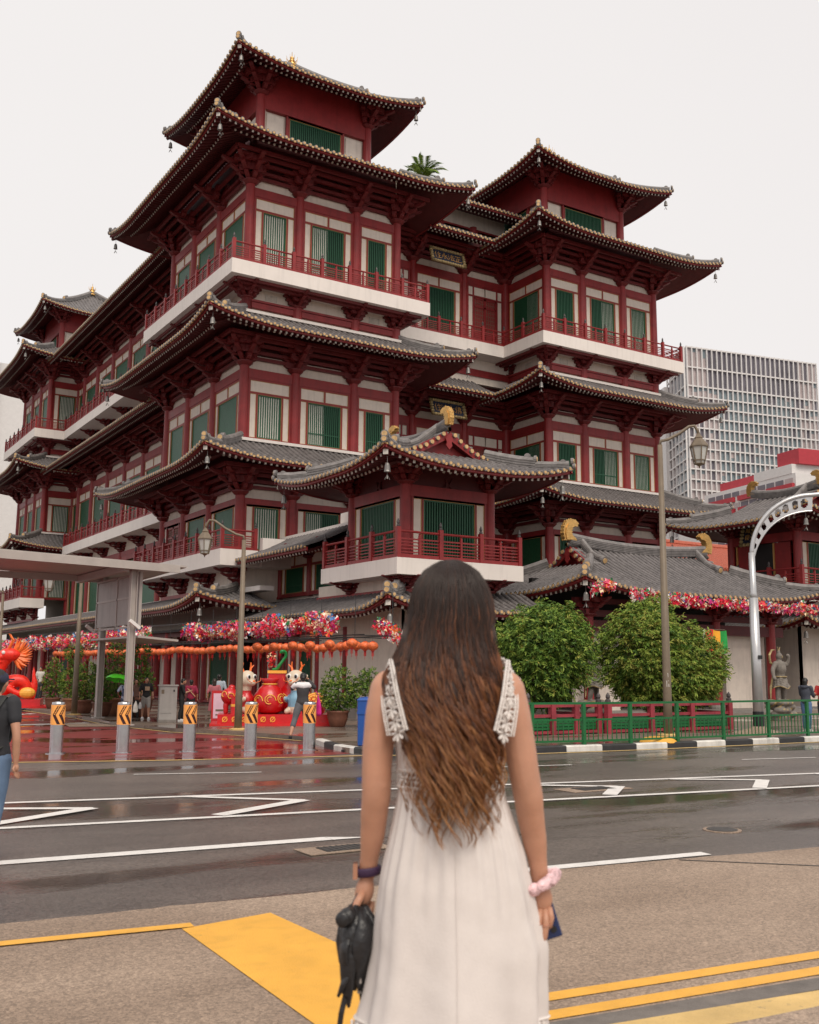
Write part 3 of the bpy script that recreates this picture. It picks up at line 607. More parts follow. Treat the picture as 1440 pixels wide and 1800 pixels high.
# storeys: floor, window top, panel top, column top, wall top
ST={2:(6.72,8.80,8.80,9.26,11.7),3:(11.80,13.98,14.60,15.22,17.7),4:(19.66,22.74,23.33,23.93,26.6)}
EAVE={1:(4.23,5.75,.5),2:(10.42,11.75,.48),3:(16.36,17.72,.52),4:(25.08,26.55,.52)}
def tower(x0,y0,xs,ys,kS=KS,kW=KW,top=None,single='',west=True,front=True,mirror=False):
    """xs: column stations along the front, ys: along the flank (both from 0)"""
    W_=xs[-1]; Dp=ys[-1]
    for st,(zb,zw,zp,zc,zt) in ST.items():
        face(T,(x0,y0),(1,0),(0,-1),xs,zb,zw,zp,zc,zt,kS,doubles=(1,))
        yr=[Dp-v for v in ys[::-1]]
        kw=(kW if st!=2 else ['door','solid','solid'])
        face(T,(x0,y0+Dp),(0,-1),(-1,0),yr,zb,zw,zp,zc,zt,kw,doubles=(0,1,2,3),cols_draw=list(range(len(ys)-1)))
        brackets([(x0+v,y0) for v in xs[1:-1]],zc,BR_S); brackets([(x0,y0+v) for v in ys[1:-1]],zc,BR_W)
        brackets([(x0,y0)],zc,BR_SW); brackets([(x0+W_,y0)],zc,BR_SE); brackets([(x0,y0+Dp)],zc,BR_NW)
        # plain far walls
        MB().box((x0+W_-.02,y0+.2,zb),(x0+W_+.1,y0+Dp,zt)).build('wall','cream',T)
        MB().box((x0+.2,y0+Dp-.02,zb),(x0+W_,y0+Dp+.1,zt)).build('wall','cream',T)
    o=2.87
    for k in (2,3,4):
        ze,zt,u_=EAVE[k]
        roof(T,(x0-o,y0-o,x0+W_+o,y0+Dp+o),ze,zt,o-.1,u_,single=single if k in(2,3) else '',hips=['SW','SE','NW'])
    # top of each skirt roof: white flashing course
    for z in (11.72,17.68): MB().box((x0-.33,y0-.33,z),(x0+W_+.33,y0+Dp+.33,z+.13)).build('flashing','slab',T)
    # attic band between the third storey roof and the fourth storey balcony
    for (A,u,n,c) in (((x0,y0),(1,0),(0,-1),xs),((x0,y0+Dp),(0,-1),(-1,0),[Dp-v for v in ys[::-1]])):
        U=ax3(u);Nn=ax3(n);A3=Vector((A[0],A[1],0)); mid=A3+U*c[-1]/2
        m=MB(); m.obox(mid-Nn*.19+Vector((0,0,18.4)),U*c[-1]/2,Nn*.07,Vector((0,0,.6))); m.build('wall','cream',T)
        m=MB(); m.obox(mid+Vector((0,0,18.14)),U*(c[-1]/2-.01),Nn*.1,Vector((0,0,.13))); m.obox(mid+Nn*.02+Vector((0,0,18.34)),U*(c[-1]/2-.01),Nn*.13,Vector((0,0,.05))); m.build('tie_beam','red',T)
        m=MB(); m.obox(mid+Nn*.6+Vector((0,0,18.9)),U*(c[-1]/2+.6),Nn*.09,Vector((0,0,.09))); m.obox(mid+Nn*.95+Vector((0,0,18.93)),U*(c[-1]/2+.9),Nn*.06,Vector((0,0,.06))); m.build('purlin','bracket_shaded',T)
        for v in c: m=MB(); m.cyl(A3+U*v+Vector((0,0,17.7)),A3+U*v+Vector((0,0,18.4)),.24,.24,12); m.build('column_stub','red',T)
        vents(T,A,u,n,[(a+b)/2 for a,b in zip(c[:-1],c[1:])][::2],[18.68,17.95])
    brackets([(x0+v,y0) for v in xs[1:-1]],18.36,BR_S,.57); brackets([(x0,y0+v) for v in ys[1:-1]],18.36,BR_W,.57)
    brackets([(x0,y0)],18.36,BR_SW,.57); brackets([(x0+W_,y0)],18.36,BR_SE,.57); brackets([(x0,y0+Dp)],18.36,BR_NW,.57)
    # top pavilion
    if top:
        cx,cy,hr=top; hb=2.95
        A=(cx-hb,cy-hb)
        for (A,u,n) in (((cx-hb,cy-hb),(1,0),(0,-1)),((cx-hb,cy+hb),(0,-1),(-1,0))):
            U=ax3(u);Nn=ax3(n);A3=Vector((A[0],A[1],0)); mid=A3+U*hb
            m=MB(); m.obox(mid-Nn*.19+Vector((0,0,28)),U*hb,Nn*.07,Vector((0,0,2.3))); m.build('wall','cream',T)
            m=MB(); m.obox(mid+Vector((0,0,29.32)),U*(hb-.01),Nn*.12,Vector((0,0,.97))); m.obox(mid-Nn*.02+Vector((0,0,26.2)),U*(hb-.01),Nn*.11,Vector((0,0,.3))); m.build('tie_beam','red',T)
            p=A3+U*1.35; window(T,(p.x,p.y),u,n,3.2,26.5,28.25,28.25,'green',side=.02)
            for v in (.25,2*hb-1.30):
                m=MB(); m.obox(A3+U*(v+.55)-Nn*.1+Vector((0,0,27.37)),U*.45,Nn*.05,Vector((0,0,.87))); m.build('white_panel','cream',T)
            for v in (0,2*hb): m=MB(); m.cyl(A3+U*v+Vector((0,0,25.6)),A3+U*v+Vector((0,0,29.0)),.24,.22,14); m.build('column','red',T) if not(v==2*hb and u==(0,-1)) else None
        MB().box((cx+hb-.1,cy-hb+.2,25.7),(cx+hb,cy+hb,30.3)).build('wall','cream',T)
        brackets([(cx-hb,cy-hb)],29.0,BR_SW,.85); brackets([(cx+hb,cy-hb)],29.0,BR_SE,.85); brackets([(cx-hb,cy+hb)],29.0,BR_NW,.85)
        roof(T,(cx-hr,cy-hr,cx+hr,cy+hr),29.55,32.9,hr,.55,Lc=4.6,hips=['SW','SE','NW'])
        m=MB(); m.lathe((cx,cy,32.8),[(.4,0),(.42,.1),(.2,.16),(.28,.26),(.3,.36),(.14,.46),(.18,.52),(.18,.58),(.07,.66),(.1,.72),(.1,.78),(.02,.86),(.015,1.1)],14)
        for k in range(8):
            an=k*math.pi/4; m.tube([(cx+.15*math.cos(an),cy+.15*math.sin(an),33.25),(cx+.28*math.cos(an),cy+.28*math.sin(an),33.4),(cx+.32*math.cos(an),cy+.32*math.sin(an),33.6)],[.02,.017,.005],5)
        m.build('roof_finial','gold',T,smooth=True)
xs=[v-17.76 for v in XC]; ys=[v-42.33 for v in YC]
tower(17.76,42.33,xs,ys,top=(21.40,46.0,5.05),single='SW')
tower(35.52,42.33,[0,2.58,5.70,8.2],[0,3.55,6.9,10.1],kS=['green','right','white'],kW=['solid','solid','right'],top=(39.05,46.1,5.15))
tower(18.05,81.5,xs,[0,2.9,5.8,8.8],top=(21.8,85.5,5.05))
# fourth storey balconies
Z0,Z1=18.99,19.65
slab(16.46,41.03,26.95,53.32,Z0,Z1); slab(34.22,41.08,44.84,53.3,Z0,Z1); slab(16.73,80.2,27.2,91.65,Z0,Z1)
slab(26.95,44.55,34.22,47,Z0,Z1-.004); slab(18.92,53.32,22,80.2,Z0,Z1-.004)
railing(T,[(18.9,53.2),(16.56,53.2),(16.56,41.13),(26.85,41.13),(26.85,44.5)],Z1)
railing(T,[(26.95,44.65),(34.32,44.65),(34.32,41.18),(44.74,41.18),(44.74,44)],Z1)
railing(T,[(19.02,53.4),(19.02,80.3),(16.83,80.3),(16.83,91.5)],Z1,bay=1.6)
# middle of the front, set back between the two towers
for st in (2,3,4):
    zb,zw,zp,zc,zt=ST[st]
    face(T,(25.75,45.85),(1,0),(0,-1),[0,3.2,6.65,9.6],zb,zw,zp,zc,zt,['door','green','door'],doubles=(0,1,2))
    brackets([(28.95,45.85),(32.4,45.85),(35.2,45.85)],zc,BR_S)
for k in (2,3,4):
    ze,zt,_=EAVE[k]
    roof(T,(24.5,45.85-2.62,36.5,52),ze-.02,zt,2.6,0,sides='S',detail='S',concave=('SW','SE','NW','NE'),trim={'S':(3.9,8.6)},hips=[])
MB().box((25.7,45.7,17.6),(35.6,46,19)).build('wall','cream',T); MB().box((25.7,45.62,18.0),(35.6,45.75,18.4)).build('tie_beam','red',T)
brackets([(28.95,45.8),(32.4,45.8)],18.36,BR_S,.57)
# long west flank between the two corner towers
FY=[52.45,56.2,60.1,64.0,67.95,71.95,75.9,79.6,81.6]; fl=[81.6-v for v in FY[::-1]]
for st in (3,4):
    zb,zw,zp,zc,zt=ST[st]; zb=11.0 if st==3 else zb
    face(T,(20.22,81.6),(0,-1),(-1,0),fl,zb,zw,zp,zc,zt,['solid']*6+['door','solid'],doubles=range(9))
    brackets([(20.22,v) for v in FY],zc,BR_W)
    roof(T,(20.22-2.75,50,30,84),EAVE[st][0],EAVE[st][1],2.65,0,sides='W',detail='W',concave=('SW','SE','NW','NE'),trim={'W':(3.2,31.5)},hips=[],sp=.33)
slab(18.92,54.6,21,78.6,9.85,10.50); railing(T,[(20.0,54.7),(19.02,54.7),(19.02,78.5),(20.0,78.5)],10.50,bay=1.6)
brackets([(20.22,v) for v in FY[:-1]],9.2,BR_W,.57); brackets([(20.22,v) for v in FY],18.36,BR_W,.57)
MB().box((20.3,52,17.6),(20.5,82,19)).build('wall','cream',T); MB().box((20.15,52.5,18.0),(20.3,81.5,18.4)).build('tie_beam','red',T); MB().box((20.3,52,9.0),(20.5,82,11.0)).build('wall','cream',T); MB().box((20.1,52.5,8.9),(20.3,81.5,9.2)).build('tie_beam','red',T)
face(T,(20.22,81.6),(0,-1),(-1,0),fl,5.4,8.5,8.5,9.15,9.3,['solid','solid'],top_beams=False)
# second storey balconies of the corner towers
for y0,y1 in ((41.2,53.3),(80.2,91.6)):
    slab(16.46,y0,18.2,y1,6.0,6.70); railing(T,[(18.1,y0+.1),(16.56,y0+.1),(16.56,y1-.1),(18.1,y1-.1)],6.70)
    MB().box((17.9,y0+1.3,4.6),(18.1,y1-1,6.0)).build('wall','cream',T); MB().box((17.7,y0+1.3,5.05),(17.9,y1-1,5.25)).build('tie_beam','red',T)
    brackets([(17.85,y0+v) for v in (1.2,4.7,8.2,11.0)],5.25,BR_W,.68)
slab(18.2,41.3,20.3,42.1,6.0,6.70)
MB().box((17.9,42.15,4.4),(25.8,42.35,6.8)).build('wall','cream',T)
# central attic hall behind the front roof
face(T,(24,46.6),(1,0),(0,-1),[0,2.4,4.8,7.2,9.6,12],26.0,27.0,27.0,27.3,28.2,['green'],top_beams=False)
roof(T,(23,44.6,38,52),27.72,28.8,2.6,0,sides='S',detail='S',concave=('SW','SE','NW','NE'),trim={'S':(3,13.6)},hips=[])
MB().box((19,47.2,26.3),(44,90,26.5)).build('roof_deck','tile',T); MB().box((20.6,48,.1),(44,90,26.2)).build('core_wall','cream',T)
# ground storey: long low roof over the arcade
roof(T,(14.76,39.33,24,95),EAVE[1][0]-.05,5.0,2.9,.5,sides='WS',detail='WS',concave=('NW','NE','SE'),trim={'S':(0,3.6)},hips=['SW'],single='S')
MB().box((17.75,39.9,4.9),(18.4,95,5.1)).build('flashing','slab',T)
# ------------------------------------------------------------ ridge ornaments and hip-and-gable roofs
ORN=[(-.30,0),(-.37,.30),(-.33,.58),(-.18,.80),(.06,.90),(.30,.86),(.46,.74),(.42,.68),(.24,.70),(.08,.60),(.02,.42),(.08,.22),(.28,.10),(.36,0)]
def ornament(root,p,axis,sc=1.):
    p=Vector(p); A=Vector(axis); n=A.cross(Vector((0,0,1))); m=MB()
    m.prism([p+A*x*sc+Vector((0,0,z*sc))-n*.11*sc for x,z in ORN],n*.22*sc)
    m.prism([p+A*(x*.8+.02)*sc+Vector((0,0,(z*.82+.03)*sc))-n*.15*sc for x,z in ORN],n*.30*sc)
    for (x,z) in ORN[:7]:
        for k in (-1,1): m.ell(p+A*x*sc+Vector((0,0,z*sc))+n*.06*k*sc,(.034*sc,.034*sc,.034*sc),8,5)
    for a,b in zip(ORN[:6],ORN[1:7]):
        for k in (-1,1): m.ell(p+A*(a[0]+b[0])/2*sc+Vector((0,0,(a[1]+b[1])/2*sc))+n*.06*k*sc,(.03*sc,.03*sc,.03*sc),8,5)
    for k in range(6):
        x,z=-.26+.02*k,.1+.1*k
        for s_ in (-1,1): m.bar(p+A*x*sc+Vector((0,0,z*sc))+n*s_*.155*sc,p+A*(x+.3)*sc+Vector((0,0,(z+.07)*sc))+n*s_*.155*sc,.02,.03)
    return m.build('ridge_ornament','gold',root)
def ridge(root,a,b,h=.34,sag=.18,orn=1.):
    a=Vector(a);b=Vector(b); A=(b-a).normalized(); m=MB(); k=14; P=[]
    for j in range(k+1):
        t=j/k; P.append(a+(b-a)*t+Vector((0,0,sag*(2*t-1)**2)))
    for p,q in zip(P[:-1],P[1:]):
        e=(q-p)*.02
        m.bar(p+Vector((0,0,h/2)),q+e+Vector((0,0,h/2)),.2,h)
        for f in (.2,.42,.64,.86): m.bar(p+Vector((0,0,h*f)),q+e+Vector((0,0,h*f)),.27,.03)
    m.tube([p+Vector((0,0,h+.02)) for p in P],.13,8)
    m.build('main_ridge','ridge',root)
    ornament(root,P[0]+Vector((0,0,h*.4)),A,orn); ornament(root,P[-1]+Vector((0,0,h*.4)),-A,orn)
def gable_trim(root,P0,Ptop,P1,n,col='red'):
    """triangular gable board: tile-row edges sloping to the ridge, red board inside"""
    n=Vector(n); P0=Vector(P0);Ptop=Vector(Ptop);P1=Vector(P1)
    m=MB(); m.prism([P0-n*.3,P1-n*.3,Ptop-n*.3],n*.05); m.build('gable_wall','red',root)
    for p,q in ((P0,Ptop),(P1,Ptop)):
        m=MB(); d=q-p; m.bar(p+n*.02+Vector((0,0,-.14)),q+n*.02+Vector((0,0,-.14)),.06,.26); m.build('bargeboard','red',root)
        m=MB(); k=int(d.length/.26)
        for j in range(k+1):
            c=p+d*j/k+Vector((0,0,.05)); c.z-= .16*math.sin(math.pi*j/k)
            m.cyl(c-n*.45,c+n*.12,.075,.085,8,0); m.cyl(c+n*.12,c+n*.15,.075,.075,10,1)
        m.build('verge_tiles',['ridge','cap'],root)
        # descending ridge a little inside the verge, with a round end tile
        m=MB(); a_=p-n*.62+Vector((0,0,.06)); b_=q-n*.62+Vector((0,0,.10)); mm_=(a_+b_)/2-Vector((0,0,.17)); PP=[a_,a_*.5+mm_*.5-Vector((0,0,.03)),mm_,b_*.5+mm_*.5,b_]
        for u_,v_ in zip(PP[:-1],PP[1:]): m.bar(u_+Vector((0,0,.1)),v_+Vector((0,0,.1)),.18,.2); m.bar(u_+Vector((0,0,.08)),v_+Vector((0,0,.08)),.24,.03); m.bar(u_+Vector((0,0,.16)),v_+Vector((0,0,.16)),.24,.03)
        m.tube([u_+Vector((0,0,.22)) for u_ in PP],.10,8)
        dd=(a_-mm_).normalized(); m.cyl(a_+Vector((0,0,.16))-dd*.05,a_+Vector((0,0,.16))+dd*.10,.17,.17,12,0); m.cyl(a_+Vector((0,0,.16))+dd*.1,a_+Vector((0,0,.16))+dd*.13,.1,.1,12,1)
        m.build('descending_ridge',['ridge','cap'],root)
    pend=MB(); c=Ptop+n*.07-Vector((0,0,.35)); s=n.cross(Vector((0,0,1)))
    pend.prism([c+s*x+Vector((0,0,z)) for x,z in ((-.06,.2),(-.16,.05),(-.1,-.08),(-.13,-.2),(0,-.34),(.13,-.2),(.1,-.08),(.16,.05),(.06,.2))],n*.05); pend.build('gable_pendant','red',root)
def board(root,c,n,w,h,chars,vertical=False,tilt=.25,name='plaque',ornate=True):
    """framed name board: gilt scroll frame, dark field, gilt characters built from brush strokes"""
    n=Vector(n).normalized(); u=Vector((0,0,1)).cross(n).normalized(); v=(Vector((0,0,1))*math.cos(tilt)+n*-math.sin(tilt)*-1*-1).normalized(); nn=u.cross(v)*1
    if nn.dot(n)<0: nn=-nn
    c=Vector(c); m=MB(); m.obox(c,u*w/2,v*h/2,nn*.04); o=m.build(name,'navy',root)
    f=MB(); k=max(3,int(w/.16)); k2=max(3,int(h/.16))
    for j in range(k+1):
        for s_ in (-1,1): f.ell(c+u*(-w/2+w*j/k)+v*(h/2)*s_+nn*.05,(.11,.11,.09),8,5)
    for j in range(k2+1):
        for s_ in (-1,1): f.ell(c+v*(-h/2+h*j/k2)+u*(w/2)*s_+nn*.05,(.11,.11,.09),8,5)
    f.build('scroll_frame','frame',o)
    g=MB(); n_=len(chars); cs=(h*.56 if not vertical else w*.55)
    for i,ch in enumerate(chars):
        if vertical: cc=c+v*(h/2-.2-(h-.4)*(i+.5)/n_); cs=min(w*.5,(h-.4)/n_*.85)
        else: cc=c+u*(-w/2+.17+(w-.34)*(i+.5)/n_)
        for st in GLYPH[ch]:
            for (x0,y0),(x1,y1) in zip(st[:-1],st[1:]):
                p=cc+u*(x0-.5)*cs+v*(.5-y0)*cs+nn*.055; q=cc+u*(x1-.5)*cs+v*(.5-y1)*cs+nn*.055; g.bar(p,q,.026 if not vertical else .026,.028 if not vertical else .03,0,nn.cross(q-p) if (q-p).length>0 else (0,0,1))
    g.build('characters','goldpaint',o)
    return o
mat('frame',(.30,.22,.10),.55,var=.5,scale=9,bump=.6,bscale=20)
GLYPH={ # strokes in a unit square, y down
 'zheng':[[(.12,.15),(.9,.13)],[(.5,.15),(.5,.88)],[(.5,.48),(.82,.47)],[(.26,.42),(.26,.88)],[(.05,.9),(.95,.86)]],
 'fa':[[(.1,.12),(.2,.22)],[(.04,.38),(.16,.46)],[(.05,.9),(.24,.58)],[(.38,.25),(.9,.22)],[(.63,.05),(.63,.47)],[(.3,.5),(.97,.46)],[(.6,.5),(.4,.85),(.85,.8)],[(.74,.62),(.92,.9)]],
 'yong':[[(.42,.04),(.55,.14)],[(.3,.27),(.52,.25),(.52,.86),(.4,.8)],[(.1,.45),(.36,.43),(.1,.78)],[(.85,.3),(.6,.48)],[(.54,.42),(.95,.86)]],
 'zhu':[[(.3,.05),(.08,.45)],[(.2,.32),(.2,.92)],[(.6,.06),(.7,.17)],[(.42,.28),(.92,.26)],[(.47,.55),(.88,.53)],[(.66,.28),(.66,.88)],[(.36,.9),(.98,.87)]],
 'fo':[[(.3,.05),(.08,.45)],[(.2,.32),(.2,.92)],[(.42,.2),(.85,.18),(.85,.38),(.44,.4),(.42,.6),(.88,.58),(.86,.8)],[(.56,.05),(.54,.6),(.44,.92)],[(.74,.05),(.74,.92)]],
 'gu':[[(.1,.2),(.5,.2)],[(.3,.05),(.3,.3)],[(.14,.36),(.46,.36),(.46,.55),(.14,.55),(.14,.36)],[(.05,.75),(.52,.72)],[(.6,.2),(.95,.2)],[(.77,.05),(.77,.42)],[(.6,.45),(.9,.45),(.62,.9)],[(.65,.58),(.95,.9)]],
 'lou':[[(.05,.3),(.4,.28)],[(.22,.05),(.22,.95)],[(.22,.35),(.05,.65)],[(.22,.38),(.38,.52)],[(.5,.1),(.9,.1),(.9,.35),(.5,.35),(.5,.1)],[(.45,.22),(.95,.22)],[(.7,.03),(.7,.5)],[(.62,.5),(.5,.75),(.88,.95)],[(.84,.5),(.5,.95)],[(.42,.65),(.97,.62)]]}
board(T,(30.25,44.35,23.92),(0,-1,0),2.1,.82,['zhu','yong','fa','zheng'],tilt=.3)
board(T,(30.3,44.35,15.42),(0,-1,0),2.1,.85,['zhu','fa','yong','fo'],tilt=.3)

# ------------------------------------------------------------ corner pavilions (bell and drum towers of the forecourt)
def pavilion(cx,label,right=False):
    P=thing('pavilion',label,'pavilion',(cx,31.5,0),world=True,group='pavilions flanking the entrance gate'); d=cx-20.23
    X=lambda v:v+d
    MB().box((X(17.67),28.8,4.77),(X(22.95),34.2,5.32)).build('balcony_slab','slab',P)
    railing(P,[(X(17.77),34.1),(X(17.77),28.9),(X(22.85),28.9),(X(22.85),34.1)],5.32,H=.92,bay=1.75)
    xa,xb,ya,yb=X(18.52),X(22.1),29.65,33.35
    for x,y in ((xa,ya),(xb,ya),(xa,yb),(xb,yb)):
        m=MB(); m.cyl((x,y,5.3),(x,y,8.0),.19,.18,16); m.build('column','red',P)
    for (A,u,n,Lw) in (((xa,ya),(1,0),(0,-1),xb-xa),((xa,yb),(0,-1),(-1,0),yb-ya),((xb,ya),(0,1),(1,0),yb-ya)):
        U=ax3(u);Nn=ax3(n);A3=Vector((*A,0)); mid=A3+U*Lw/2
        m=MB(); m.obox(mid-Nn*.02+Vector((0,0,7.77)),U*(Lw/2-.01),Nn*.1,Vector((0,0,.2))); m.build('tie_beam','red',P)
        m=MB(); m.obox(mid-Nn*.1+Vector((0,0,8.3)),U*(Lw/2),Nn*.06,Vector((0,0,.45))); m.build('frieze','red_shaded',P)
        for s_ in (-1,1):
            m=MB(); c=mid+Nn*-.02+U*s_*.0; 
            m.prism([c+U*s_*x+Vector((0,0,z)) for x,z in ((.0,8.06),(.05,8.2),(.12,8.32),(.17,8.3),(.12,8.18),(.16,8.04),(.26,8.0),(.12,7.98))],Nn*.05); m.build('frog_leg_strut','red_shaded',P)
        p=A3+U*.19
        if right and n==(-1,0):
            for a,b,mt in ((.3,1.25,'red'),(1.25,2.4,'dark'),(2.4,3.3,'red')):
                m=MB(); m.obox(A3+U*(a+b)/2-Nn*.1+Vector((0,0,6.45)),U*(b-a)/2*.96,Nn*.04,Vector((0,0,1.1))); m.build('door_panel',mt,P)
                m=MB(); m.obox(A3+U*a-Nn*.05+Vector((0,0,6.45)),U*.03,Nn*.06,Vector((0,0,1.1))); m.build('jamb','goldpaint',P)
        else:
            window(P,(p.x,p.y),u,n,Lw-.38,5.4,7.5,7.5,'green',side=.34)
            for s_ in (0,1):
                m=MB(); q=A3+U*(.27+s_*(Lw-.54)); m.obox(q-Nn*.05+Vector((0,0,6.45)),U*.07,Nn*.06,Vector((0,0,1.1))); m.build('white_post','cream',P)
    MB().box((xa+.2,yb-.05,5.3),(xb-.2,yb+.05,8.0)).build('wall','red_shaded',P)
    for (x,y,me) in ((xa,ya,BR_SW),(xb,ya,BR_SE),(xa,yb,BR_NW)): wl('bracket',me,P,(x,y,7.95),0,(.8,.8,.62))
    ro=roof(P,(X(16.32),27.42,X(24.14),35.6),8.33,9.95,3.91,.46,gable={'ends':'SN','d':2.25},Lc=3.4,single='SW',sp=.285)
    gx=X(20.23); 
    ridge(ro,(gx,29.62,9.93),(gx,33.4,9.93),h=.26,sag=.22,orn=.78)
    zg=8.33+1.62*(.72*(2.25/3.91)+.28*(2.25/3.91)**2)
    gable_trim(ro,(X(16.32+2.25)-.05,29.62,zg-.02),(gx,29.62,10.05),(X(24.14-2.25)+.05,29.62,zg-.02),(0,-1,0))
    # under the balcony and ground storey
    for (A,u,n,Lw) in (((xa,ya),(1,0),(0,-1),xb-xa),((xa,36),(0,-1),(-1,0),36-ya)):
        U=ax3(u);Nn=ax3(n);A3=Vector((*A,0)); mid=A3+U*Lw/2
        m=MB(); m.obox(mid-Nn*.1+Vector((0,0,2.5)),U*Lw/2,Nn*.1,Vector((0,0,2.3))); m.build('wall','cream',P)
        m=MB(); m.obox(mid+Nn*.03+Vector((0,0,4.32)),U*Lw/2,Nn*.06,Vector((0,0,.07))); m.build('tie_beam','red',P)
    for (x,y,me) in ((xa,ya,BR_SW),(xb,ya,BR_SE),(xa,yb,BR_W)): wl('bracket',me,P,(x,y,4.35),0,(.62,.62,.4))
    r_=roof(P,(X(16.92),28.15,X(23.9),42.0),3.62,4.38,1.75,.48,sides='WS',detail='WS',concave=('NW','NE','SE') if not right else ('NW','NE','SE'),hips=['SW'],Lc=2.6,single='W',sp=.285,trim={'W':(1.2,13.85)})
    g=MB(); g.obox((X(17.05),28.3,3.75),(.03,.03,0),(0,0,0),(0,0,.02)); 
    return P
PV=pavilion(20.23,'red two-storey pavilion with gilt ridge ornaments nearest the road, left of the gate')
PR=pavilion(40.97,'red two-storey pavilion right of the gate with a vertical name board',True)
board(PR,(38.75,31.9,8.0),(-1,0,0),.62,1.05,['gu','lou'],vertical=True,tilt=.25)
# ------------------------------------------------------------ entrance gate hall
G=thing('gate_hall','long low entrance hall with sweeping grey tiled roof and gilt ridge ends','gate hall',(30.6,30.7,0),world=True)
gr=roof(G,(24.05,26.8,37.15,34.6),4.50,6.42,3.9,.47,gable={'ends':'WE','d':2.65},Lc=4.2,single='SW',sp=.272)
ridge(gr,(26.75,30.7,6.38),(34.45,30.7,6.38),h=.30,sag=.22,orn=.95)
zg=4.5+1.92*(.72*(2.65/3.9)+.28*(2.65/3.9)**2)
for xg,sg in ((26.75,-1),(34.45,1)): gable_trim(gr,(xg,29.45 if sg<0 else 31.95,zg-.02),(xg,30.7,6.5),(xg,31.95 if sg<0 else 29.45,zg-.02),(sg,0,0))
for x in (25.6,28.9,32.3,35.6):
    for y in (28.4,33.0):
        m=MB(); m.cyl((x,y,.5),(x,y,3.9),.2,.19,14); m.lathe((x,y,.1),[(.34,0),(.34,.2),(.28,.3),(.24,.42)],14,1); m.build('column',['red','grey_stone'],G)
    wl('bracket',BR_S,G,(x,28.4,3.6),0,(.8,.8,.62))
for y in (28.4,33.0):
    for z,h in ((3.3,.2),(3.75,.12),(4.2,.1)): MB().box((24.9,y-.09,z-h),(36.3,y+.09,z+h)).build('tie_beam','red_shaded',G)
MB().box((25.2,31.1,.1),(36,31.3,5.2)).build('wall','dark',G)  # near-black colour stands in for the dark interior behind the columns
for a,b in ((25.4,27.6),(33.4,35.8)): MB().box((a,28.9,.1),(b,29.1,3.2)).build('side_wall','cream',G)
for k in range(4):
    x=27.9+k*1.42; m=MB(); m.box((x,31.0,.1),(x+1.36,31.09,3.2))
    for z in (.5,1.7,2.9): m.box((x+.12,30.97,z-.35),(x+1.24,31.0,z+.35))
    m.build('door_leaf','darkred_in',G)
MB().box((31.3,28.82,1.6),(32.2,28.89,2.4)).build('notice_board','black',G)
MB().box((24.6,27.4,.1),(36.6,34,.22)).build('step','grey_stone',G)
# ------------------------------------------------------------ link wing between pavilion and left tower, ground storey walls
MB().box((19.8,33.4,.1),(20.0,42.2,7.3)).build('wall','cream',T)
face(T,(19.74,42.1),(0,-1),(-1,0),[0,2.9,5.8,8.6],4.75,6.0,6.5,6.72,7.2,['green','green',None],doubles=(0,1,2),colr=.14,top_beams=False)
roof(T,(17.2,34.0,22,43),6.22,7.3,2.4,0,sides='W',detail='W',concave=('SW','SE','NW','NE'),trim={'W':(1.5,8.4)},hips=[],sp=.285)
MB().box((19.5,34.2,7.2),(19.9,41.8,7.42)).build('flashing','slab',T); MB().box((18.3,40.95,6.0),(20.6,41.28,7.25)).build('parapet','slab',T)
MB().box((19.75,34.5,7.0),(22.2,36.6,7.9)).build('parapet','slab',T)
brackets([(19.7,v) for v in (36.3,39.2)],6.3,BR_W,.5)
gy=[29.9,33.8,36.0,38.2,40.2,42.0]
face(T,(18.6,42.0),(0,-1),(-1,0),[42-v for v in gy[1:][::-1]],.15,2.75,3.0,3.2,3.6,['door','door','green','green'],doubles=range(9),top_beams=False,colr=.17)
fy=[42.2,45.6,49.0,52.4,55.8,59.2,62.6,66,69.4,72.8,76.2,79.6,83,86.4,90]
face(T,(17.7,90),(0,-1),(-1,0),[90-v for v in fy[::-1]],.15,2.9,3.2,3.5,4.9,['door','green','door',None],doubles=range(20),top_beams=False,colr=.2)
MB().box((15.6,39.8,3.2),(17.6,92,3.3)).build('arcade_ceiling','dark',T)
for v in fy: m=MB(); m.cyl((15.9,v,.1),(15.9,v,3.3),.17,.17,12); m.build('column','red',T)
MB().box((15.8,39.9,3.0),(16.0,92,3.3)).build('tie_beam','red_shaded',T)
MB().box((16.4,25.9+3.2,.1),(18.45,33.6,.62)).build('plinth','grey_stone',T)

MB().box((19.0,34.2,.1),(30,47,4.5)).build('dark_fill','dark',T); MB().box((18.0,42.6,.1),(20.4,92,4.7)).build('dark_fill','dark',T)  # near-black boxes added to fill the openings as dark interior
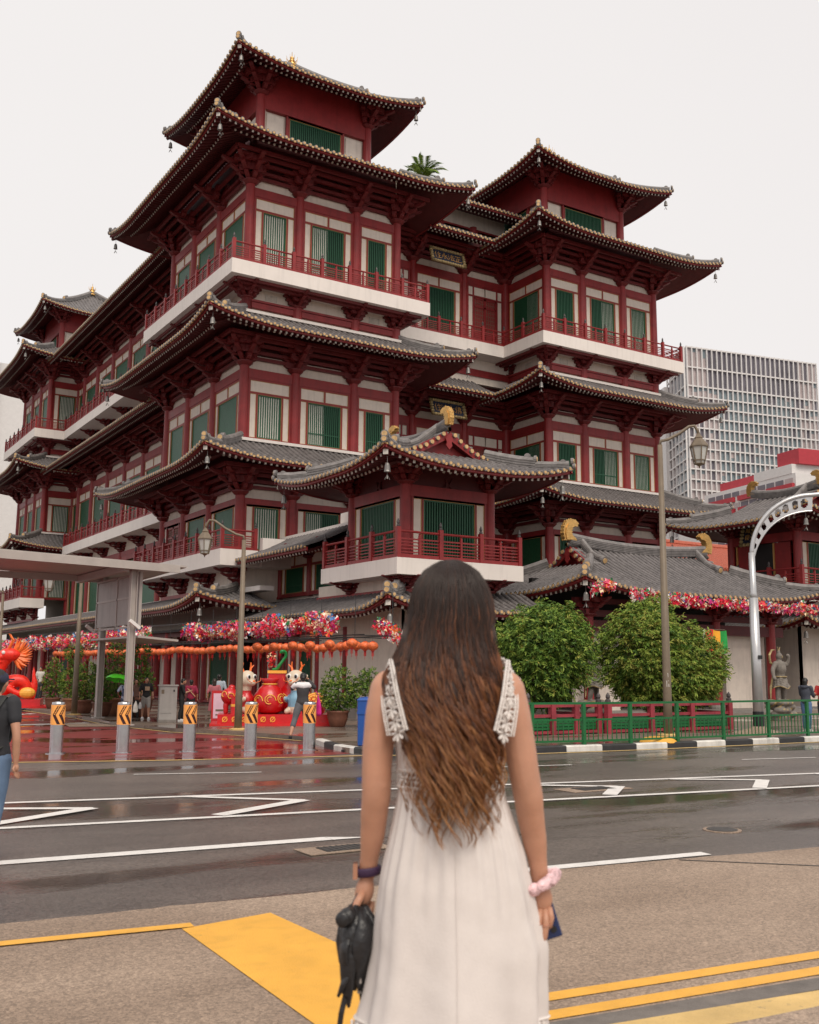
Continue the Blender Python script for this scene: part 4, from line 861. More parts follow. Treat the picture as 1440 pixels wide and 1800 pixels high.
# ------------------------------------------------------------ continuous organic meshes (union of tapered chains, voxel remesh)
TMP=bpy.data.scenes.new('tmp')      # small scratch scene so that remeshing does not re-evaluate the whole temple
def lathe_ell(mb,c,r,rot=None): mb.ell(c,r,12,8,0,rot)
def blob(name,chains,voxel,m,parent=None,ells=(),smooth=3,extra=None,loc=None,colfn=None):
    """chains: lists of (x,y,z,r) or (x,y,z,rx,ry); ells: (centre,radii[,rot])"""
    mb=MB()
    for ch in chains:
        P=[Vector(c[:3]) for c in ch]; rr=[(c[3],c[4]) if len(c)>4 else (c[3],c[3]) for c in ch]
        # resample with Catmull-Rom so limbs bend softly
        Q=[];S_=[]
        for i in range(len(P)-1):
            p0=P[max(i-1,0)];p1=P[i];p2=P[i+1];p3=P[min(i+2,len(P)-1)]; k=5
            for j in range(k):
                t=j/k; a=.5*(2*p1+(p2-p0)*t+(2*p0-5*p1+4*p2-p3)*t*t+(3*p1-p0-3*p2+p3)*t**3); Q.append(a)
                e=t*t*(3-2*t); S_.append((rr[i][0]*(1-e)+rr[i+1][0]*e,rr[i][1]*(1-e)+rr[i+1][1]*e))
        Q.append(P[-1]);S_.append(rr[-1])
        mb.tube(Q,S_,14)
        for q,s_ in ((Q[0],S_[0]),(Q[-1],S_[-1])):
            r_=min(s_); mb.ell(q,(max(s_[0],r_)*.96,s_[1]*.96,r_*.96),12,8)
    for e in ells: mb.ell(e[0],e[1],16,12,0,e[2] if len(e)>2 else None)
    me=mb.mesh(name,[m] if not isinstance(m,list) else m[:1])
    o=bpy.data.objects.new(name,me); TMP.collection.objects.link(o)
    md=o.modifiers.new('r','REMESH'); md.mode='VOXEL'; md.voxel_size=voxel; md.use_smooth_shade=True
    if smooth: sm=o.modifiers.new('s','SMOOTH'); sm.iterations=smooth; sm.factor=.5
    with bpy.context.temp_override(scene=TMP,view_layer=TMP.view_layers[0]):
        dg=bpy.context.evaluated_depsgraph_get(); ev=o.evaluated_get(dg); m2=bpy.data.meshes.new_from_object(ev)
    bpy.data.objects.remove(o); bpy.data.meshes.remove(me); m2.name=name
    if isinstance(m,list):
        m2.materials.clear()
        for q in m: m2.materials.append(MAT[q] if isinstance(q,str) else q)
        for p in m2.polygons: p.material_index=colfn(p.center,p.normal)
    if extra is not None:
        bm=bmesh.new(); bm.from_mesh(m2); t=extra.mesh('x',m if not isinstance(m,list) else m[0],True); bm.from_mesh(t); bm.to_mesh(m2); bm.free(); bpy.data.meshes.remove(t)
    return link(name,m2,parent,loc)
# ------------------------------------------------------------ street furniture
mat('sign_orange',(.95,.42,.10),.4,var=.03); mat('sign_black',(.035,.004,.004),.4); mat('rail_green',(.006,.12,.03),.4,var=.15,scale=3); mat('fence_red',(.30,.035,.05),.55,var=.25,scale=2,dirt=.3)
mat('bin_blue',(.01,.07,.30),.4,var=.08); mat('cabinet',(.36,.34,.32),.5,var=.08,dirt=.2); mat('lamp_glass',(.5,.5,.47),.1,var=.05); mat('clay',(.16,.06,.035),.6,var=.25,scale=4,dirt=.2); mat('clay2',(.24,.10,.05),.6,var=.25,scale=4,dirt=.2); mat('soil',(.03,.02,.015),.9)
for b,(x,y,w_) in enumerate(((5.11,20.79,'leftmost'),(6.27,20.37,'second from the left'),(7.51,20.07,'middle one of five'),(8.71,19.81,'second from the right'),(9.84,19.42,'rightmost, beside the kerb end'))):
    t=thing('bollard','steel bollard with orange arrow sleeve, '+w_,'bollard',(x,y,.004),group='steel bollards across the red crossing')
    t.rotation_euler=(0,0,-math.atan2(x,y))
    m=MB(); m.cyl((0,0,0),(0,0,.95),.125,.125,24); m.lathe((0,0,.95),[(.125,0),(.115,.02),(.06,.035),(.01,.04)],24); m.build('tube','steel',t,smooth=False)
    MB().lathe((0,0,0),[(.19,0),(.19,.012),(.13,.02)],20).build('base_ring','steel',t)
    m=MB(); k=16
    def cyp(a,z,r): return (r*math.sin(a),-r*math.cos(a),z)
    m.tube([(0,0,.545),(0,0,.92)],.134,28,0)
    for c0 in (-.62,.10):     # two chevrons pointing left, wrapped on the sleeve
        for s_ in (-1,1):
            for j in range(6):
                f0,f1=j/6,(j+1)/6; zc=.7325
                def q(f,w): return cyp((c0+f*.55+w)*1.25,zc+s_*f*.175,.1375)
                m.add([q(f0,0),q(f0,.36),q(f1,.36),q(f1,0)],[(0,1,2,3) if s_>0 else (3,2,1,0)],1)
    m.build('arrow_sleeve',['sign_orange','sign_black'],t)
def lamp(label,x,y,H,arm,dirv,s=1.,num=False):
    t=thing('street_lamp',label,'street lamp',(x,y,.1),group='lantern street lamps')
    d=Vector((*dirv,0)).normalized(); m=MB()
    m.tube([(0,0,0),(0,0,.9),(0,0,H-.1)],[.105*s,.095*s,.055*s],14); m.build('pole','lamp_paint',t,smooth=True)
    MB().lathe((0,0,0),[(.24*s,0),(.24*s,.03),(.13*s,.05)],14).build('base_flange','pale_yellow',t)
    m=MB(); P=[Vector((0,0,H-.12)),Vector((0,0,H))+d*.02*arm,Vector((0,0,H+.05*arm))+d*.22*arm,Vector((0,0,H+.20*arm))+d*.50*arm,Vector((0,0,H+.40*arm))+d*.78*arm,Vector((0,0,H+.42*arm))+d*.92*arm,Vector((0,0,H+.30*arm))+d*1.0*arm,Vector((0,0,H+.18*arm))+d*1.02*arm]
    m.tube(P,.035*s,10); m.build('gooseneck_arm','lamp_paint',t,smooth=True)
    e=P[-1]; hd=MB(); hd.lathe(e+Vector((0,0,-.28*s)),[(.22*s,0),(.21*s,.03*s),(.14*s,.13*s),(.09*s,.19*s),(.10*s,.21*s),(.05*s,.28*s),(.03*s,.34*s)],6)
    for k in range(6):
        a=k*math.pi/3; hd.bar(e+Vector((.20*s*math.cos(a),.20*s*math.sin(a),-.28*s)),e+Vector((.12*s*math.cos(a),.12*s*math.sin(a),-.68*s)),.022*s,.022*s); b=a+math.pi/3
        for r_,z in ((.12,-.68),(.135,-.60),(.2,-.285)): hd.bar(e+Vector((r_*s*math.cos(a),r_*s*math.sin(a),z*s)),e+Vector((r_*s*math.cos(b),r_*s*math.sin(b),z*s)),.02*s,.02*s)
    hd.lathe(e+Vector((0,0,-.78*s)),[(.01,0),(.02*s,.04*s),(.11*s,.1*s)],6); ho=hd.build('lantern_head','lamp_paint',t)
    MB().lathe(e+Vector((0,0,-.67*s)),[(.105*s,0),(.185*s,.38*s)],6).build('glass','lamp_glass',ho); MB().lathe(e+Vector((0,0,-.55*s)),[(.03*s,0),(.04*s,.2*s),(.02*s,.27*s)],8).build('bulb','white',ho)
    if num:
        m=MB()
        for (a,b,c,e2) in ((-.012,.012,1.42,1.52),(-.03,-.012,1.18,1.34),(.012,.03,1.18,1.26),(-.012,.012,1.18,1.20),(-.012,.012,1.24,1.26),(-.012,.02,1.32,1.34)):
            for j in range(3):
                x0=a+(b-a)*j/3; x1=a+(b-a)*(j+1)/3
                def pp(x_,z_): return Vector((math.sin(yaw),math.cos(yaw),0))*-.1+Vector((math.cos(yaw),-math.sin(yaw),0))*x_+Vector((0,0,z_))
                m.add([pp(x0,c),pp(x1,c),pp(x1,e2),pp(x0,e2)],[(0,1,2,3)])
        m.build('pole_number','white',t)
    return t
lv=(-.846,.533)
lamp('brown lantern street lamp in front of the pink pinwheel band, arm to the left',10.66,25.05,4.98,1.0,lv,.95)
lamp('brown lantern street lamp rising past the clipped trees, arm to the right',19.29,18.56,7.42,.98,(.846,-.533),1.12,True)
lamp('brown lantern street lamp beside the bus shelter and potted shrubs',9.07,34.84,4.5,1.05,lv,.95)
lamp('brown lantern street lamp at the left edge, farthest of them',8.83,46.4,4.7,1.05,lv,.95)
# curved silver road lamp
t=thing('road_lamp','tall silver road lamp whose curved bracket is pierced by round holes','road lamp',(22.24,18.23,.1)); rd=Vector((.80,-.60,0))
m=MB(); m.tube([(0,0,0),(0,0,3.5)],[.135,.115],16); m.tube([(0,0,3.45),(0,0,3.62),(0,0,4.7)],[.115,.085,.08],16); m.build('pole','silver',t,smooth=True)
m=MB(); m.tube([(0,0,0),(0,0,.55)],[.145,.14],16); m.build('black_base_band','black',t); MB().lathe((0,0,-.02),[(.75,0),(.6,.04),(.25,.14),(.14,.2)],18).build('concrete_foot','concrete',t)
arc=[]; 
for k in range(17):
    a=math.pi/2*k/16; arc.append(Vector((0,0,4.6+1.65*math.sin(a)))+rd*(1.65*(1-math.cos(a))))
arc+= [Vector((0,0,6.32))+rd*2.3,Vector((0,0,6.45))+rd*3.4]
m=MB(); m.tube(arc,.06,10); m.build('curved_arm','silver',t,smooth=True)
inner=[Vector((0,0,4.6+1.22*math.sin(math.pi/2*k/16)))+rd*(.07+.10*math.sin(math.pi/2*min(1,k/6))+1.45*(1-math.cos(math.pi/2*k/16))) for k in range(17)]
# pierced web: short plate pieces leaving round gaps
m=MB(); web=arc[:17]; sdv=Vector((-rd.y,rd.x,0))
holes=[2,4,6,8,9.6,11.2,13,14.6]
for k in range(64):
    f0=k/4; f1=(k+1)/4; 
    def at(L_,f): i=min(int(f),15); return L_[i]+(L_[i+1]-L_[i])*(f-i)
    p0,p1,q0,q1=at(web,f0),at(web,f1),at(inner,f0),at(inner,f1)
    fm=(f0+f1)/2; hh=min(abs(fm-h) for h in holes); rr=.62
    if hh<rr:
        c=math.sqrt(max(0,rr*rr-hh*hh))/rr*.30
        for a_,b_ in ((0,.5-c),(.5+c,1)):
            m.prism([p0+(q0-p0)*a_-sdv*.012,p1+(q1-p1)*a_-sdv*.012,p1+(q1-p1)*b_-sdv*.012,p0+(q0-p0)*b_-sdv*.012],sdv*.024)
    else: m.prism([p0-sdv*.012,p1-sdv*.012,q1-sdv*.012,q0-sdv*.012],sdv*.024)
m.build('pierced_web','silver',t); MB().tube(inner,.02,6).build('web_edge','silver',t)
MB().box((-.07,-.15,1.9),(.07,-.135,2.0)).build('service_hatch','black',t)
# covered walkway
t=thing('walkway_shelter','grey steel covered walkway with flat canopy and open panel frame','shelter',(8.9,30.4,.1))
for y in (2.24,-2.19):
    m=MB(); x=.33 if y>0 else -.13
    m.box((x-.09,y-.1,0),(x-.07,y+.1,4.35)); m.box((x+.07,y-.1,0),(x+.09,y+.1,4.35)); m.box((x-.07,y-.012,0),(x+.07,y+.012,4.35)); m.box((x-.16,y-.16,0),(x+.16,y+.16,.03)); m.build('post','grey_metal',t)
m=MB(); m.prism([Vector((-5.6,-2.9,4.50)),Vector((1.25,-2.55,4.34)),Vector((1.6,2.7,4.34)),Vector((-5.6,2.7,4.50))],(0,0,.05)); m.prism([Vector((-5.6,-2.93,4.30)),Vector((1.05,-2.58,4.18)),Vector((1.05,-2.50,4.18)),Vector((-5.6,-2.85,4.30))],(0,0,.2)); m.box((-5.5,2.4,4.2),(1.4,2.5,4.4)); m.box((-.5,-2.4,4.15),(-.35,2.5,4.36)); m.build('canopy','grey_metal',t)
for a,b in ((-2.1,0.05),(.05,2.1)):
    for z0,z1 in ((2.75,3.5),(3.55,4.1)):
        m=MB(); xx=.1; m.box((xx-.02,a+.06,z0),(xx+.02,b-.06,z1)); m.build('infill_panel','cabinet',t)
m=MB()
for y in (-2.1,0,2.1): m.box((.06,y-.04,2.6),(.14,y+.04,4.2))
for z in (2.68,3.52,4.15): m.box((.06,-2.1,z-.03),(.14,2.1,z+.03))
m.build('panel_frame','grey_metal',t)
m=MB(); m.prism([Vector((0,-2.4,2.36)),Vector((1.25,-2.1,2.28)),Vector((1.6,2.3,2.28)),Vector((0,2.3,2.36))],(0,0,.06)); m.build('lower_canopy','grey_metal',t)
for y in (2.2,-2.2): m=MB(); m.bar((.05,y-.12,2.62),(-.25,y-.2,2.82),.07,.09); m.build('floodlight','white',t)
# cabinet, bin, mound
t=thing('utility_cabinet','pale grey roadside utility cabinet with double doors near the display','cabinet',(10.42,29.75,.1),-.25)
MB().box((-.26,-.22,0),(.26,.22,.06)).build('plinth','grey_stone',t); MB().box((-.25,-.21,.06),(.25,.21,1.02)).build('body','cabinet',t); MB().box((-.28,-.24,1.02),(.28,.24,1.06)).build('lid','cabinet',t)
for s_ in (-1,): m=MB(); m.box((-.23,-.222,.25),(.10,-.212,.98)); m.build('door','cabinet',t); MB().box((-.2,-.225,.8),(-.12,-.221,.92)).build('label_plate','lamp_paint',t)
MB().box((.14,-.224,.86),(.18,-.212,.92)).build('lock','black',t)
t=thing('litter_bin','blue plastic litter bin at the kerb behind the woman','bin',(10.85,18.85,.1),.3)
m=MB(); m.lathe((0,0,0),[(.2,0),(.23,.02),(.24,.62),(.26,.64),(.26,.7)],4); m.build('body','bin_blue',t); m=MB(); m.lathe((0,0,.7),[(.25,0),(.25,.2),(.27,.22),(.2,.27),(.02,.29)],4); m.build('hood','bin_blue',t)
m=MB(); m.prism([Vector((-.06,-.178,.3)),Vector((.0,-.178,.42)),Vector((.06,-.178,.3)),Vector((0,-.178,.22))],(0,-.006,0)); m.build('recycling_mark','white',t)
t=thing('yellow_mound','low yellow painted concrete mound on the kerb edge','mound',(17.3,16.95,.1)); MB().lathe((0,0,0),[(.42,0),(.40,.03),(.33,.09),(.2,.12),(.02,.13)],20).build('mound','yellow_paint',t)
# green pedestrian railing
fp=[(12.35,17.25),(13.72,16.98),(14.97,16.80),(16.21,16.70),(17.62,16.68),(19.10,16.66),(20.73,16.70),(22.2,16.72),(23.8,16.66),(25.5,16.6)]
t=thing('pedestrian_railing','green steel pedestrian railing with upright bars along the right pavement','railing',(18,16.7,.1),world=True)
for p in fp: m=MB(); m.box((p[0]-.04,p[1]-.03,.1),(p[0]+.04,p[1]+.03,.98)); m.build('post','rail_green',t)
for a,b in zip(fp[:-1],fp[1:]):
    A=Vector((*a,0));B=Vector((*b,0)); U=Vector((0,0,1)); m=MB(); m.bar(A+U*.98,B+U*.98,.06,.045); m.bar(A+U*.64,B+U*.64,.04,.04); m.bar(A+U*.20,B+U*.20,.04,.04); m.build('rail','rail_green',t)
    m=MB(); k=max(6,round((B-A).length/.125))
    for j in range(1,k): q=A+(B-A)*j/k; m.bar(q+U*.2,q+U*.64,.016,.016,0,(1,0,0))
    m.build('upright_bars','rail_green',t)
# red planter railings with green slatted boards
def planter(label,a,b,y0,y1):
    t=thing('planter_fence',label,'planter',((a+b)/2,y0,.1),world=True,group='red planter fences around the clipped trees')
    xs=[a+(b-a)*k/3 for k in range(4)]
    for i,x in enumerate(xs):
        m=MB(); m.box((x-.07,y0-.07,.1),(x+.07,y0+.07,.86),0)
        if i in(0,3): m.lathe((x,y0,.86),[(.05,0),(.07,.03),(.07,.08),(.04,.1),(.06,.15),(.05,.2),(.01,.26)],8,1)
        m.build('post',['fence_red','finial'],t)
    for x0,x1 in zip(xs[:-1],xs[1:]):
        m=MB(); 
        for z in (.80,.56,.16): m.box((x0+.07,y0-.035,z-.035),(x1-.07,y0+.035,z+.035))
        m.build('rail','fence_red',t)
        for k in range(4): m=MB(); z=.22+.078*k; m.box((x0+.09,y0+.0,z),(x1-.09,y0+.03,z+.062)); m.build('green_board','rail_green',t)
    for x in (a,b):
        m=MB(); 
        for z in (.80,.56,.16): m.box((x-.035,y0+.07,z-.035),(x+.035,y1,z+.035))
        m.build('side_rail','fence_red',t)
    MB().box((a+.05,y0+.06,.1),(b-.05,y1,.34)).build('soil_bed','soil',t)
planter('red planter fence with green boards below the left clipped tree',16.0,18.28,19.95,21.6)
planter('red planter fence with green boards below the right clipped tree',18.42,22.9,19.75,21.4)
# Buddhist flag hung between gate columns
t=thing('hanging_flag','white, red, yellow and green striped banner hung under the gate eave','flag',(28.6,25.2,1.6))
cols=[('flag_w',(.75,.73,.7)),('flag_r',(.62,.01,.02)),('flag_y',(.85,.38,.02)),('flag_g',(.01,.30,.05))]
for n_,c in cols: mat(n_,c,.7,var=.06)
for k,(n_,c) in enumerate(cols):
    m=MB(); rows=[]
    x0=-.62+(.18 if k else 0)+.36*(k-1 if k else 0)
    wd=.18 if k==0 else .36
    for j in range(9): rows.append([Vector((x0+wd*i/4,.025*math.sin((x0+wd*i/4)*14+j*.4),.72+.8*(1-j/8)-.03*math.sin((x0+wd*i/4)*5))) for i in range(5)])
    m.grid(rows); m.build('stripe',n_,t)
m=MB(); m.cyl((-.7,0,1.54),(.55,0,1.54),.012,.012,6); m.build('rope','lamp_paint',t)
# lanterns
mat('lantern',(.82,.18,.055),.42,var=.4,scale=14,sub=1); mat('lantern_red',(.62,.015,.015),.5,var=.15); mat('cable',(.02,.02,.02),.5)
def lantern_proto():
    t=thing('paper_lantern','round orange paper lantern with red tassel','lantern',(0,0,0),group='x')
    k=12; m=MB(); prof=[]
    for i in range(13): th=math.pi*i/12; prof.append((max(.035,.165*math.sin(th)),-.135*math.cos(th)))
    n=16; vs=[];fs=[]
    for r_,z in prof:
        for j in range(n): a=2*math.pi*j/n; q=r_*(1+(.035 if j%2 else -.02)*(r_>.05)); vs.append((q*math.cos(a),q*math.sin(a),z))
    for i in range(12):
        for j in range(n): b=(j+1)%n; fs.append((i*n+j,i*n+b,(i+1)*n+b,(i+1)*n+j))
    m.add(vs,fs); m.build('shade','lantern',t,smooth=True)
    MB().cyl((0,0,.115),(0,0,.14),.055,.055,10).build('cap','lantern_red',t); MB().cyl((0,0,-.15),(0,0,-.115),.055,.05,10).build('collar','lantern_red',t)
    m=MB(); 
    for j in range(7): a=j*.9; m.cyl((.03*math.cos(a),.03*math.sin(a),-.15),(.035*math.cos(a),.035*math.sin(a),-.30),.006,.004,4)
    m.cyl((0,0,-.15),(0,0,-.40),.01,.006,5); m.build('tassel','lantern_red',t); MB().cyl((0,0,.14),(0,0,.27),.004,.004,4).build('hook','cable',t)
    return t
o1='first second third fourth fifth sixth seventh eighth ninth tenth eleventh twelfth thirteenth fourteenth fifteenth sixteenth seventeenth eighteenth nineteenth'.split()
def ORD(n): return o1[n-1] if n<20 else ({2:'twent',3:'thirt',4:'fort',5:'fift',6:'sixt'}[n//10]+('ieth' if n%10==0 else 'y-'+o1[n%10-1]))
LP=lantern_proto(); first=True; A=Vector((15.40,26.35,2.33)); B=Vector((13.35,56,2.33)); cnt=0
def put_lantern(p,label,group,rz):
    global first
    o=LP if first else copy_tree(LP); first=False
    o.location=p; o['label']=label; o['group']=group; o.rotation_euler=(0,0,rz); return o
k=64
for i in range(k):
    f=(i/k)**1.0; p=A+(B-A)*f; p.z+=.03*math.sin(i*.7)+rnd.uniform(-.012,.012); p.x+=rnd.uniform(-.05,.05)
    put_lantern(p,'orange paper lantern with red tassel, %s from the right end of the long row'%ORD(i+1),'lanterns in the long hanging row',rnd.uniform(0,3))
for i,(x,y,z) in enumerate(((14.75,26.5,2.40),(14.6,27.6,2.38),(14.5,28.7,2.36),(14.45,29.8,2.37),(14.35,31.0,2.35),(14.3,32.2,2.37),(16.1,25.9,2.37))):
    put_lantern(Vector((x,y,z)),'orange paper lantern in the short second row, %s from its near end'%ORD(i+1) if i<6 else 'single orange lantern at the right end, apart from the row','lanterns in the short second row' if i<6 else 'lone lantern',.3*i)
t=thing('lantern_cable_frame','thin dark cable frame carrying lanterns and pinwheels along the arcade','frame',(14.5,40,2.5),world=True)
m=MB(); 
for o_,z in ((0,2.6),(-.9,2.62),(-.9,3.3)): m.bar(A+Vector((o_+.9*(-.0),-1,z-2.33)),B+Vector((o_,2,z-2.33)),.03,.03)
m.build('cable','cable',t)
for j in range(16):
    y=26+2*j; m=MB(); x=A.x+(B.x-A.x)*(y-A.y)/(B.y-A.y); m.bar((x-.9,y,2.62),(x+1.6,y,2.62),.03,.03); m.bar((x+.4,y,2.62),(x+.4,y,3.9),.015,.015); m.build('hanger','cable',t)
# pinwheel garlands
for n_,c in (('pw_red',(.78,.02,.05)),('pw_pink',(.85,.12,.24)),('pw_cream',(.88,.68,.42)),('pw_white',(.85,.80,.76)),('pw_blue',(.06,.20,.48)),('pw_green',(.04,.30,.10)),('pw_mag',(.60,.02,.22)),('pw_orange',(.85,.20,.05))): mat(n_,c,.35,var=.1)
PW=['pw_red','pw_pink','pw_cream','pw_white','pw_blue','pw_green','pw_mag','pw_orange']; PWw=[34,17,16,14,4,4,8,6]
def garland(label,a,b,n,rz,ry,size,lump=.35):
    r_=random.Random(hash(label)%1000 if False else len(label)*7+n); m=MB(); a=Vector(a);b=Vector(b); d=b-a; u=d.normalized(); s=Vector((-u.y,u.x,0))
    for i in range(n):
        f=r_.random(); ph=f*d.length
        h=1+lump*math.sin(ph*1.9)+lump*.6*math.sin(ph*4.3+1)
        while True:
            y,z=r_.uniform(-1,1),r_.uniform(-1,1)
            if y*y+z*z<1: break
        c=a+d*f+s*y*ry*h+Vector((0,0,z*rz*h+.12*lump*math.sin(ph*2.7)))
        ax=Vector((r_.uniform(-1,1),r_.uniform(-1,1),r_.uniform(-.4,1))).normalized(); q=ax.orthogonal().normalized(); w_=ax.cross(q); sz=size*r_.uniform(.75,1.25)
        k1=r_.choices(range(8),PWw)[0]
        if z>.45 and r_.random()<.3: k1=r_.choice((4,5))
        k2=k1 if r_.random()<.6 else r_.choices(range(8),PWw)[0]
        for j in range(5):
            an=j*1.2566+r_.random(); e=q*math.cos(an)+w_*math.sin(an); g=q*math.cos(an+.7)+w_*math.sin(an+.7)
            m.add([c,c+e*sz+ax*sz*.15,c+g*sz*.75+ax*sz*.45],[(0,1,2)],k1 if j%2 else k2)
    k=int(d.length/.5)
    for j in range(k): p=a+d*j/k; m.tube([p,p+Vector((r_.uniform(-.1,.1),r_.uniform(-.1,.1),-rz*1.6))],.006,4,0)
    o=m.build('pinwheel_garland',PW,None); tag(o,label,'garland',group='pinwheel garlands'); return o
garland('thick pink and red pinwheel garland right of the walkway shelter, above the dragon display',(13.75,37.2,2.93),(13.75,25.9,2.93),1500,.22,.28,.125)
garland('long red pinwheel garland at far left above the lantern row',(12.75,66,2.86),(12.75,39.0,2.86),1700,.26,.3,.14)
garland('short drooping pinwheel cluster right behind the woman’s shoulder'.replace('’',"'"),(16.0,27.0,2.95),(15.9,25.6,2.55),150,.18,.18,.115)
garland('small pinwheel bunch at the left corner of the gate eave',(24.0,26.45,4.35),(25.0,26.45,4.6),80,.17,.16,.13,.2)
garland('small pinwheel bunch second along the gate eave, above the trees',(25.9,26.45,4.28),(27.1,26.45,4.32),110,.18,.16,.13,.2)
garland('long pinwheel garland along the gate eave at right',(27.7,26.45,4.20),(39.5,26.45,4.12),1000,.17,.17,.13,.25)
# ------------------------------------------------------------ plants
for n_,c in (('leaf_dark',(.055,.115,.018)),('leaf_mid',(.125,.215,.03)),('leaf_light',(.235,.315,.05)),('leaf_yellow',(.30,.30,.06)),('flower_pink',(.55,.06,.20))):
    mat(n_,c,.6,var=.25,scale=2,spec=.25); b=MAT[n_].node_tree.nodes['Principled BSDF']; b.inputs['Transmission Weight'].default_value=0
    b.inputs['Subsurface Weight'].default_value=0
mat('bark',(.09,.065,.045),.85,var=.3,scale=10,bump=.6)
LV=['leaf_dark','leaf_mid','leaf_light','leaf_yellow','flower_pink']
def leaf(m,p,d,side,L_,W_,k):
    n=d.cross(side).normalized()*W_*.25; mid=p+d*L_*.45
    m.add([p,mid+side*W_*.5+n,p+d*L_-n*.8,mid-side*W_*.5+n],[(0,1,2),(0,2,3)],k)
def crown(m,lobes,n,L_,W_,r_,droop=.6,per=9,wts=(30,40,22,8),flower=0,shell=.62,lump=.13):
    """sprays of leaves through the volume of overlapping lobes; denser toward the outside, outline broken by lumps"""
    vol=[l[1][0]*l[1][1]*l[1][2] for l in lobes]
    for _ in range(n):
        c,rd=r_.choices(lobes,vol)[0]; c=Vector(c)
        v=Vector((r_.gauss(0,1),r_.gauss(0,1),r_.gauss(0,1))).normalized()
        q=noise.noise(v*2.6+c)*1.6+noise.noise(v*6+c)*.8
        f=(shell+(1-shell)*r_.random()**.5)*(1+lump*q)
        p=c+Vector((v.x*rd[0],v.y*rd[1],v.z*rd[2]))*f
        out=(Vector((v.x,v.y,v.z*.6))+Vector((0,0,.25))).normalized(); tw=(out+Vector((r_.uniform(-.6,.6),r_.uniform(-.6,.6),r_.uniform(-.3,.5)))).normalized()
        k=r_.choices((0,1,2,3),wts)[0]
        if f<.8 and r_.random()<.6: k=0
        for j in range(per):
            t=j/per; b=p+tw*t*L_*1.6+Vector((0,0,-droop*t*t*L_*1.2))
            an=r_.uniform(0,6.28); s=tw.orthogonal().normalized(); s=s*math.cos(an)+tw.cross(s)*math.sin(an)
            d=(tw*.6+s*.8+Vector((0,0,-droop))).normalized(); sd=d.cross(Vector((r_.uniform(-1,1),r_.uniform(-1,1),1))).normalized()
            kk=k if r_.random()<.75 else r_.choices((0,1,2,3),wts)[0]
            leaf(m,b,d,sd,L_*r_.uniform(.7,1.25),W_*r_.uniform(.8,1.2),kk)
        if flower and r_.random()<flower and f>.85:
            for j in range(4):
                d=Vector((r_.gauss(0,1),r_.gauss(0,1),r_.gauss(0,1))).normalized(); leaf(m,p+out*.05,d,d.orthogonal().normalized(),.05,.05,4)
def tree(label,base,lobes,n,seed,trunk_r=.11,wts=(30,42,22,6)):
    r_=random.Random(seed); t=thing('clipped_tree',label,'tree',base,group='clipped trees in the red planters'); B=Vector(base)
    m=MB(); c=sum((Vector(l[0]) for l in lobes),Vector())/len(lobes)-B
    m.tube([(0,0,0),(.03,.02,.35),(.0,.0,.9)],[trunk_r,trunk_r*.8,trunk_r*.7],10)
    for k in range(16):
        l=r_.choice(lobes); v=Vector((r_.uniform(-1,1),r_.uniform(-1,1),r_.uniform(-.3,1))).normalized(); e=Vector(l[0])-B+Vector((v.x*l[1][0],v.y*l[1][1],v.z*l[1][2]))*.8
        s=Vector((0,0,r_.uniform(.4,.9))); m.tube([s,s*.5+e*.5+Vector((0,0,.15)),e],[trunk_r*.45,trunk_r*.28,.012],6)
    m.build('trunk','bark',t)
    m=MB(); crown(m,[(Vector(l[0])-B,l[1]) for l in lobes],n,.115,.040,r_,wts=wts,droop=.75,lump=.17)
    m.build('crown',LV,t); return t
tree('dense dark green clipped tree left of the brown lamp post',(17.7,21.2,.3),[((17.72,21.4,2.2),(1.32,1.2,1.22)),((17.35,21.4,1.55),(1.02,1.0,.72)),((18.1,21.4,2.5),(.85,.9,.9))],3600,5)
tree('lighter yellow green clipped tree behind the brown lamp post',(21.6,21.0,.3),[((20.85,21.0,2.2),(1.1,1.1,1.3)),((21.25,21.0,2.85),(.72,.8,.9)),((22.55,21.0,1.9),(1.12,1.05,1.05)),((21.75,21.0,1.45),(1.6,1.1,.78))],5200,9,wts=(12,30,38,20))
MAT['leaf_mid'],
POT=MB().lathe((0,0,0),[(.20,0),(.24,.03),(.32,.28),(.33,.42),(.36,.45),(.36,.50),(.31,.50),(.30,.44)],20)
POTm=[POT.mesh('pot_a','clay',True),POT.mesh('pot_b','clay2',True)]
def potted(label,x,y,sc,H,W_,seed,shape='bush',flower=.0,pm=0,n=420,wts=(34,40,20,6)):
    t=thing('potted_shrub',label,'potted plant',(x,y,.1),group='potted shrubs on the forecourt'); r_=random.Random(seed)
    link('pot',POTm[pm],t,(0,0,0),0,(sc,sc,sc)); MB().cyl((0,0,.4*sc),(0,0,.455*sc),.3*sc,.3*sc,14).build('soil','soil',t)
    z0=.45*sc; m=MB(); b=MB()
    if shape=='bush': lobes=[((0,0,z0+H*.5),(W_*.5,W_*.5,H*.5)),((0,0,z0+H*.35),(W_*.55,W_*.55,H*.35))]
    else: lobes=[((0,0,z0+H*.28),(W_*.5,W_*.5,H*.27)),((0,0,z0+H*.82),(W_*.36,W_*.36,H*.18)),((0.05,0,z0+H*.58),(W_*.25,W_*.25,H*.12))]
    b.tube([(0,0,z0-.1),(.02,.01,z0+H*.3),(0,0,z0+H*.8)],[.03,.025,.012],7)
    for k in range(8): a=k*.8; b.tube([(0,0,z0+H*.12),(W_*.3*math.cos(a),W_*.3*math.sin(a),z0+H*(.3+.05*(k%3)))],[.014,.006],5)
    b.build('stem','bark',t); crown(m,lobes,int(n*1.2),.06,.038,r_,droop=.25,per=7,wts=wts,flower=flower,shell=.5,lump=.12); m.build('foliage',LV,t); return t
potted('bushy green shrub in a round clay pot, left of the pair by the cream wall',13.62,25.2,.88,1.22,.86,1,n=520)
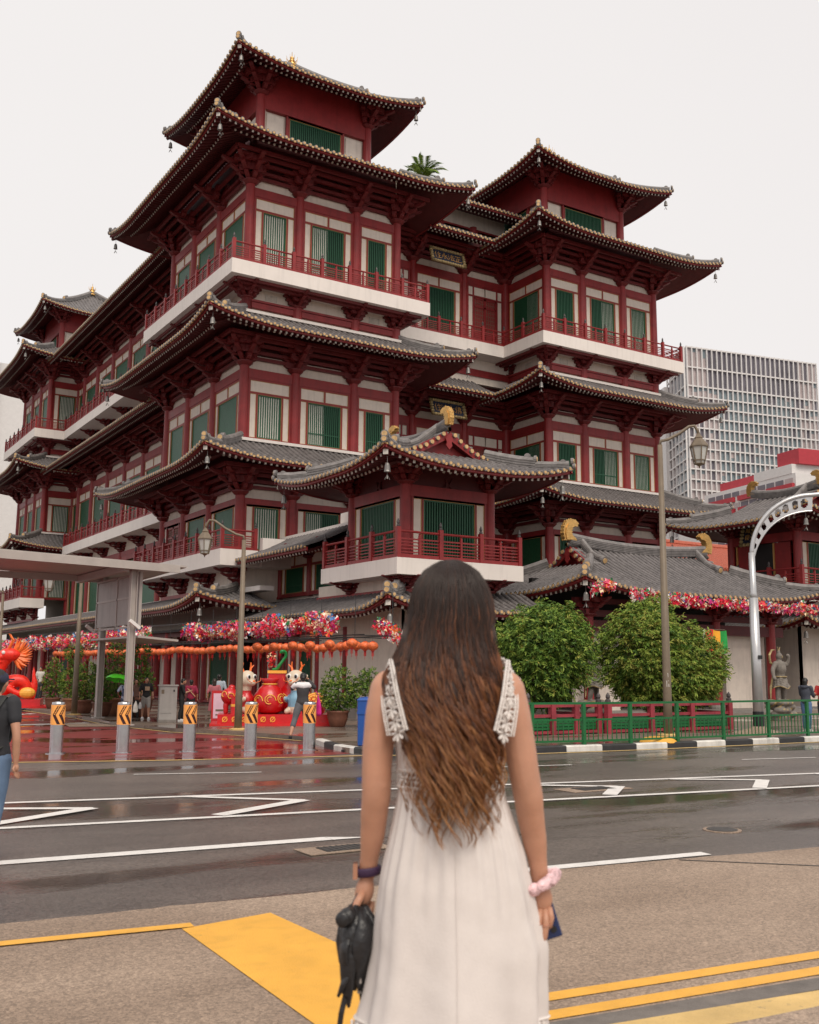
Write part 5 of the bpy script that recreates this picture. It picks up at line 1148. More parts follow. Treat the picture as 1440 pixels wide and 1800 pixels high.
potted('bushy green shrub in a round clay pot, right of the pair, half behind the woman',14.35,24.75,.88,1.20,.86,2,n=520)
potted('potted bougainvillea with pink flowers, farthest left of the pot row',9.70,40.4,.82,1.5,.72,3,flower=.25)
potted('tall tiered topiary in a brown pot, second in the row left of the shelter',9.75,37.9,.9,2.0,.78,4,'tier',pm=1)
potted('potted flowering shrub in the row behind the thin lamp pole',9.70,36.0,.9,1.35,.78,5,flower=.12,pm=0)
potted('tall tiered topiary in a wide pot beside the shelter post',10.35,34.6,1.1,1.9,.82,6,'tier',pm=1)
potted('rounded leafy potted shrub just left of the shelter post',9.62,33.6,.92,1.38,.80,7,flower=.06)
potted('dark tiered topiary right of the shelter post in a large pot',10.5,32.6,1.25,1.75,.78,8,'tier',wts=(60,34,6,0))
# roof palm
t=thing('roof_palm','small palm growing on the temple roof terrace between the towers','palm',(31.0,48.2,27.2)); r_=random.Random(4); m=MB()
m.tube([(0,0,0),(.1,0,3.3)],[.14,.1],8); m.build('trunk','bark',t); m=MB()
for k in range(17):
    an=k*2.4; el=r_.uniform(.4,1.35); L_=r_.uniform(1.2,1.9); d=Vector((math.cos(an)*math.cos(el),math.sin(an)*math.cos(el),math.sin(el))); P=[Vector((.1,0,3.3))+d*L_*f+Vector((0,0,-.75*L_*f*f*(1.2-math.sin(el)*.8))) for f in (0,.2,.4,.6,.8,1)]
    for a,b in zip(P[:-1],P[1:]):
        u=(b-a); s=u.normalized().cross(Vector((0,0,1))).normalized()
        for q in range(4):
            p=a+u*q/4
            for e in (-1,1): leaf(m,p,(s*e+u.normalized()*.8+Vector((0,0,-.25))).normalized(),u.normalized(),.5,.07,1 if r_.random()<.6 else 2)
m.build('fronds',LV,t)
# ------------------------------------------------------------ festival display, dragon lantern, guardian statues
mat('gloss_red',(.55,.008,.012),.3,var=.1,coat=.4); mat('fest_gold',(.85,.42,.06),.4,var=.12); mat('dragon_skin',(.62,.52,.40),.45,var=.12); mat('sky_blue',(.20,.38,.52),.5); mat('snake_green',(.005,.20,.04),.35); mat('eye_black',(.01,.01,.012),.2); mat('lantern_glow',(.80,.03,.015),.4,var=.3,scale=6); mat('dragon_orange',(.85,.17,.03),.45,var=.3,scale=5); mat('pink_sign',(.75,.50,.60),.5); mat('stone_fig',(.17,.15,.13),.7,var=.25,scale=6,bump=.4)
D=thing('festival_platform','long low red platform with gilt emblems under the dragon display','platform',(12.55,26.95,.1),-.42)
MB().box((-1.75,-.75,0),(1.75,.85,.05)).build('carpet','lantern_red',D); MB().box((-1.55,-.55,.05),(1.55,.75,.30)).build('plinth','gloss_red',D)
for k in range(6):
    x=-1.35+k*.26; m=MB()
    m.cyl((x,-.552,.17),(x,-.565,.17),.075,.075,12); m.cyl((x,-.565,.17),(x,-.57,.17),.05,.05,10,1); m.bar((x-.06,-.575,.1),(x+.06,-.575,.24),.02,.02); m.build('gilt_emblem',['fest_gold','gloss_red'],D)
def at_d(x,y,z): 
    a=-.42; return (12.55+x*math.cos(a)-y*math.sin(a),26.95+x*math.sin(a)+y*math.cos(a),.1+z)
def swirl(m,c,r_,a0,a1,w_,up,dirv):   # gilt scroll on a round body
    c=Vector(c); n=Vector(dirv).normalized(); u=Vector((0,0,1)).cross(n).normalized(); v=n.cross(u); P=[]
    for k in range(9):
        a=a0+(a1-a0)*k/8; rr=up*(1-.06*k); P.append(c+n*math.sqrt(max(.01,r_*r_-rr*rr))*1.0+ (u*math.cos(a)+v*math.sin(a))*rr)
    m.tube([p+(p-c).normalized()*.006 for p in P],w_,6,0)
def moneybag(label,x,y,s):
    t=thing('money_bag',label,'ornament',at_d(x,y,.30),-.42); 
    m=MB(); m.lathe((0,0,0),[(.20*s,0),(.36*s,.08*s),(.43*s,.28*s),(.40*s,.5*s),(.28*s,.68*s),(.18*s,.76*s),(.17*s,.82*s),(.26*s,.92*s),(.24*s,.93*s)],20); m.build('bag','gloss_red',t,smooth=True)
    g=MB(); c=Vector((0,0,.34*s))
    for q in ((0,-1,.05),(-.75,-.7,.0),(.75,-.7,.1)):
        swirl(g,c,.43*s,0,5.2,.014,.17*s,q); swirl(g,c,.43*s,1,4.2,.012,.09*s,q)
    g.build('gilt_scroll','fest_gold',t); MB().tube([(.19*s*math.cos(a*.4),.19*s*math.sin(a*.4),.78*s) for a in range(17)],.022,6).build('gold_cord','fest_gold',t); return t
moneybag('large round red money bag with gilt swirls in the middle of the display',-.15,.05,1.05)
moneybag('red bulging bag standing at the right rear of the display',.55,.35,1.15)
def dragon(label,x,y,rz,s,blue=False):
    t=thing('dragon_figure',label,'figure',at_d(x,y,.30),rz)
    body=blob('body',[[(0,0,.1*s,.17*s),(0,0,.32*s,.18*s),(0,-.01,.5*s,.11*s),(0,-.02,.62*s,.12*s)],[(-.12*s,0,.4*s,.06*s),(-.2*s,-.08*s,.3*s,.05*s),(-.17*s,-.17*s,.34*s,.055*s)],[(.12*s,0,.4*s,.06*s),(.2*s,-.08*s,.3*s,.05*s),(.17*s,-.17*s,.34*s,.055*s)],[(-.1*s,-.05*s,.1*s,.08*s),(-.12*s,-.2*s,.06*s,.06*s)],[(.1*s,-.05*s,.1*s,.08*s),(.12*s,-.2*s,.06*s,.06*s)]],.014,['dragon_skin','sky_blue' if blue else 'gloss_red'],t,ells=[((0,-.02*s,.78*s),(.21*s,.19*s,.20*s)),((0,-.19*s,.70*s),(.10*s,.10*s,.075*s))],colfn=lambda c,n:1 if c.z<.52*s and c.z>.16*s and abs(c.x)<.17*s else 0)
    for e in (-1,1):
        m=MB(); m.ell((e*.085*s,-.185*s,.83*s),(.055*s,.03*s,.065*s),10,8,0); m.build('eye','white',t); m=MB(); m.ell((e*.085*s,-.208*s,.83*s),(.033*s,.02*s,.042*s),10,8,0); m.build('pupil','eye_black',t)
        m=MB(); m.tube([(e*.09*s,0,.93*s),(e*.13*s,.02,1.05*s),(e*.11*s,.0,1.16*s)],[.028*s,.025*s,.014*s],7); m.tube([(e*.125*s,.01,1.03*s),(e*.2*s,0,1.1*s)],[.02*s,.012*s],6); m.build('antler','dragon_orange',t)
        m=MB(); m.ell((e*.21*s,.03*s,.84*s),(.07*s,.03*s,.05*s),8,6); m.build('ear','dragon_skin',t)
        m=MB(); m.tube([(e*.05*s,-.27*s,.7*s),(e*.16*s,-.3*s,.74*s),(e*.2*s,-.27*s,.82*s)],[.008*s,.007*s,.003*s],5); m.build('whisker','dragon_orange',t)
    m=MB()
    for k in range(6): z=.94-.09*k; m.add([(-.02*s,.12*s,z*s),(.02*s,.12*s,z*s),(0,.24*s,(z+.05)*s),(0,.14*s,(z-.07)*s)],[(0,1,2),(0,2,3),(1,3,2)],0)
    m.build('back_spikes','snake_green',t); m=MB(); m.ell((0,-.27*s,.735*s),(.035*s,.03*s,.025*s),8,6); m.build('nose','dragon_orange',t); return t
dragon('cream dragon figure with antlers peering from behind the lamp post at left',-.80,.1,.25,1.22)
dragon('cream dragon figure in a blue tunic on the right, seen in profile',.58,-.12,-.9,1.25,True)
t=thing('round_red_figure','small round red figure with gilt spots at the left end of the display','figure',at_d(-1.25,.05,.30),-.3)
blob('body',[[(-.1,0,.05,.07),(-.1,0,.25,.08)],[(.1,0,.05,.07),(.1,0,.25,.08)]],.016,'gloss_red',t,ells=[((0,0,.48),(.25,.22,.23)),((.05,.0,.72),(.1,.1,.08))])
g=MB(); [swirl(g,Vector((0,0,.48)),.235,0,5,.012,.1,q) for q in ((0,-1,0),(-.8,-.6,.2),(.8,-.6,.1))]; g.build('gilt_scroll','fest_gold',t)
t=thing('snake_figure','green snake rearing from a gold-lidded red box at the top of the display','figure',at_d(.05,.45,.30),-.42)
m=MB(); m.box((-.24,-.2,0),(.24,.2,1.12)); m.build('box','gloss_red',t); MB().box((-.27,-.23,1.12),(.27,.23,1.2)).build('lid','fest_gold',t)
blob('snake',[[(-.12,0,1.23,.035),(.0,0,1.25,.045),(.06,-.02,1.34,.045),(.16,0,1.48,.042),(.24,0,1.60,.045),(.22,-.02,1.72,.05),(.13,-.06,1.74,.055),(.08,-.08,1.70,.03)]],.012,'snake_green',t)
m=MB(); r_=random.Random(2)
for k in range(60):
    c=Vector((-.16+r_.uniform(-.07,.07),r_.uniform(-.06,.06),1.28+r_.random()*.42)); d=Vector((r_.gauss(0,1),r_.gauss(0,1),r_.gauss(.5,1))).normalized(); leaf(m,c,d,d.orthogonal().normalized(),.09,.06,0 if r_.random()<.75 else 1)
m.build('red_blossom',['lantern_red','pw_cream'],t)
t=thing('gold_coin_drum','red drum lying tilted with a gilt coin face at the right of the display','ornament',at_d(1.12,-.22,.30),-.42)
ax=Vector((-.25,-.62,.74)).normalized(); c=Vector((0,0,.30)); m=MB(); m.tube([c-ax*.26,c-ax*.1,c+ax*.1,c+ax*.14],[.26,.30,.30,.29],24); m.build('drum','gloss_red',t,smooth=False)
m=MB(); m.tube([c+ax*.142,c+ax*.155],.27,24,0); m.tube([c+ax*.155,c+ax*.16],.21,24,1); m.tube([c+ax*.16,c+ax*.165],.18,24,0); q=ax.orthogonal().normalized(); w_=ax.cross(q)
for k in range(10): a=k*.628; m.bar(c+ax*.17+(q*math.cos(a)+w_*math.sin(a))*.06,c+ax*.17+(q*math.cos(a+.9)+w_*math.sin(a+.9))*.13,.018,.012,1)
m.build('coin_face',['fest_gold','gloss_red'],t)
for x,y,s in ((.78,-.42,.55),(-1.1,-.2,.45)):
    t=thing('firecracker','upright red firecracker tube on the platform, '+('right of the blue dragon' if x>0 else 'by the round red figure'),'ornament',at_d(x,y,.30),.1); m=MB(); m.cyl((0,0,0),(0,0,s),.11,.11,16); m.build('tube','gloss_red',t); m=MB(); m.cyl((0,0,s*.45),(0,0,s*.6),.113,.113,16); m.build('gilt_band','fest_gold',t)
for x,y,l in ((.98,-.55,'beside the firecracker'),(-.55,-.42,'left of the money bag')):
    t=thing('red_ingot','small glossy red ingot shape on the platform '+l,'ornament',at_d(x,y,.30),.5); blob('ingot',[[(-.13,0,.16,.03),(-.08,0,.08,.07),(.08,0,.08,.07),(.13,0,.16,.03)]],.014,'gloss_red',t,ells=[((0,0,.12),(.08,.07,.08))])
t=thing('notice_stand','pale pink notice board on a red stand beside the display','sign',(11.75,29.0,.1),-.5); MB().box((-.19,-.02,.1),(.19,.02,.82)).build('panel','pink_sign',t); MB().box((-.24,-.015,.0),(.24,.03,.9)).build('backing','gloss_red',t); MB().box((-.12,-.024,.3),(.12,-.0205,.36)).build('print','lamp_paint',t); MB().box((-.12,-.024,.18),(.12,-.0205,.22)).build('print','lamp_paint',t)
# dragon lantern at far left
t=thing('dragon_lantern','huge glossy red and orange dragon lantern on a red plinth at the left edge','lantern',(8.35,42.3,.1),-.3)
MB().box((-1.6,-.6,0),(1.35,.9,.32)).build('plinth','gloss_red',t); MB().box((-1.8,-.8,0),(1.7,1.1,.06)).build('carpet','lantern_red',t)
blob('body',[[(.55,.1,.5,.16),(.75,.1,.75,.2),(.55,.1,1.0,.24),(.2,.1,.95,.28),(0,.1,.7,.26),(-.25,.1,.9,.27),(-.3,.0,1.35,.26),(-.1,-.05,1.75,.24),(.1,-.1,1.95,.22)],[(.1,-.1,.75,.12),(.5,-.3,.55,.1),(1.0,-.35,.5,.06)],[(1.0,.2,.4,.1),(1.05,.2,.8,.12),(1.0,.2,1.25,.07),(.98,.2,1.55,.02)]],.03,'lantern_glow',t,ells=[((.1,-.12,2.0),(.42,.3,.26)),((-.35,-.2,1.9),(.35,.22,.16)),((-.35,-.2,1.72),(.3,.18,.09))])
m=MB(); r_=random.Random(8)
for k in range(16):   # flame mane
    a=-1.1+2.5*k/15; d=Vector((math.cos(a),r_.uniform(-.3,.3),math.sin(a)*.9)).normalized(); p=Vector((.25,-.1,1.95))+d*.2; m.tube([p,p+d*.25+Vector((0,0,-.03)),p+d*.5+Vector((0,0,.06))],[.09,.06,.005],6)
for e in (-1,1): m.tube([(.05,-.1+.12*e,2.2),(.2,-.1+.2*e,2.55),(.05,-.1+.28*e,2.8)],[.05,.04,.012],6); m.tube([(-.6,-.2+.1*e,1.9),(-.9,-.2+.25*e,2.1),(-1.0,-.2+.3*e,2.45),(-.8,-.2+.3*e,2.6)],[.03,.025,.02,.006],5)
m.build('flame_mane','dragon_orange',t)
m=MB()
for k in range(40): a=r_.uniform(0,6.28); z=r_.uniform(.6,1.6); c=Vector((-.1+.27*math.cos(a)+(.2 if z<1 else -.15),.1+.27*math.sin(a),z)); m.ell(c,(.06,.06,.05),6,4)
m.build('scales','lantern_red',t); m=MB(); m.ell((.85,-.4,.55),(.3,.2,.22),12,8); m.ell((-1.0,-.3,.5),(.25,.2,.2),12,8); m.build('gilt_wave','fest_gold',t)
for e in (-1,1): m=MB(); m.ell((-.1,-.12+.27*e,2.08),(.07,.04,.07),8,6); m.build('eye','white',t)
# guardian statues
def guardian(label,loc,rz,s,flip=1):
    t=thing('guardian_statue',label,'statue',loc,rz)
    m=MB(); r_=random.Random(5)
    bl=[((r_.uniform(-.3,.3),r_.uniform(-.25,.25),.1+.12*k),(.24-.01*k,.22,.12)) for k in range(5) for _ in range(3)]
    blob('rock_base',[[(-.2,0,.1,.25),(.2,0,.1,.25)]],.03,['stone_fig','frame'],t,ells=bl,smooth=1,colfn=lambda c,n:1 if (math.sin(c.x*31)+math.sin(c.z*37+c.y*20))>1.0 else 0)
    f=flip; z=.62
    def c(x,y,zz,r): return (f*x*s,y*s,z+zz*s,r*s)
    blob('figure',[[c(-.14,.0,.04,.06),c(-.13,0,.22,.075),c(-.11,.0,.40,.085),c(-.08,0,.62,.12)],[c(.20,.02,.04,.06),c(.18,.0,.22,.075),c(.13,0,.42,.09),c(.08,0,.62,.12)],
      [c(0,0,.60,.17),c(0,.0,.75,.15),c(.0,-.01,.92,.19),c(.0,0,1.06,.17),c(0,0,1.16,.08)],[c(-.19,0,1.06,.085),c(-.31,.02,.90,.065),c(-.36,-.02,.72,.05),c(-.37,-.06,.64,.055)],[c(.19,0,1.06,.085),c(.33,-.04,1.05,.065),c(.34,-.1,1.22,.05),c(.32,-.1,1.30,.06)]],.016,'stone_fig',t,
      ells=[((0,-.01*s,z+1.27*s),(.085*s,.1*s,.115*s)),((0,-.0,z+1.40*s),(.05*s,.05*s,.06*s)),((f*-.14*s,-.06*s,z+.03*s),(.06*s,.12*s,.045*s)),((f*.2*s,-.05*s,z+.03*s),(.06*s,.12*s,.045*s))])
    m=MB(); n=20; rows=[]
    for j in range(6):
        zz=.70-.30*j/5; rr=.19+.10*j/5; rows.append([Vector(((rr*(1+.12*math.sin(5*a+j))*math.cos(a))*s,(rr*.85*(1+.12*math.sin(5*a+j))*math.sin(a))*s,z+(zz-.04*math.sin(3*a)*j/5)*s)) for a in [2*math.pi*k/n for k in range(n+1)]])
    m.grid(rows); m.build('war_skirt','stone_fig',t); m=MB(); m.tube([(.2*s*math.cos(a*.314),.18*s*math.sin(a*.314),z+.70*s) for a in range(21)],.022*s,6)
    m.tube([p+Vector((0,0,-.005)) for p in rows[-1]],.014*s,5)
    m.tube([(f*-.1*s,.06*s,z+.98*s),(f*-.3*s,.1*s,z+1.1*s),(f*-.34*s,.1*s,z+1.3*s),(f*-.2*s,.1*s,z+1.45*s),(f*-.05*s,.08*s,z+1.46*s)],[.02*s,.035*s,.035*s,.03*s,.012*s],6)
    m.tube([(f*.2*s,.1*s,z+.9*s),(f*.3*s,.12*s,z+.6*s),(f*.24*s,.1*s,z+.3*s),(f*.32*s,.08*s,z+.12*s)],[.02*s,.035*s,.03*s,.01*s],6); m.tube([(f*-.22*s,.1*s,z+.7*s),(f*-.34*s,.1*s,z+.35*s),(f*-.42*s,.06*s,z+.08*s)],[.02*s,.035*s,.012*s],6)
    for e in (-1,1): m.tube([(e*.02*s,0,z+1.42*s),(e*.05*s,-.01,z+1.52*s),(e*.09*s,0,z+1.54*s)],[.018*s,.014*s,.006*s],5)
    m.build('gilt_sash','frame',t); m=MB(); m.ell((0,-.11*s,z+1.25*s),(.018*s,.025*s,.02*s),6,5); [m.ell((e*.035*s,-.10*s,z+1.29*s),(.015*s,.012*s,.01*s),6,5) for e in (-1,1)]; m.build('face_relief','frame',t)
guardian('stone guardian statue with flying gilt scarf at right, raised fist',(28.7,22.6,.1),.15,1.15)
guardian('stone guardian statue half hidden between the two clipped trees',(22.0,24.2,.1),.3,1.12,-1)
# ------------------------------------------------------------ people
mat('skin',(.46,.235,.15),.5,var=.08,scale=8); mat('skin_hero',(.50,.255,.165),.45,var=.14,scale=7,bump=.05,bscale=150); MAT['skin_hero'].node_tree.nodes['Principled BSDF'].inputs['Subsurface Weight'].default_value=.12; MAT['skin_hero'].node_tree.nodes['Principled BSDF'].inputs['Subsurface Radius'].default_value=(.012,.005,.003)
mat('hair_black',(.012,.010,.009),.45,var=.2,scale=30); mat('hair_brown',(.03,.016,.01),.45,var=.2,scale=30)
CL={}
def cloth(c,n=None):
    k=n or 'cloth_%02d_%02d_%02d'%tuple(int(v*99) for v in c)
    if k not in MAT: mat(k,c,.8,var=.12,scale=9,bump=.15,bscale=18)
    return k
def fingers(mb,c,d,n,s,curl=.6):
    """four fingers and a thumb leaving a small palm at c; d along the hand, n across the knuckles"""
    d=Vector(d).normalized(); n=(Vector(n)-d*Vector(n).dot(d)).normalized(); b=d.cross(n)
    for k,L_ in enumerate((.068,.078,.072,.056)):
        p=Vector(c)+n*(k-1.5)*.019*s+d*.035*s; q=p+d*L_*.5*s+b*.012*s*curl; e=q+(d*(1-curl*.6)+b*curl).normalized()*L_*.5*s
        mb.tube([p-d*.02*s,p,q,e],[.0095*s,.0095*s,.009*s,.007*s],6)
    p=Vector(c)-n*.034*s-d*.01*s; mb.tube([p+n*.012*s,p-n*.012*s+d*.02*s,p-n*.018*s+d*.05*s+b*.01*s],[.011*s,.0105*s,.008*s],6)
def person(label,loc,rz,h,top,bottom,hair='hair_black',pose=None,sleeve=.45,leg='long',skirt=None,shoe=(.02,.02,.02),voxel=.016,longhair=False,group='people around the temple forecourt',face=True,stride=.06,lean=0,hairpart=True):
    """local frame: x to the person's right, y forward, z up; heights scale from 1.70 m"""
    t=thing('person',label,'person',loc,rz,group); s=h/1.70; P=dict(le=(-.26,-.03,1.14),lh=(-.27,.05,.90),re=(.26,-.03,1.14),rh=(.27,.05,.90),head=(0,.02+lean*.8,1.585),lf=(-.1,stride,0),rf=(.1,-stride,0)); P.update(pose or {})
    v=lambda p,r,*q:(p[0]*s,p[1]*s,p[2]*s,r*s)+tuple(k*s for k in q)
    sh=[(-.175,lean*.7,1.395),(.175,lean*.7,1.395)]; hd=P['head']
    def legc(f,side,dr=0):
        x,y,z=f; hip=(side*.085,0,.90); kn=((hip[0]+x)/2,(y)/2+.02+abs(y)*.12,.50+z*.5)
        return [v(hip,.085+dr),v(((hip[0]+kn[0])/2,(kn[1])/2,.72),.078+dr),v(kn,.056+dr),v(((kn[0]+x)/2,(kn[1]+y)/2-.01,.33+z*.7),.056+dr),v((x,y,.10+z),.036+dr*1.3)]
    def armc(S_,E_,H_,dr=0,f=1.):
        c=[v(S_,.052+dr),v(tuple((a+b)/2 for a,b in zip(S_,E_)),.045+dr),v(E_,.037+dr),v(tuple((a+b)/2 for a,b in zip(E_,H_)),.036+dr),v(H_,.024+dr)]
        if f>=1: return c
        k=max(2,int(round(f*4))+1); return c[:k]
    torso=[v((0,0,.93),.155,.11),v((0,lean*.2,1.08),.125,.095),v((0,lean*.5,1.24),.145,.105),v((0,lean*.65,1.36),.15,.09),v((0,lean*.7,1.43),.07,.06)]
    neck=[v((0,lean*.7,1.40),.055),v((0,lean*.75,1.50),.05)]
    ex=MB()
    for E_,H_,sd in ((P['le'],P['lh'],-1),(P['re'],P['rh'],1)):
        d=Vector(H_)-Vector(E_); fingers(ex,Vector(H_)*s+d.normalized()*.03*s,d,Vector((0,1,0)) if abs(d.normalized().y)<.8 else Vector((sd,0,0)),s)
    hc=Vector(hd)*s
    el=[(hc,(.078*s,.096*s,.112*s)),(hc+Vector((0,.03*s,-.05*s)),(.055*s,.065*s,.06*s)),(hc+Vector((0,.102*s,-.008*s)),(.013*s,.018*s,.022*s)),(hc+Vector((-.08*s,0,-.01*s)),(.012*s,.022*s,.032*s)),(hc+Vector((.08*s,0,-.01*s)),(.012*s,.022*s,.032*s))]
    for H_ ,E_ in ((P['lh'],P['le']),(P['rh'],P['re'])): 
        d=(Vector(H_)-Vector(E_)).normalized(); el.append(((Vector(H_)+d*.04)*s,(.03*s,.03*s,.04*s)))
    blob('body',[torso,neck,legc(P['lf'],-1),legc(P['rf'],1),armc(sh[0],P['le'],P['lh']),armc(sh[1],P['re'],P['rh'])],voxel*s,'skin',t,ells=el,extra=ex,smooth=2)
    tp=cloth(top)
    def off(ch,dr): return [(c[0],c[1],c[2],c[3]+dr*s)+((c[4]+dr*s,) if len(c)>4 else ()) for c in ch]
    blob('shirt',[off(torso[:-1],.022),armc(sh[0],P['le'],P['lh'],.018,sleeve),armc(sh[1],P['re'],P['rh'],.018,sleeve)],voxel*s*1.1,tp,t,smooth=2)
    bt=cloth(bottom)
    if skirt:
        m=MB(); n=28; rows=[]
        for j in range(9):
            f=j/8; z=1.04-(1.04-skirt)*f; rr=.15+.09*f; rows.append([Vector((rr*(1+.06*f*math.sin(9*a))*math.cos(a)*s,rr*.85*(1+.06*f*math.sin(9*a))*math.sin(a)*s,z*s)) for a in [2*math.pi*k/n for k in range(n+1)]])
        m.grid(rows); m.build('skirt',bt,t,smooth=True)
    else:
        hips=[v((0,0,.80),.10,.09),v((0,0,.92),.165,.118),v((0,0,1.01),.145,.112)]
        kk={'long':5,'knee':3,'calf':4}[leg]
        blob('trousers',[hips,legc(P['lf'],-1,.018)[:kk],legc(P['rf'],1,.018)[:kk]],voxel*s*1.1,bt,t,smooth=2)
    for f in (P['lf'],P['rf']):
        m=MB(); m.ell(((f[0])*s,(f[1]+.05)*s,(f[2]+.045)*s),(.048*s,.13*s,.05*s),12,8); m.box(((f[0]-.045)*s,(f[1]-.07)*s,(f[2])*s),((f[0]+.045)*s,(f[1]+.16)*s,(f[2]+.022)*s)); m.build('shoe',cloth(shoe),t,smooth=False)
    if hairpart:
        ch=[[(hc.x,hc.y-.02*s,hc.z+.02*s,.085*s),(hc.x,hc.y-.05*s,hc.z-.06*s,.06*s)]]
        if longhair: ch.append([(hc.x,hc.y-.05*s,hc.z,.085*s),(hc.x,hc.y-.075*s,hc.z-.10*s,.085*s,.05*s),(hc.x,hc.y-.08*s,hc.z-.2*s,.075*s,.03*s)])
        blob('hair',ch,.012*s,hair,t,ells=[(hc+Vector((0,-.018*s,.028*s)),(.088*s,.1*s,.098*s))],smooth=1)
    if face:
        m=MB()
        for e in (-1,1): m.ell(hc+Vector((e*.032*s,.088*s,.012*s)),(.013*s,.008*s,.007*s),8,5)
        m.build('eyes','eye_black',t); m=MB(); m.ell(hc+Vector((0,.09*s,-.055*s)),(.022*s,.008*s,.007*s),8,5); m.build('mouth',cloth((.35,.09,.08)),t)
    return t
AWAY=0.
def tocam(x,y): return math.atan2(x,-y)*-1 if False else math.atan2(-(-x),-y)  # heading whose forward points at the camera
def heading(dx,dy): return math.atan2(-dx,dy)
# man cut by the left edge, walking away to the right
mn=person('man in navy cap, dark T-shirt and jeans with backpack, cut off by the left edge',(1.84,9.70,0),heading(.62,.78),1.63,(.022,.023,.028),(.10,.16,.26),pose=dict(re=(.25,-.05,1.10),rh=(.25,-.03,.86),le=(-.25,.02,1.12),lh=(-.25,.12,.9),head=(0,.04,1.575)),sleeve=.25,voxel=.011,stride=.16,group='man in the foreground',shoe=(.015,.015,.016))
s_=1.63/1.7; hc=Vector((0,.04,1.575))*s_; m=MB(); m.ell(hc+Vector((0,-.01,.03)),(.092*s_,.108*s_,.085*s_),18,10); mat('cap_navy',(.025,.028,.055),.8,var=.15,scale=20,bump=.2); m.prism([hc+Vector((x,y,.02)) for x,y in ((-.075,.06),(-.07,.15),(0,.19),(.07,.15),(.075,.06))],(0,0,.012)); cp=m.build('cap','cap_navy',mn,smooth=True)
m=MB(); m.box(hc+Vector((.03,-.118,.035)),hc+Vector((.0,-.11,.05))); m.ell(hc+Vector((.03,-.095,.04)),(.03,.012,.009),10,6); m.build('cap_badge','gloss_red',mn)
m=MB(); m.tube([hc+Vector((.08,-.0,.01)),hc+Vector((.082,.09,.005)),hc+Vector((.03,.105,.0))],.003,5); m.build('glasses','black',mn)
mat('pack',(.03,.032,.03),.8,var=.2,scale=15,bump=.3)
blob('backpack',[[(-.05,-.17,.95,.10,.08),(-.04,-.18,1.1,.14,.1),(-.04,-.17,1.28,.12,.08)]],.012,'pack',mn)
m=MB()
for e in (-1,1): m.tube([(e*.09-.02,-.12,1.28),(e*.1,-.03,1.39),(e*.11,.08,1.33),(e*.1,.13,1.18),(e*.12,.05,1.0),(e*.1,-.1,.95)],[(.028,.008)]*6,8)
m.build('backpack_strap','pack',mn)
# background figures
def bgp(label,x,y,face_dir,h,top,bottom,**k):
    p=person(label,(x,y,.1),heading(*face_dir),h,top,bottom,**k); return p
c1=bgp('person under a bright green umbrella, pale blue shirt and small backpack, seen from behind',9.34,30.3,(.4,1),1.22,(.33,.37,.48),(.05,.06,.10),pose=dict(le=(-.3,.05,1.2),lh=(-.24,.14,1.32)),sleeve=.8,voxel=.02,face=False)
m=MB(); m.box((-.09,-.14,.72),(.09,-.08,.93)); m.bar((-.07,-.09,.9),(-.1,-.06,1.02),.02,.02); m.bar((.07,-.09,.9),(.1,-.06,1.02),.02,.02); m.build('backpack',cloth((.03,.04,.09)),c1)
u=thing('open_umbrella','bright lime green umbrella held open by the person in pale blue','umbrella',(9.15,30.42,1.08)); mat('lime',(.10,.72,.03),.5,var=.06); n=8; rows=[]; tl=Matrix.Rotation(.22,3,'Y')@Matrix.Rotation(-.12,3,'X')
for j in range(7):
    f=j/6; r_=.42*math.sin(f*1.35)/math.sin(1.35); z=.36-.19*f*f
    rows.append([tl@Vector((r_*(1-.05*f*abs(math.sin(4*a)))*math.cos(a),r_*(1-.05*f*abs(math.sin(4*a)))*math.sin(a),z+.03*f*abs(math.sin(4*a)))) for a in [2*math.pi*k/32 for k in range(33)]])
m=MB(); m.grid(rows); m.build('canopy','lime',u,smooth=True); m=MB(); m.cyl(tl@Vector((0,0,-.12)),tl@Vector((0,0,.42)),.008,.008,6)
for k in range(8): m.bar(tl@Vector((0,0,.33)),rows[-1][k*4],.006,.006)
m.build('shaft_and_ribs','black',u)
t=thing('shopping_bag','white plastic bag carried by the person under the green umbrella','bag',(9.62,30.2,.32)); blob('bag',[[(0,0,.06,.08,.04),(0,0,.2,.07,.035),(0,0,.36,.02,.012)]],.012,cloth((.75,.72,.66)),t)
bgp('woman wearing a face mask, brown vest and black trousers near the shelter post',10.28,32.3,(-.25,-1),1.20,(.16,.08,.06),(.012,.012,.014),voxel=.02,longhair=True,sleeve=.3)
p=bgp('man in black printed T-shirt and grey shorts walking toward the road',10.30,31.35,(-.1,-1),1.26,(.012,.012,.013),(.30,.28,.26),leg='knee',voxel=.02,shoe=(.7,.68,.66),stride=.14); m=MB(); m.box((-.07,.118,.86),(.07,.124,.98)); m.build('shirt_print',cloth((.45,.30,.20)),p)
t=thing('carrier_bag','small white carrier bag in the hand of the man in grey shorts','bag',(10.10,31.27,.38)); blob('bag',[[(0,0,.05,.055,.03),(0,0,.15,.05,.03),(0,0,.24,.015,.01)]],.012,cloth((.72,.71,.7)),t)
p=bgp('person in black looking down at a phone beside the utility cabinet',10.85,29.75,(1,-.35),1.25,(.014,.014,.016),(.013,.013,.015),pose=dict(le=(-.2,.1,1.12),lh=(-.06,.3,1.18),re=(.2,.1,1.12),rh=(.08,.3,1.18),head=(0,.06,1.57)),voxel=.02,sleeve=.5,shoe=(.6,.6,.6)); MB().box((-.03,.24,.87),(.04,.26,.97)).build('phone','black',p)
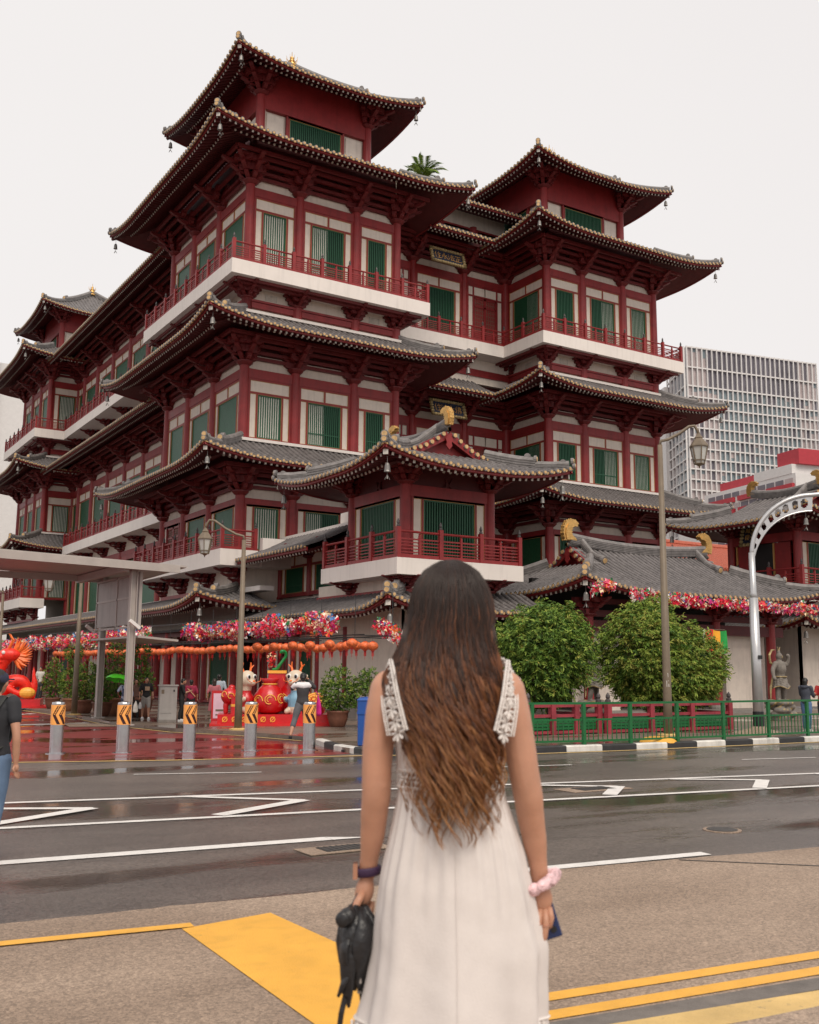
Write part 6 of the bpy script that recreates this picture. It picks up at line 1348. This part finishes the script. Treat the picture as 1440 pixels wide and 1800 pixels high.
p=bgp('person in maroon top with a tan shoulder strap, back to the road',11.3,30.2,(.3,1),1.20,(.28,.015,.05),(.02,.015,.02),voxel=.02,face=False); m=MB(); m.tube([(-.15,-.0,.98),(-.03,-.1,.86),(.12,-.09,.7)],.014,6); m.build('shoulder_strap',cloth((.6,.36,.2)),p)
bgp('woman in a dusty pink dress and pale heels watching the display',11.72,29.4,(.5,1),1.24,(.42,.13,.15),(.42,.13,.15),skirt=.42,hair='hair_brown',longhair=True,voxel=.02,face=False,shoe=(.6,.5,.45),stride=.02)
bgp('person in a pale blue shirt behind the woman in pink',12.35,30.6,(.6,1),1.36,(.36,.42,.48),(.03,.03,.04),voxel=.02,face=False)
p=bgp('woman in grey and white windbreaker photographing the temple with raised phone',10.50,21.08,(.45,1),1.47,(.045,.042,.045),(.09,.09,.10),pose=dict(le=(-.28,.08,1.28),lh=(-.06,.22,1.48),re=(.3,.1,1.32),rh=(.16,.22,1.50),lf=(-.30,-.40,.04),rf=(.1,.10,0),head=(0,.03,1.575)),sleeve=1.,leg='calf',voxel=.016,face=False,shoe=(.02,.02,.024)); s=1.47/1.7
blob('white_yoke',[[(-.17*s,0,1.38*s,.075*s),(0,-.01*s,1.36*s,.135*s,.11*s),(.17*s,0,1.38*s,.075*s)],[(-.19*s,.0,1.38*s,.073*s),(-.25*s,.05*s,1.32*s,.066*s)]],.014,cloth((.74,.73,.74)),p); m=MB(); m.ell((0,-.09*s,1.56*s),(.055*s,.05*s,.055*s),10,8); m.build('hair_bun','hair_black',p); MB().box((.02*s,.22*s,1.5*s),(.10*s,.235*s,1.66*s)).build('phone','black',p)
t=thing('magenta_bag','bright magenta shoulder bag on the photographing woman','bag',(10.84,20.96,.66)); blob('bag',[[(0,0,.0,.06,.1),(0,0,.16,.05,.09),(-.02,0,.4,.015,.02),(-.08,0,.5,.012,.012)]],.014,cloth((.55,.01,.20)),t)
bgp('man in white shirt and dark trousers far off by the dragon lantern',12.15,53.3,(-.6,-1),1.55,(.55,.52,.47),(.015,.015,.018),voxel=.026,sleeve=1.,stride=.1)
p=bgp('person crouching in dark clothes beside the dragon lantern',11.3,50.0,(-.6,-1),1.0,(.06,.06,.06),(.03,.03,.04),voxel=.026,lean=.12)
p=bgp('smiling woman in navy hooded jacket and jeans behind the railing at far right',24.35,18.35,(1,.25),1.42,(.055,.062,.085),(.09,.16,.30),pose=dict(re=(.2,.1,1.15),rh=(.12,.34,1.10),le=(-.2,.1,1.15),lh=(-.1,.34,1.08)),sleeve=.95,hair='hair_black',longhair=True,shoe=(.6,.58,.56)); s=1.42/1.7
blob('hood',[[(-.1*s,-.06*s,1.42*s,.05*s),(0,-.1*s,1.40*s,.06*s),(.1*s,-.06*s,1.42*s,.05*s)]],.014,cloth((.05,.056,.08)),p)
bgp('person in red at the very right edge, facing the smiling woman',25.0,18.3,(-1,-.2),1.42,(.45,.03,.03),(.06,.06,.08),pose=dict(re=(.2,.1,1.15),rh=(.1,.34,1.2),le=(-.2,.1,1.15),lh=(-.1,.34,1.12)),voxel=.02)
# ------------------------------------------------------------ woman in the foreground, seen from behind
# local frame: x right, y forward (away from the camera), z up from the pavement she stands on
fh=Vector((math.sin(yaw),math.cos(yaw),0)); HP=fh*2.78+rt*.114
HW=thing('person','woman with long wavy brown hair in a sleeveless white dress, seen from behind','person',(HP.x,HP.y,.33),-yaw)
# arms traced at shoulder, elbow and wrist; slightly bent, hanging
LA=[(-.165,.0,1.272,.050),(-.178,-.008,1.215,.047),(-.190,-.012,1.135,.0415),(-.194,-.012,1.06,.0395),(-.194,-.010,1.0,.0385),(-.199,.004,.955,.0365),(-.203,.022,.90,.0335),(-.212,.042,.83,.0250),(-.216,.052,.79,.0240,.020)]
RA=[(.146,.0,1.272,.050),(.160,-.008,1.215,.048),(.178,-.012,1.135,.0425),(.190,-.014,1.06,.0405),(.201,-.012,1.0,.039),(.208,.002,.95,.0365),(.219,.018,.89,.0330),(.230,.030,.82,.0250),(.236,.034,.775,.0240,.019)]
torso=[(0,.0,.90,.115,.085),(0,0,.97,.122,.088),(0,.0,1.07,.125,.092),(0,.005,1.17,.15,.105),(0,.0,1.25,.155,.095),(0,-.005,1.30,.125,.075),(0,0,1.335,.06,.055)]
neck=[(0,.0,1.30,.058),(0,.01,1.38,.047),(0,.02,1.42,.045)]
legs=[[(e*.07,0,.88,.075),(e*.08,0,.66,.075),(e*.09,.01,.46,.055),(e*.09,-.01,.28,.052),(e*.09,0,.08,.034)] for e in (-1,1)]
hd=Vector((0,.03,1.485))
ex=MB()
def finger(P,r): ex.tube([Vector(p) for p in P],[r,r*1.02,r*.95,r*1.0,r*.85,r*.6][:len(P)],8)
# right hand: back of hand toward the camera, fingers closing round the phone, two reach down past it
for P,r in (([(.222,.030,.716),(.214,.022,.690),(.206,.024,.668),(.208,.036,.655),(.214,.046,.658)],.0088),([(.233,.026,.708),(.229,.016,.678),(.224,.018,.648),(.222,.028,.630)],.0092),([(.246,.026,.708),(.247,.015,.676),(.243,.013,.645),(.232,.018,.622),(.226,.022,.612)],.0092),([(.258,.030,.712),(.262,.022,.688),(.258,.024,.668),(.250,.036,.660)],.008),([(.220,.052,.742),(.208,.062,.715),(.204,.064,.690)],.0098)): finger(P,r)
# left hand: thumb side toward the camera, fingers curl round the umbrella handle
for P,r in (([(-.236,.062,.722),(-.246,.048,.700),(-.248,.030,.688),(-.238,.022,.690)],.009),([(-.228,.070,.715),(-.236,.060,.690),(-.240,.040,.676),(-.230,.030,.676)],.0095),([(-.216,.074,.712),(-.222,.066,.686),(-.226,.046,.668),(-.218,.036,.668)],.0095),([(-.204,.074,.714),(-.208,.068,.690),(-.212,.050,.674),(-.206,.042,.672)],.0085),([(-.226,.040,.745),(-.240,.026,.722),(-.252,.018,.698),(-.256,.016,.684)],.0105)): finger(P,r)
palms=[(Vector((.240,.034,.736)),(.028,.017,.042),Matrix.Rotation(-.12,3,'Y')),(Vector((-.224,.056,.744)),(.026,.024,.042),Matrix.Rotation(.2,3,'Y'))]
el=palms+[(Vector((-.190,-.036,1.022)),(.027,.014,.018)),(Vector((-.197,-.031,.984)),(.022,.013,.015)),(Vector((.194,-.038,1.022)),(.027,.014,.018)),(Vector((.203,-.033,.984)),(.022,.013,.015)),(hd,(.074,.092,.112)),(hd+Vector((0,.035,-.055)),(.054,.064,.058)),(hd+Vector((0,.098,-.012)),(.012,.02,.022)),(hd+Vector((-.077,.0,-.01)),(.01,.02,.03)),(hd+Vector((.077,0,-.01)),(.01,.02,.03)),(Vector((-.09,.05,.04)),(.04,.11,.035)),(Vector((.09,.05,.04)),(.04,.11,.035))]
blob('body',[torso,neck,LA,RA]+legs,.0058,'skin_hero',HW,ells=el,smooth=4,extra=ex)
m=MB(); 
for e in (-1,1): m.ell(hd+Vector((e*.03,.084,.012)),(.013,.008,.007),8,5)
m.build('eyes','eye_black',HW); m=MB(); m.ell(hd+Vector((0,.086,-.058)),(.022,.008,.007),8,5); m.build('mouth',cloth((.4,.1,.09)),HW)
# ---- dress
mat('dress',(.66,.61,.585),.85,var=.035,scale=20,bump=.10,bscale=220); mat('lace',(.74,.69,.655),.85,var=.10,scale=40,bump=.4,bscale=120); mat('lace_shadow',(.36,.20,.14),.8)
def dpt(z,a):
    """skirt section: half widths follow the traced outline, gathers from the waist open into broad folds"""
    tab=[(1.02,.136,.135,.105),(.985,.139,.140,.112),(.92,.150,.162,.125),(.85,.166,.182,.137),(.78,.180,.198,.147),(.70,.190,.212,.156),(.62,.196,.232,.166),(.54,.207,.228,.178),(.47,.223,.226,.188),(.40,.24,.228,.197),(.30,.25,.24,.2),(.18,.26,.25,.205)]
    for (z0,l0,r0,d0),(z1,l1,r1,d1) in zip(tab[:-1],tab[1:]):
        if z<=z0 and z>=z1:
            f=(z0-z)/(z0-z1); l,r,d=l0+(l1-l0)*f,r0+(r1-r0)*f,d0+(d1-d0)*f; break
    t=(1.02-z)/.84
    amp=.003+.010*min(1,t*1.5); g=math.sin(8*a+1.5*math.sin(2*a)+1.2*t)*(.6+.4*math.sin(3*a+1))+1.1*math.sin(27*a+4*math.sin(a)+2*t)*max(0,1-t*2.6)+.55*math.sin(15*a+2*math.sin(3*a)-1.2*t)*(.5+.5*math.sin(2*a+2))
    rip=.0006*math.sin(z*60+5*a)*math.sin(4*a+z*9)
    w=r if math.cos(a)>0 else l; k=1+ (amp*g+rip)/.15
    return Vector((w*math.cos(a)*k,d*math.sin(a)*k*(1.0),z))
n=220; rows=[[dpt(1.02-.84*j/70,2*math.pi*k/n) for k in range(n+1)] for j in range(71)]
m=MB(); m.grid(rows); m.build('skirt','dress',HW,smooth=True)
def ring(z,l,r,d,nn=120,amp=.0,f=30): return [Vector(((r if math.cos(a)>0 else l)*math.cos(a)*(1+amp*math.sin(f*a)),d*math.sin(a)*(1+amp*math.sin(f*a)),z)) for a in [2*math.pi*k/nn for k in range(nn+1)]]
m=MB(); m.grid([ring(1.066,.141,.139,.108,amp=.01),ring(1.09,.142,.141,.109,amp=.012),ring(1.12,.146,.145,.110,amp=.008),ring(1.145,.150,.15,.113,amp=.006,f=22),ring(1.175,.155,.155,.114,amp=.003),ring(1.20,.157,.157,.112,amp=.002)]); m.build('bodice','dress',HW,smooth=True)
m=MB(); m.tube(ring(1.20,.158,.158,.113)[:-1]+[ring(1.20,.158,.158,.113)[0]],.004,6); m.build('bodice_hem','lace',HW)
def flower(mb,c,n,u,r,pet=8):
    n=Vector(n).normalized(); u=(Vector(u)-n*Vector(u).dot(n)).normalized(); v=n.cross(u); c=Vector(c)
    for k in range(pet):
        a=2*math.pi*k/pet; d=u*math.cos(a)+v*math.sin(a); sdd=v*math.cos(a)-u*math.sin(a)
        mb.tube([c+d*r*.25,c+d*r*.55,c+d*r*.85,c+d*r],[r*.06,r*.16,r*.17,r*.06],6)
    mb.tube([c+(u*math.cos(.7*k)+v*math.sin(.7*k))*r*.25 for k in range(10)],r*.08,5)
# waist band of crochet between two cords, over a skin-dark gap
m=MB(); m.grid([ring(1.02,.133,.132,.102),ring(1.066,.133,.132,.102)]); m.build('band_lining','lace_shadow',HW,smooth=True)
m=MB()
for z in (1.021,1.063): q=ring(z,.139,.138,.107); m.tube(q[:-1]+[q[0]],.0045,6)
for k in range(26):
    a=2*math.pi*k/26; w=.138; p=Vector((w*math.cos(a),.107*math.sin(a),1.042)); flower(m,p,(math.cos(a)/w,math.sin(a)/.107,0),(0,0,1),.0185,6)
    a2=a+math.pi/26; p2=Vector((w*math.cos(a2),.107*math.sin(a2),1.042)); m.tube([p2+Vector((0,0,-.02)),p2+Vector((0,0,.02))],.0028,5)
m.build('waist_lace','lace',HW)
# crochet straps over the shoulders, wide at the top and running in toward the waist
for e in (-1,1):
    kx=.97 if e<0 else .90
    C_=[Vector((e*.155,.07,1.20)),Vector((e*.166,.045,1.285)),Vector((e*.168,.0,1.327)),Vector((e*.164,-.055,1.298)),Vector((e*.158,-.088,1.25)),Vector((e*.148,-.102,1.205)),Vector((e*.138,-.108,1.165))]
    C_=[Vector((v_.x*kx,v_.y*.96,v_.z-.004)) for v_ in C_]
    def cr(t):
        i=min(int(t),len(C_)-2); f=t-i; p0=C_[max(i-1,0)];p1=C_[i];p2=C_[i+1];p3=C_[min(i+2,len(C_)-1)]
        return .5*(2*p1+(p2-p0)*f+(2*p0-5*p1+4*p2-p3)*f*f+(3*p1-p0-3*p2+p3)*f**3)
    K=34; P=[cr((len(C_)-1)*k/K) for k in range(K+1)]; cen=Vector((0,0,1.2)); m=MB(); edges=[[],[]]
    for k in range(K+1):
        tg=(P[min(k+1,K)]-P[max(k-1,0)]).normalized(); out=(P[k]-Vector((0,0,P[k].z-.03))).normalized(); out=(out+Vector((0,0,.6 if 5<k<14 else 0))).normalized(); sdv=tg.cross(out).normalized(); hw=.035
        edges[0].append(P[k]+sdv*hw+out*.004); edges[1].append(P[k]-sdv*hw+out*.004)
        if k%4==2: flower(m,P[k]+out*.006,out,tg,.026,8)
        if k%4==0: m.tube([P[k]+sdv*hw+out*.004,P[k]+out*.005,P[k]-sdv*hw+out*.004],.0028,5)
    for q in edges:
        m.tube(q,.0034,6); m.tube([p+Vector((e*.007,0,.0)) for p in q],.0022,6)
    m.build('crochet_strap','lace',HW)
# lace hem band low on the skirt
m=MB()
for j in (0,1):
    q=[dpt(.448-.05*j,2*math.pi*k/120)*1.0 for k in range(121)]; q=[Vector((p.x*1.008,p.y*1.012,p.z)) for p in q]; m.tube(q,.004,5)
for k in range(44):
    a=2*math.pi*k/44; p=dpt(.423,a); p=Vector((p.x*1.01,p.y*1.014,p.z)); flower(m,p,(math.cos(a),math.sin(a),0),(0,0,1),.021,8)
m.build('hem_lace','lace',HW)
# back seam
m=MB(); m.tube([dpt(z,-math.pi/2+.04)+Vector((0,-.0012,0)) for z in [1.01-.02*k for k in range(32)]],.0018,5); m.build('back_seam','dress',HW)
# ---- hair: base volume and combed, waved strands
hm=bpy.data.materials.new('hair_balayage'); hm.use_nodes=True; n_=hm.node_tree.nodes; l_=hm.node_tree.links.new; b=n_['Principled BSDF']; b.inputs['Roughness'].default_value=.45; b.inputs['Specular IOR Level'].default_value=.35
tc=n_.new('ShaderNodeTexCoord'); sx=n_.new('ShaderNodeSeparateXYZ'); l_(tc.outputs['Object'],sx.inputs[0])
nz=n_.new('ShaderNodeTexNoise'); nz.inputs['Scale'].default_value=9; nz.inputs['Detail'].default_value=3; mpn=n_.new('ShaderNodeMapping'); mpn.inputs['Scale'].default_value=(4,4,.6); l_(tc.outputs['Object'],mpn.inputs['Vector']); l_(mpn.outputs[0],nz.inputs['Vector'])
ad=n_.new('ShaderNodeMath'); ad.operation='MULTIPLY_ADD'; ad.inputs[1].default_value=.22; l_(nz.outputs['Fac'],ad.inputs[0]); l_(sx.outputs['Z'],ad.inputs[2])
at=n_.new('ShaderNodeAttribute'); at.attribute_name='tone'; ad2=n_.new('ShaderNodeMath'); ad2.operation='MULTIPLY_ADD'; ad2.inputs[1].default_value=.34; l_(at.outputs['Fac'],ad2.inputs[0]); l_(ad.outputs[0],ad2.inputs[2])
mr=n_.new('ShaderNodeMapRange'); mr.inputs['From Min'].default_value=1.86; mr.inputs['From Max'].default_value=1.24; l_(ad2.outputs[0],mr.inputs['Value'])
cr_=n_.new('ShaderNodeValToRGB'); e_=cr_.color_ramp.elements; e_[0].position=0; e_[0].color=(.026,.016,.013,1); e_[1].position=1; e_[1].color=(.34,.155,.058,1)
for p_,c_ in ((.30,(.030,.016,.012,1)),(.50,(.095,.036,.019,1)),(.72,(.21,.075,.028,1))): q=e_.new(p_); q.color=c_
l_(mr.outputs[0],cr_.inputs[0]); l_(cr_.outputs[0],b.inputs['Base Color'])
hr=random.Random(21)
def hw_(z,sd):
    tab=[(1.612,.03,.03),(1.60,.055,.055),(1.585,.074,.074),(1.55,.098,.098),(1.51,.112,.112),(1.46,.118,.119),(1.40,.130,.122),(1.35,.150,.130),(1.30,.172,.134),(1.26,.174,.138),(1.20,.140,.130),(1.14,.122,.126),(1.07,.124,.122),(1.0,.124,.120),(.94,.116,.116),(.86,.10,.105)]
    for (z0,l0,r0),(z1,l1,r1) in zip(tab[:-1],tab[1:]):
        if z<=z0 and z>=z1: f=(z0-z)/(z0-z1); return (l0+(l1-l0)*f) if sd<0 else (r0+(r1-r0)*f)
    return .03 if z>1.6 else .05
def cxz(z): return 0.0 if z>1.45 else (-.004 if z>1.25 else -.004+.016*(1.25-z)/.3)
def back(z):   # distance of the outer hair surface behind the spine
    tab=[(1.612,.03),(1.60,.05),(1.58,.075),(1.55,.095),(1.50,.108),(1.46,.112),(1.38,.118),(1.30,.130),(1.2,.142),(1.1,.148),(1.0,.15),(.9,.152)]
    for (z0,l0),(z1,l1) in zip(tab[:-1],tab[1:]):
        if z<=z0 and z>=z1: f=(z0-z)/(z0-z1); return l0+(l1-l0)*f
    return .03 if z>1.6 else .152
m=MB(); nn=28; rows=[]
for j in range(34):
    z=1.575-.56*j/33; rows.append([Vector((cxz(z)+hw_(z,math.cos(a))*.86*math.cos(a),(.03-(.03+back(z)*.80)*abs(math.sin(a))) if math.sin(a)<0 else ((.03+.06*math.sin(a)) if z>1.42 else max(-.07,.03-.6*(1.42-z))+.01*math.sin(a)),z)) for a in [2*math.pi*k/nn for k in range(nn+1)]])
m.grid(rows); m.ell((0,.012,1.508),(.080,.094,.086),20,12); base=m.build('hair_base',hm,HW,smooth=True)
clumps=[]
for _ in range(64):
    u_=-1+2*(_+hr.random())/64; clumps.append((u_,2.2*u_+2.4*noise.noise(Vector((u_*2.2,7,0)))*2+hr.uniform(-1.4,1.4),hr.uniform(.80,1.25),hr.uniform(-.045,.035),hr.random()))
hr.shuffle(clumps)
V=[];Fc=[];tone=[]
def strand(c,off,layer,w):
    u0,ph,fr,dz,tn=c; u=max(-1,min(1,u0+off)); zend=.95+.025*abs(u0)**2+dz*1.2+hr.uniform(-.02,.03)+(.05 if layer<.3 else 0)
    # root near the parting at the crown, swept over the skull
    rootz=1.613-.012*hr.random(); P=[]; K=34; side=1 if u>0 else -1
    for k in range(K+1):
        t=k/K; z=rootz+(zend-rootz)*(t**.96)
        conv=min(1,max(0,(1.36-z)/.3)); uu=u+(u0-u)*.9*conv
        W=hw_(z,side); B=back(z)
        amp=.002+.021*max(0,min(1,(1.42-z)/.25)); wv=math.sin(ph+fr*(1.45-z)*39); wv2=math.cos(ph*1.1+fr*(1.45-z)*39)
        x=cxz(z)+W*uu*(.985 if layer>.5 else .93)+amp*wv*.8
        y=.03-(.03+B*(.90+.12*layer))*math.sqrt(max(.02,1-uu*uu*.93))-amp*1.2*wv2-.012*max(0,min(1,(1.4-z)/.2))
        if z<1.42: y=min(y,-.045-.06*(1-abs(uu)))
        P.append(Vector((x,y,z)))
    b0=len(V); sj=hr.uniform(-.3,.3)
    for k,p in enumerate(P):
        tg=(P[min(k+1,K)]-P[max(k-1,0)]).normalized(); sd=tg.cross(Vector((0,-1,0))); sd=sd.normalized() if sd.length>1e-3 else Vector((1,0,0)); o_=sd.cross(tg)
        ww=w*(min(1,.5+k/5))*(1-(k/K)**5*.9)
        V.extend((p-sd*ww,p+o_*ww*.7*(-1 if o_.y>0 else 1),p+sd*ww)); tone.extend([tn+sj]*3)
        if k: a=b0+(k-1)*3; Fc.extend(((a,a+1,a+4,a+3),(a+1,a+2,a+5,a+4)))
for c in clumps:
    for q in range(52): strand(c,hr.gauss(0,.045),hr.random(),hr.uniform(.0008,.0017))
for q in range(520):   # loose flyaways outside the mass
    c=(hr.uniform(-1,1)*1.0,hr.uniform(0,6.28),hr.uniform(.6,1.6),hr.uniform(-.05,.15),hr.random()); strand(c,hr.choice((-1,1))*hr.uniform(0,.16),1.0+hr.random()*.9,.0006)
me=bpy.data.meshes.new('hair_strands'); me.from_pydata([tuple(v) for v in V],[],Fc); me.materials.append(hm); me.polygons.foreach_set('use_smooth',[True]*len(Fc))
a_=me.attributes.new('tone','FLOAT','POINT'); a_.data.foreach_set('value',tone); tag(link('hair_strands',me,HW),kind='stuff')
# ---- watch, scrunchie, rings
mat('strap_purple',(.045,.02,.06),.6,var=.1); mat('rose_gold',(.75,.42,.30),.25,metal=.9,var=.05)
m=MB(); P=[Vector((-.215+.031*math.cos(a),.05+.027*math.sin(a),.795+.004*math.cos(a))) for a in [2*math.pi*k/24 for k in range(25)]]
m.tube(P,[(.0035,.0125)]*25,8); w_=m.build('watch_strap','strap_purple',HW,smooth=True); MB().obox((-.248,.045,.797),(.006,0,0),(0,.017,0),(.0,0,.02)).build('watch_case','rose_gold',HW)
mat('scrunchie',(.80,.55,.58),.9,var=.5,scale=45,bump=.8,bscale=60); m=MB(); q=random.Random(3)
for k in range(40):
    a=2*math.pi*k/40; c=Vector((.236+.040*math.cos(a),.034+.036*math.sin(a),.772-.010*math.cos(a)*-1+.012*math.cos(a)))
    m.ell(c,(.012+.005*q.random(),.012,.014+.006*q.random()),8,6,0,Matrix.Rotation(q.uniform(0,3),3,'Y'))
m.build('scrunchie','scrunchie',HW,smooth=True)
m=MB()
for c in ((.2285,.0165,.674),(.247,.0148,.671)): m.tube([Vector(c)+Vector((.0105*math.cos(a),.0105*math.sin(a),.002*math.cos(a))) for a in [2*math.pi*k/14 for k in range(15)]],.0016,5)
m.build('finger_rings','rose_gold',HW)
# ---- things she holds
mat('phone_blue',(.012,.028,.10),.25,var=.1,coat=.3)
ph=thing('mobile_phone','dark blue mobile phone held in her right hand, lens up','phone',(HP.x,HP.y,.33),-yaw)
A_=Vector((.243,.052,.692)); du=Vector((.30,.02,-.95)).normalized(); dv=Vector((.95,.0,.30)).normalized(); dn=du.cross(dv)
m=MB(); m.obox(A_,du*.068,dv*.034,dn*.0045); ob=m.build('case','phone_blue',ph); bv=ob.modifiers.new('b','BEVEL'); bv.width=.006; bv.segments=3
m=MB(); 
for k in (0,1): m.cyl(A_+du*(.045-.024*k)+dv*.016+dn*-.004,A_+du*(.045-.024*k)+dv*.016+dn*-.0075,.008,.008,12); m.cyl(A_+du*(.045-.024*k)+dv*.016+dn*.004,A_+du*(.045-.024*k)+dv*.016+dn*.0075,.008,.008,12)
m.build('camera_lens','black',ph)
mat('umbrella_black',(.016,.016,.018),.36,var=.3,scale=25,bump=.3,bscale=40)
um=thing('folded_umbrella','black folding umbrella hanging half closed from her left hand','umbrella',(HP.x,HP.y,.33),-yaw)
m=MB(); m.tube([(-.232,.045,.735),(-.252,.02,.700)],.013,10); m.tube([(-.252,.02,.700),(-.262,.0,.694),(-.272,-.018,.690)],[.016,.022,.020],14); m.ell((-.274,-.020,.689),(.021,.012,.021),14,8); m.build('handle','umbrella_black',um,smooth=True)
m=MB(); m.tube([(-.245,.03,.705),(-.235,.025,.58),(-.232,.02,.50)],.006,8); 
ur=random.Random(6)
for k in range(8):
    a=k*.8; x,y=.028*math.cos(a),.022*math.sin(a); m.tube([(-.240+x*.5,.03+y*.5,.70),(-.236+x*1.5,.025+y*1.4,.64),(-.232+x*1.2,.02+y,.53)],.0028,5)
m.build('shaft_and_ribs','grey_metal',um)
folds=[]
for k in range(13):
    a=k*.5+ur.uniform(-.2,.2); r0=.022; x,y=math.cos(a),math.sin(a); top=ur.uniform(.69,.715); bot=ur.uniform(.45,.55); b=ur.uniform(.030,.055)
    folds.append([(-.238+x*.015,.03+y*.012,top,.008,.012),(-.238+x*b*.9,.025+y*b*.7,top-.04,.022,.011),(-.242+x*b*.85,.022+y*b*.8,(top+bot)/2,.026,.012),(-.246+x*b*.7,.02+y*b*.6,bot+.04,.018,.009),(-.244+x*b*.6,.018+y*.01,bot,.004,.004)])
m=MB()
for P in folds: m.tube([p[:3] for p in P],[p[3:] for p in P],10)
m.tube([(-.255,.0,.66),(-.272,-.01,.62),(-.270,-.012,.585),(-.258,-.004,.56)],[(.012,.005),(.02,.008),(.018,.008),(.006,.003)],8); m.tube([(-.25,0,.58),(-.268,-.008,.54),(-.285,-.01,.50)],[(.01,.005),(.017,.007),(.006,.003)],8)
m.build('canopy_folds','umbrella_black',um,smooth=True)
m=MB(); m.tube([(-.262,.0,.52),(-.276,-.005,.46),(-.282,-.004,.41),(-.284,.0,.37)],[(.007,.0015)]*4,8); m.build('wrist_strap','umbrella_black',um); m=MB()
for c in ((-.262,.005,.67),(-.248,.0,.66),(-.238,-.005,.655),(-.25,-.002,.625)): m.ell(c,(.005,.005,.005),6,5)
m.build('rib_joints','steel',um)

for o in bpy.data.objects:
    if '_w' in o: del o['_w']
bpy.data.scenes.remove(TMP)
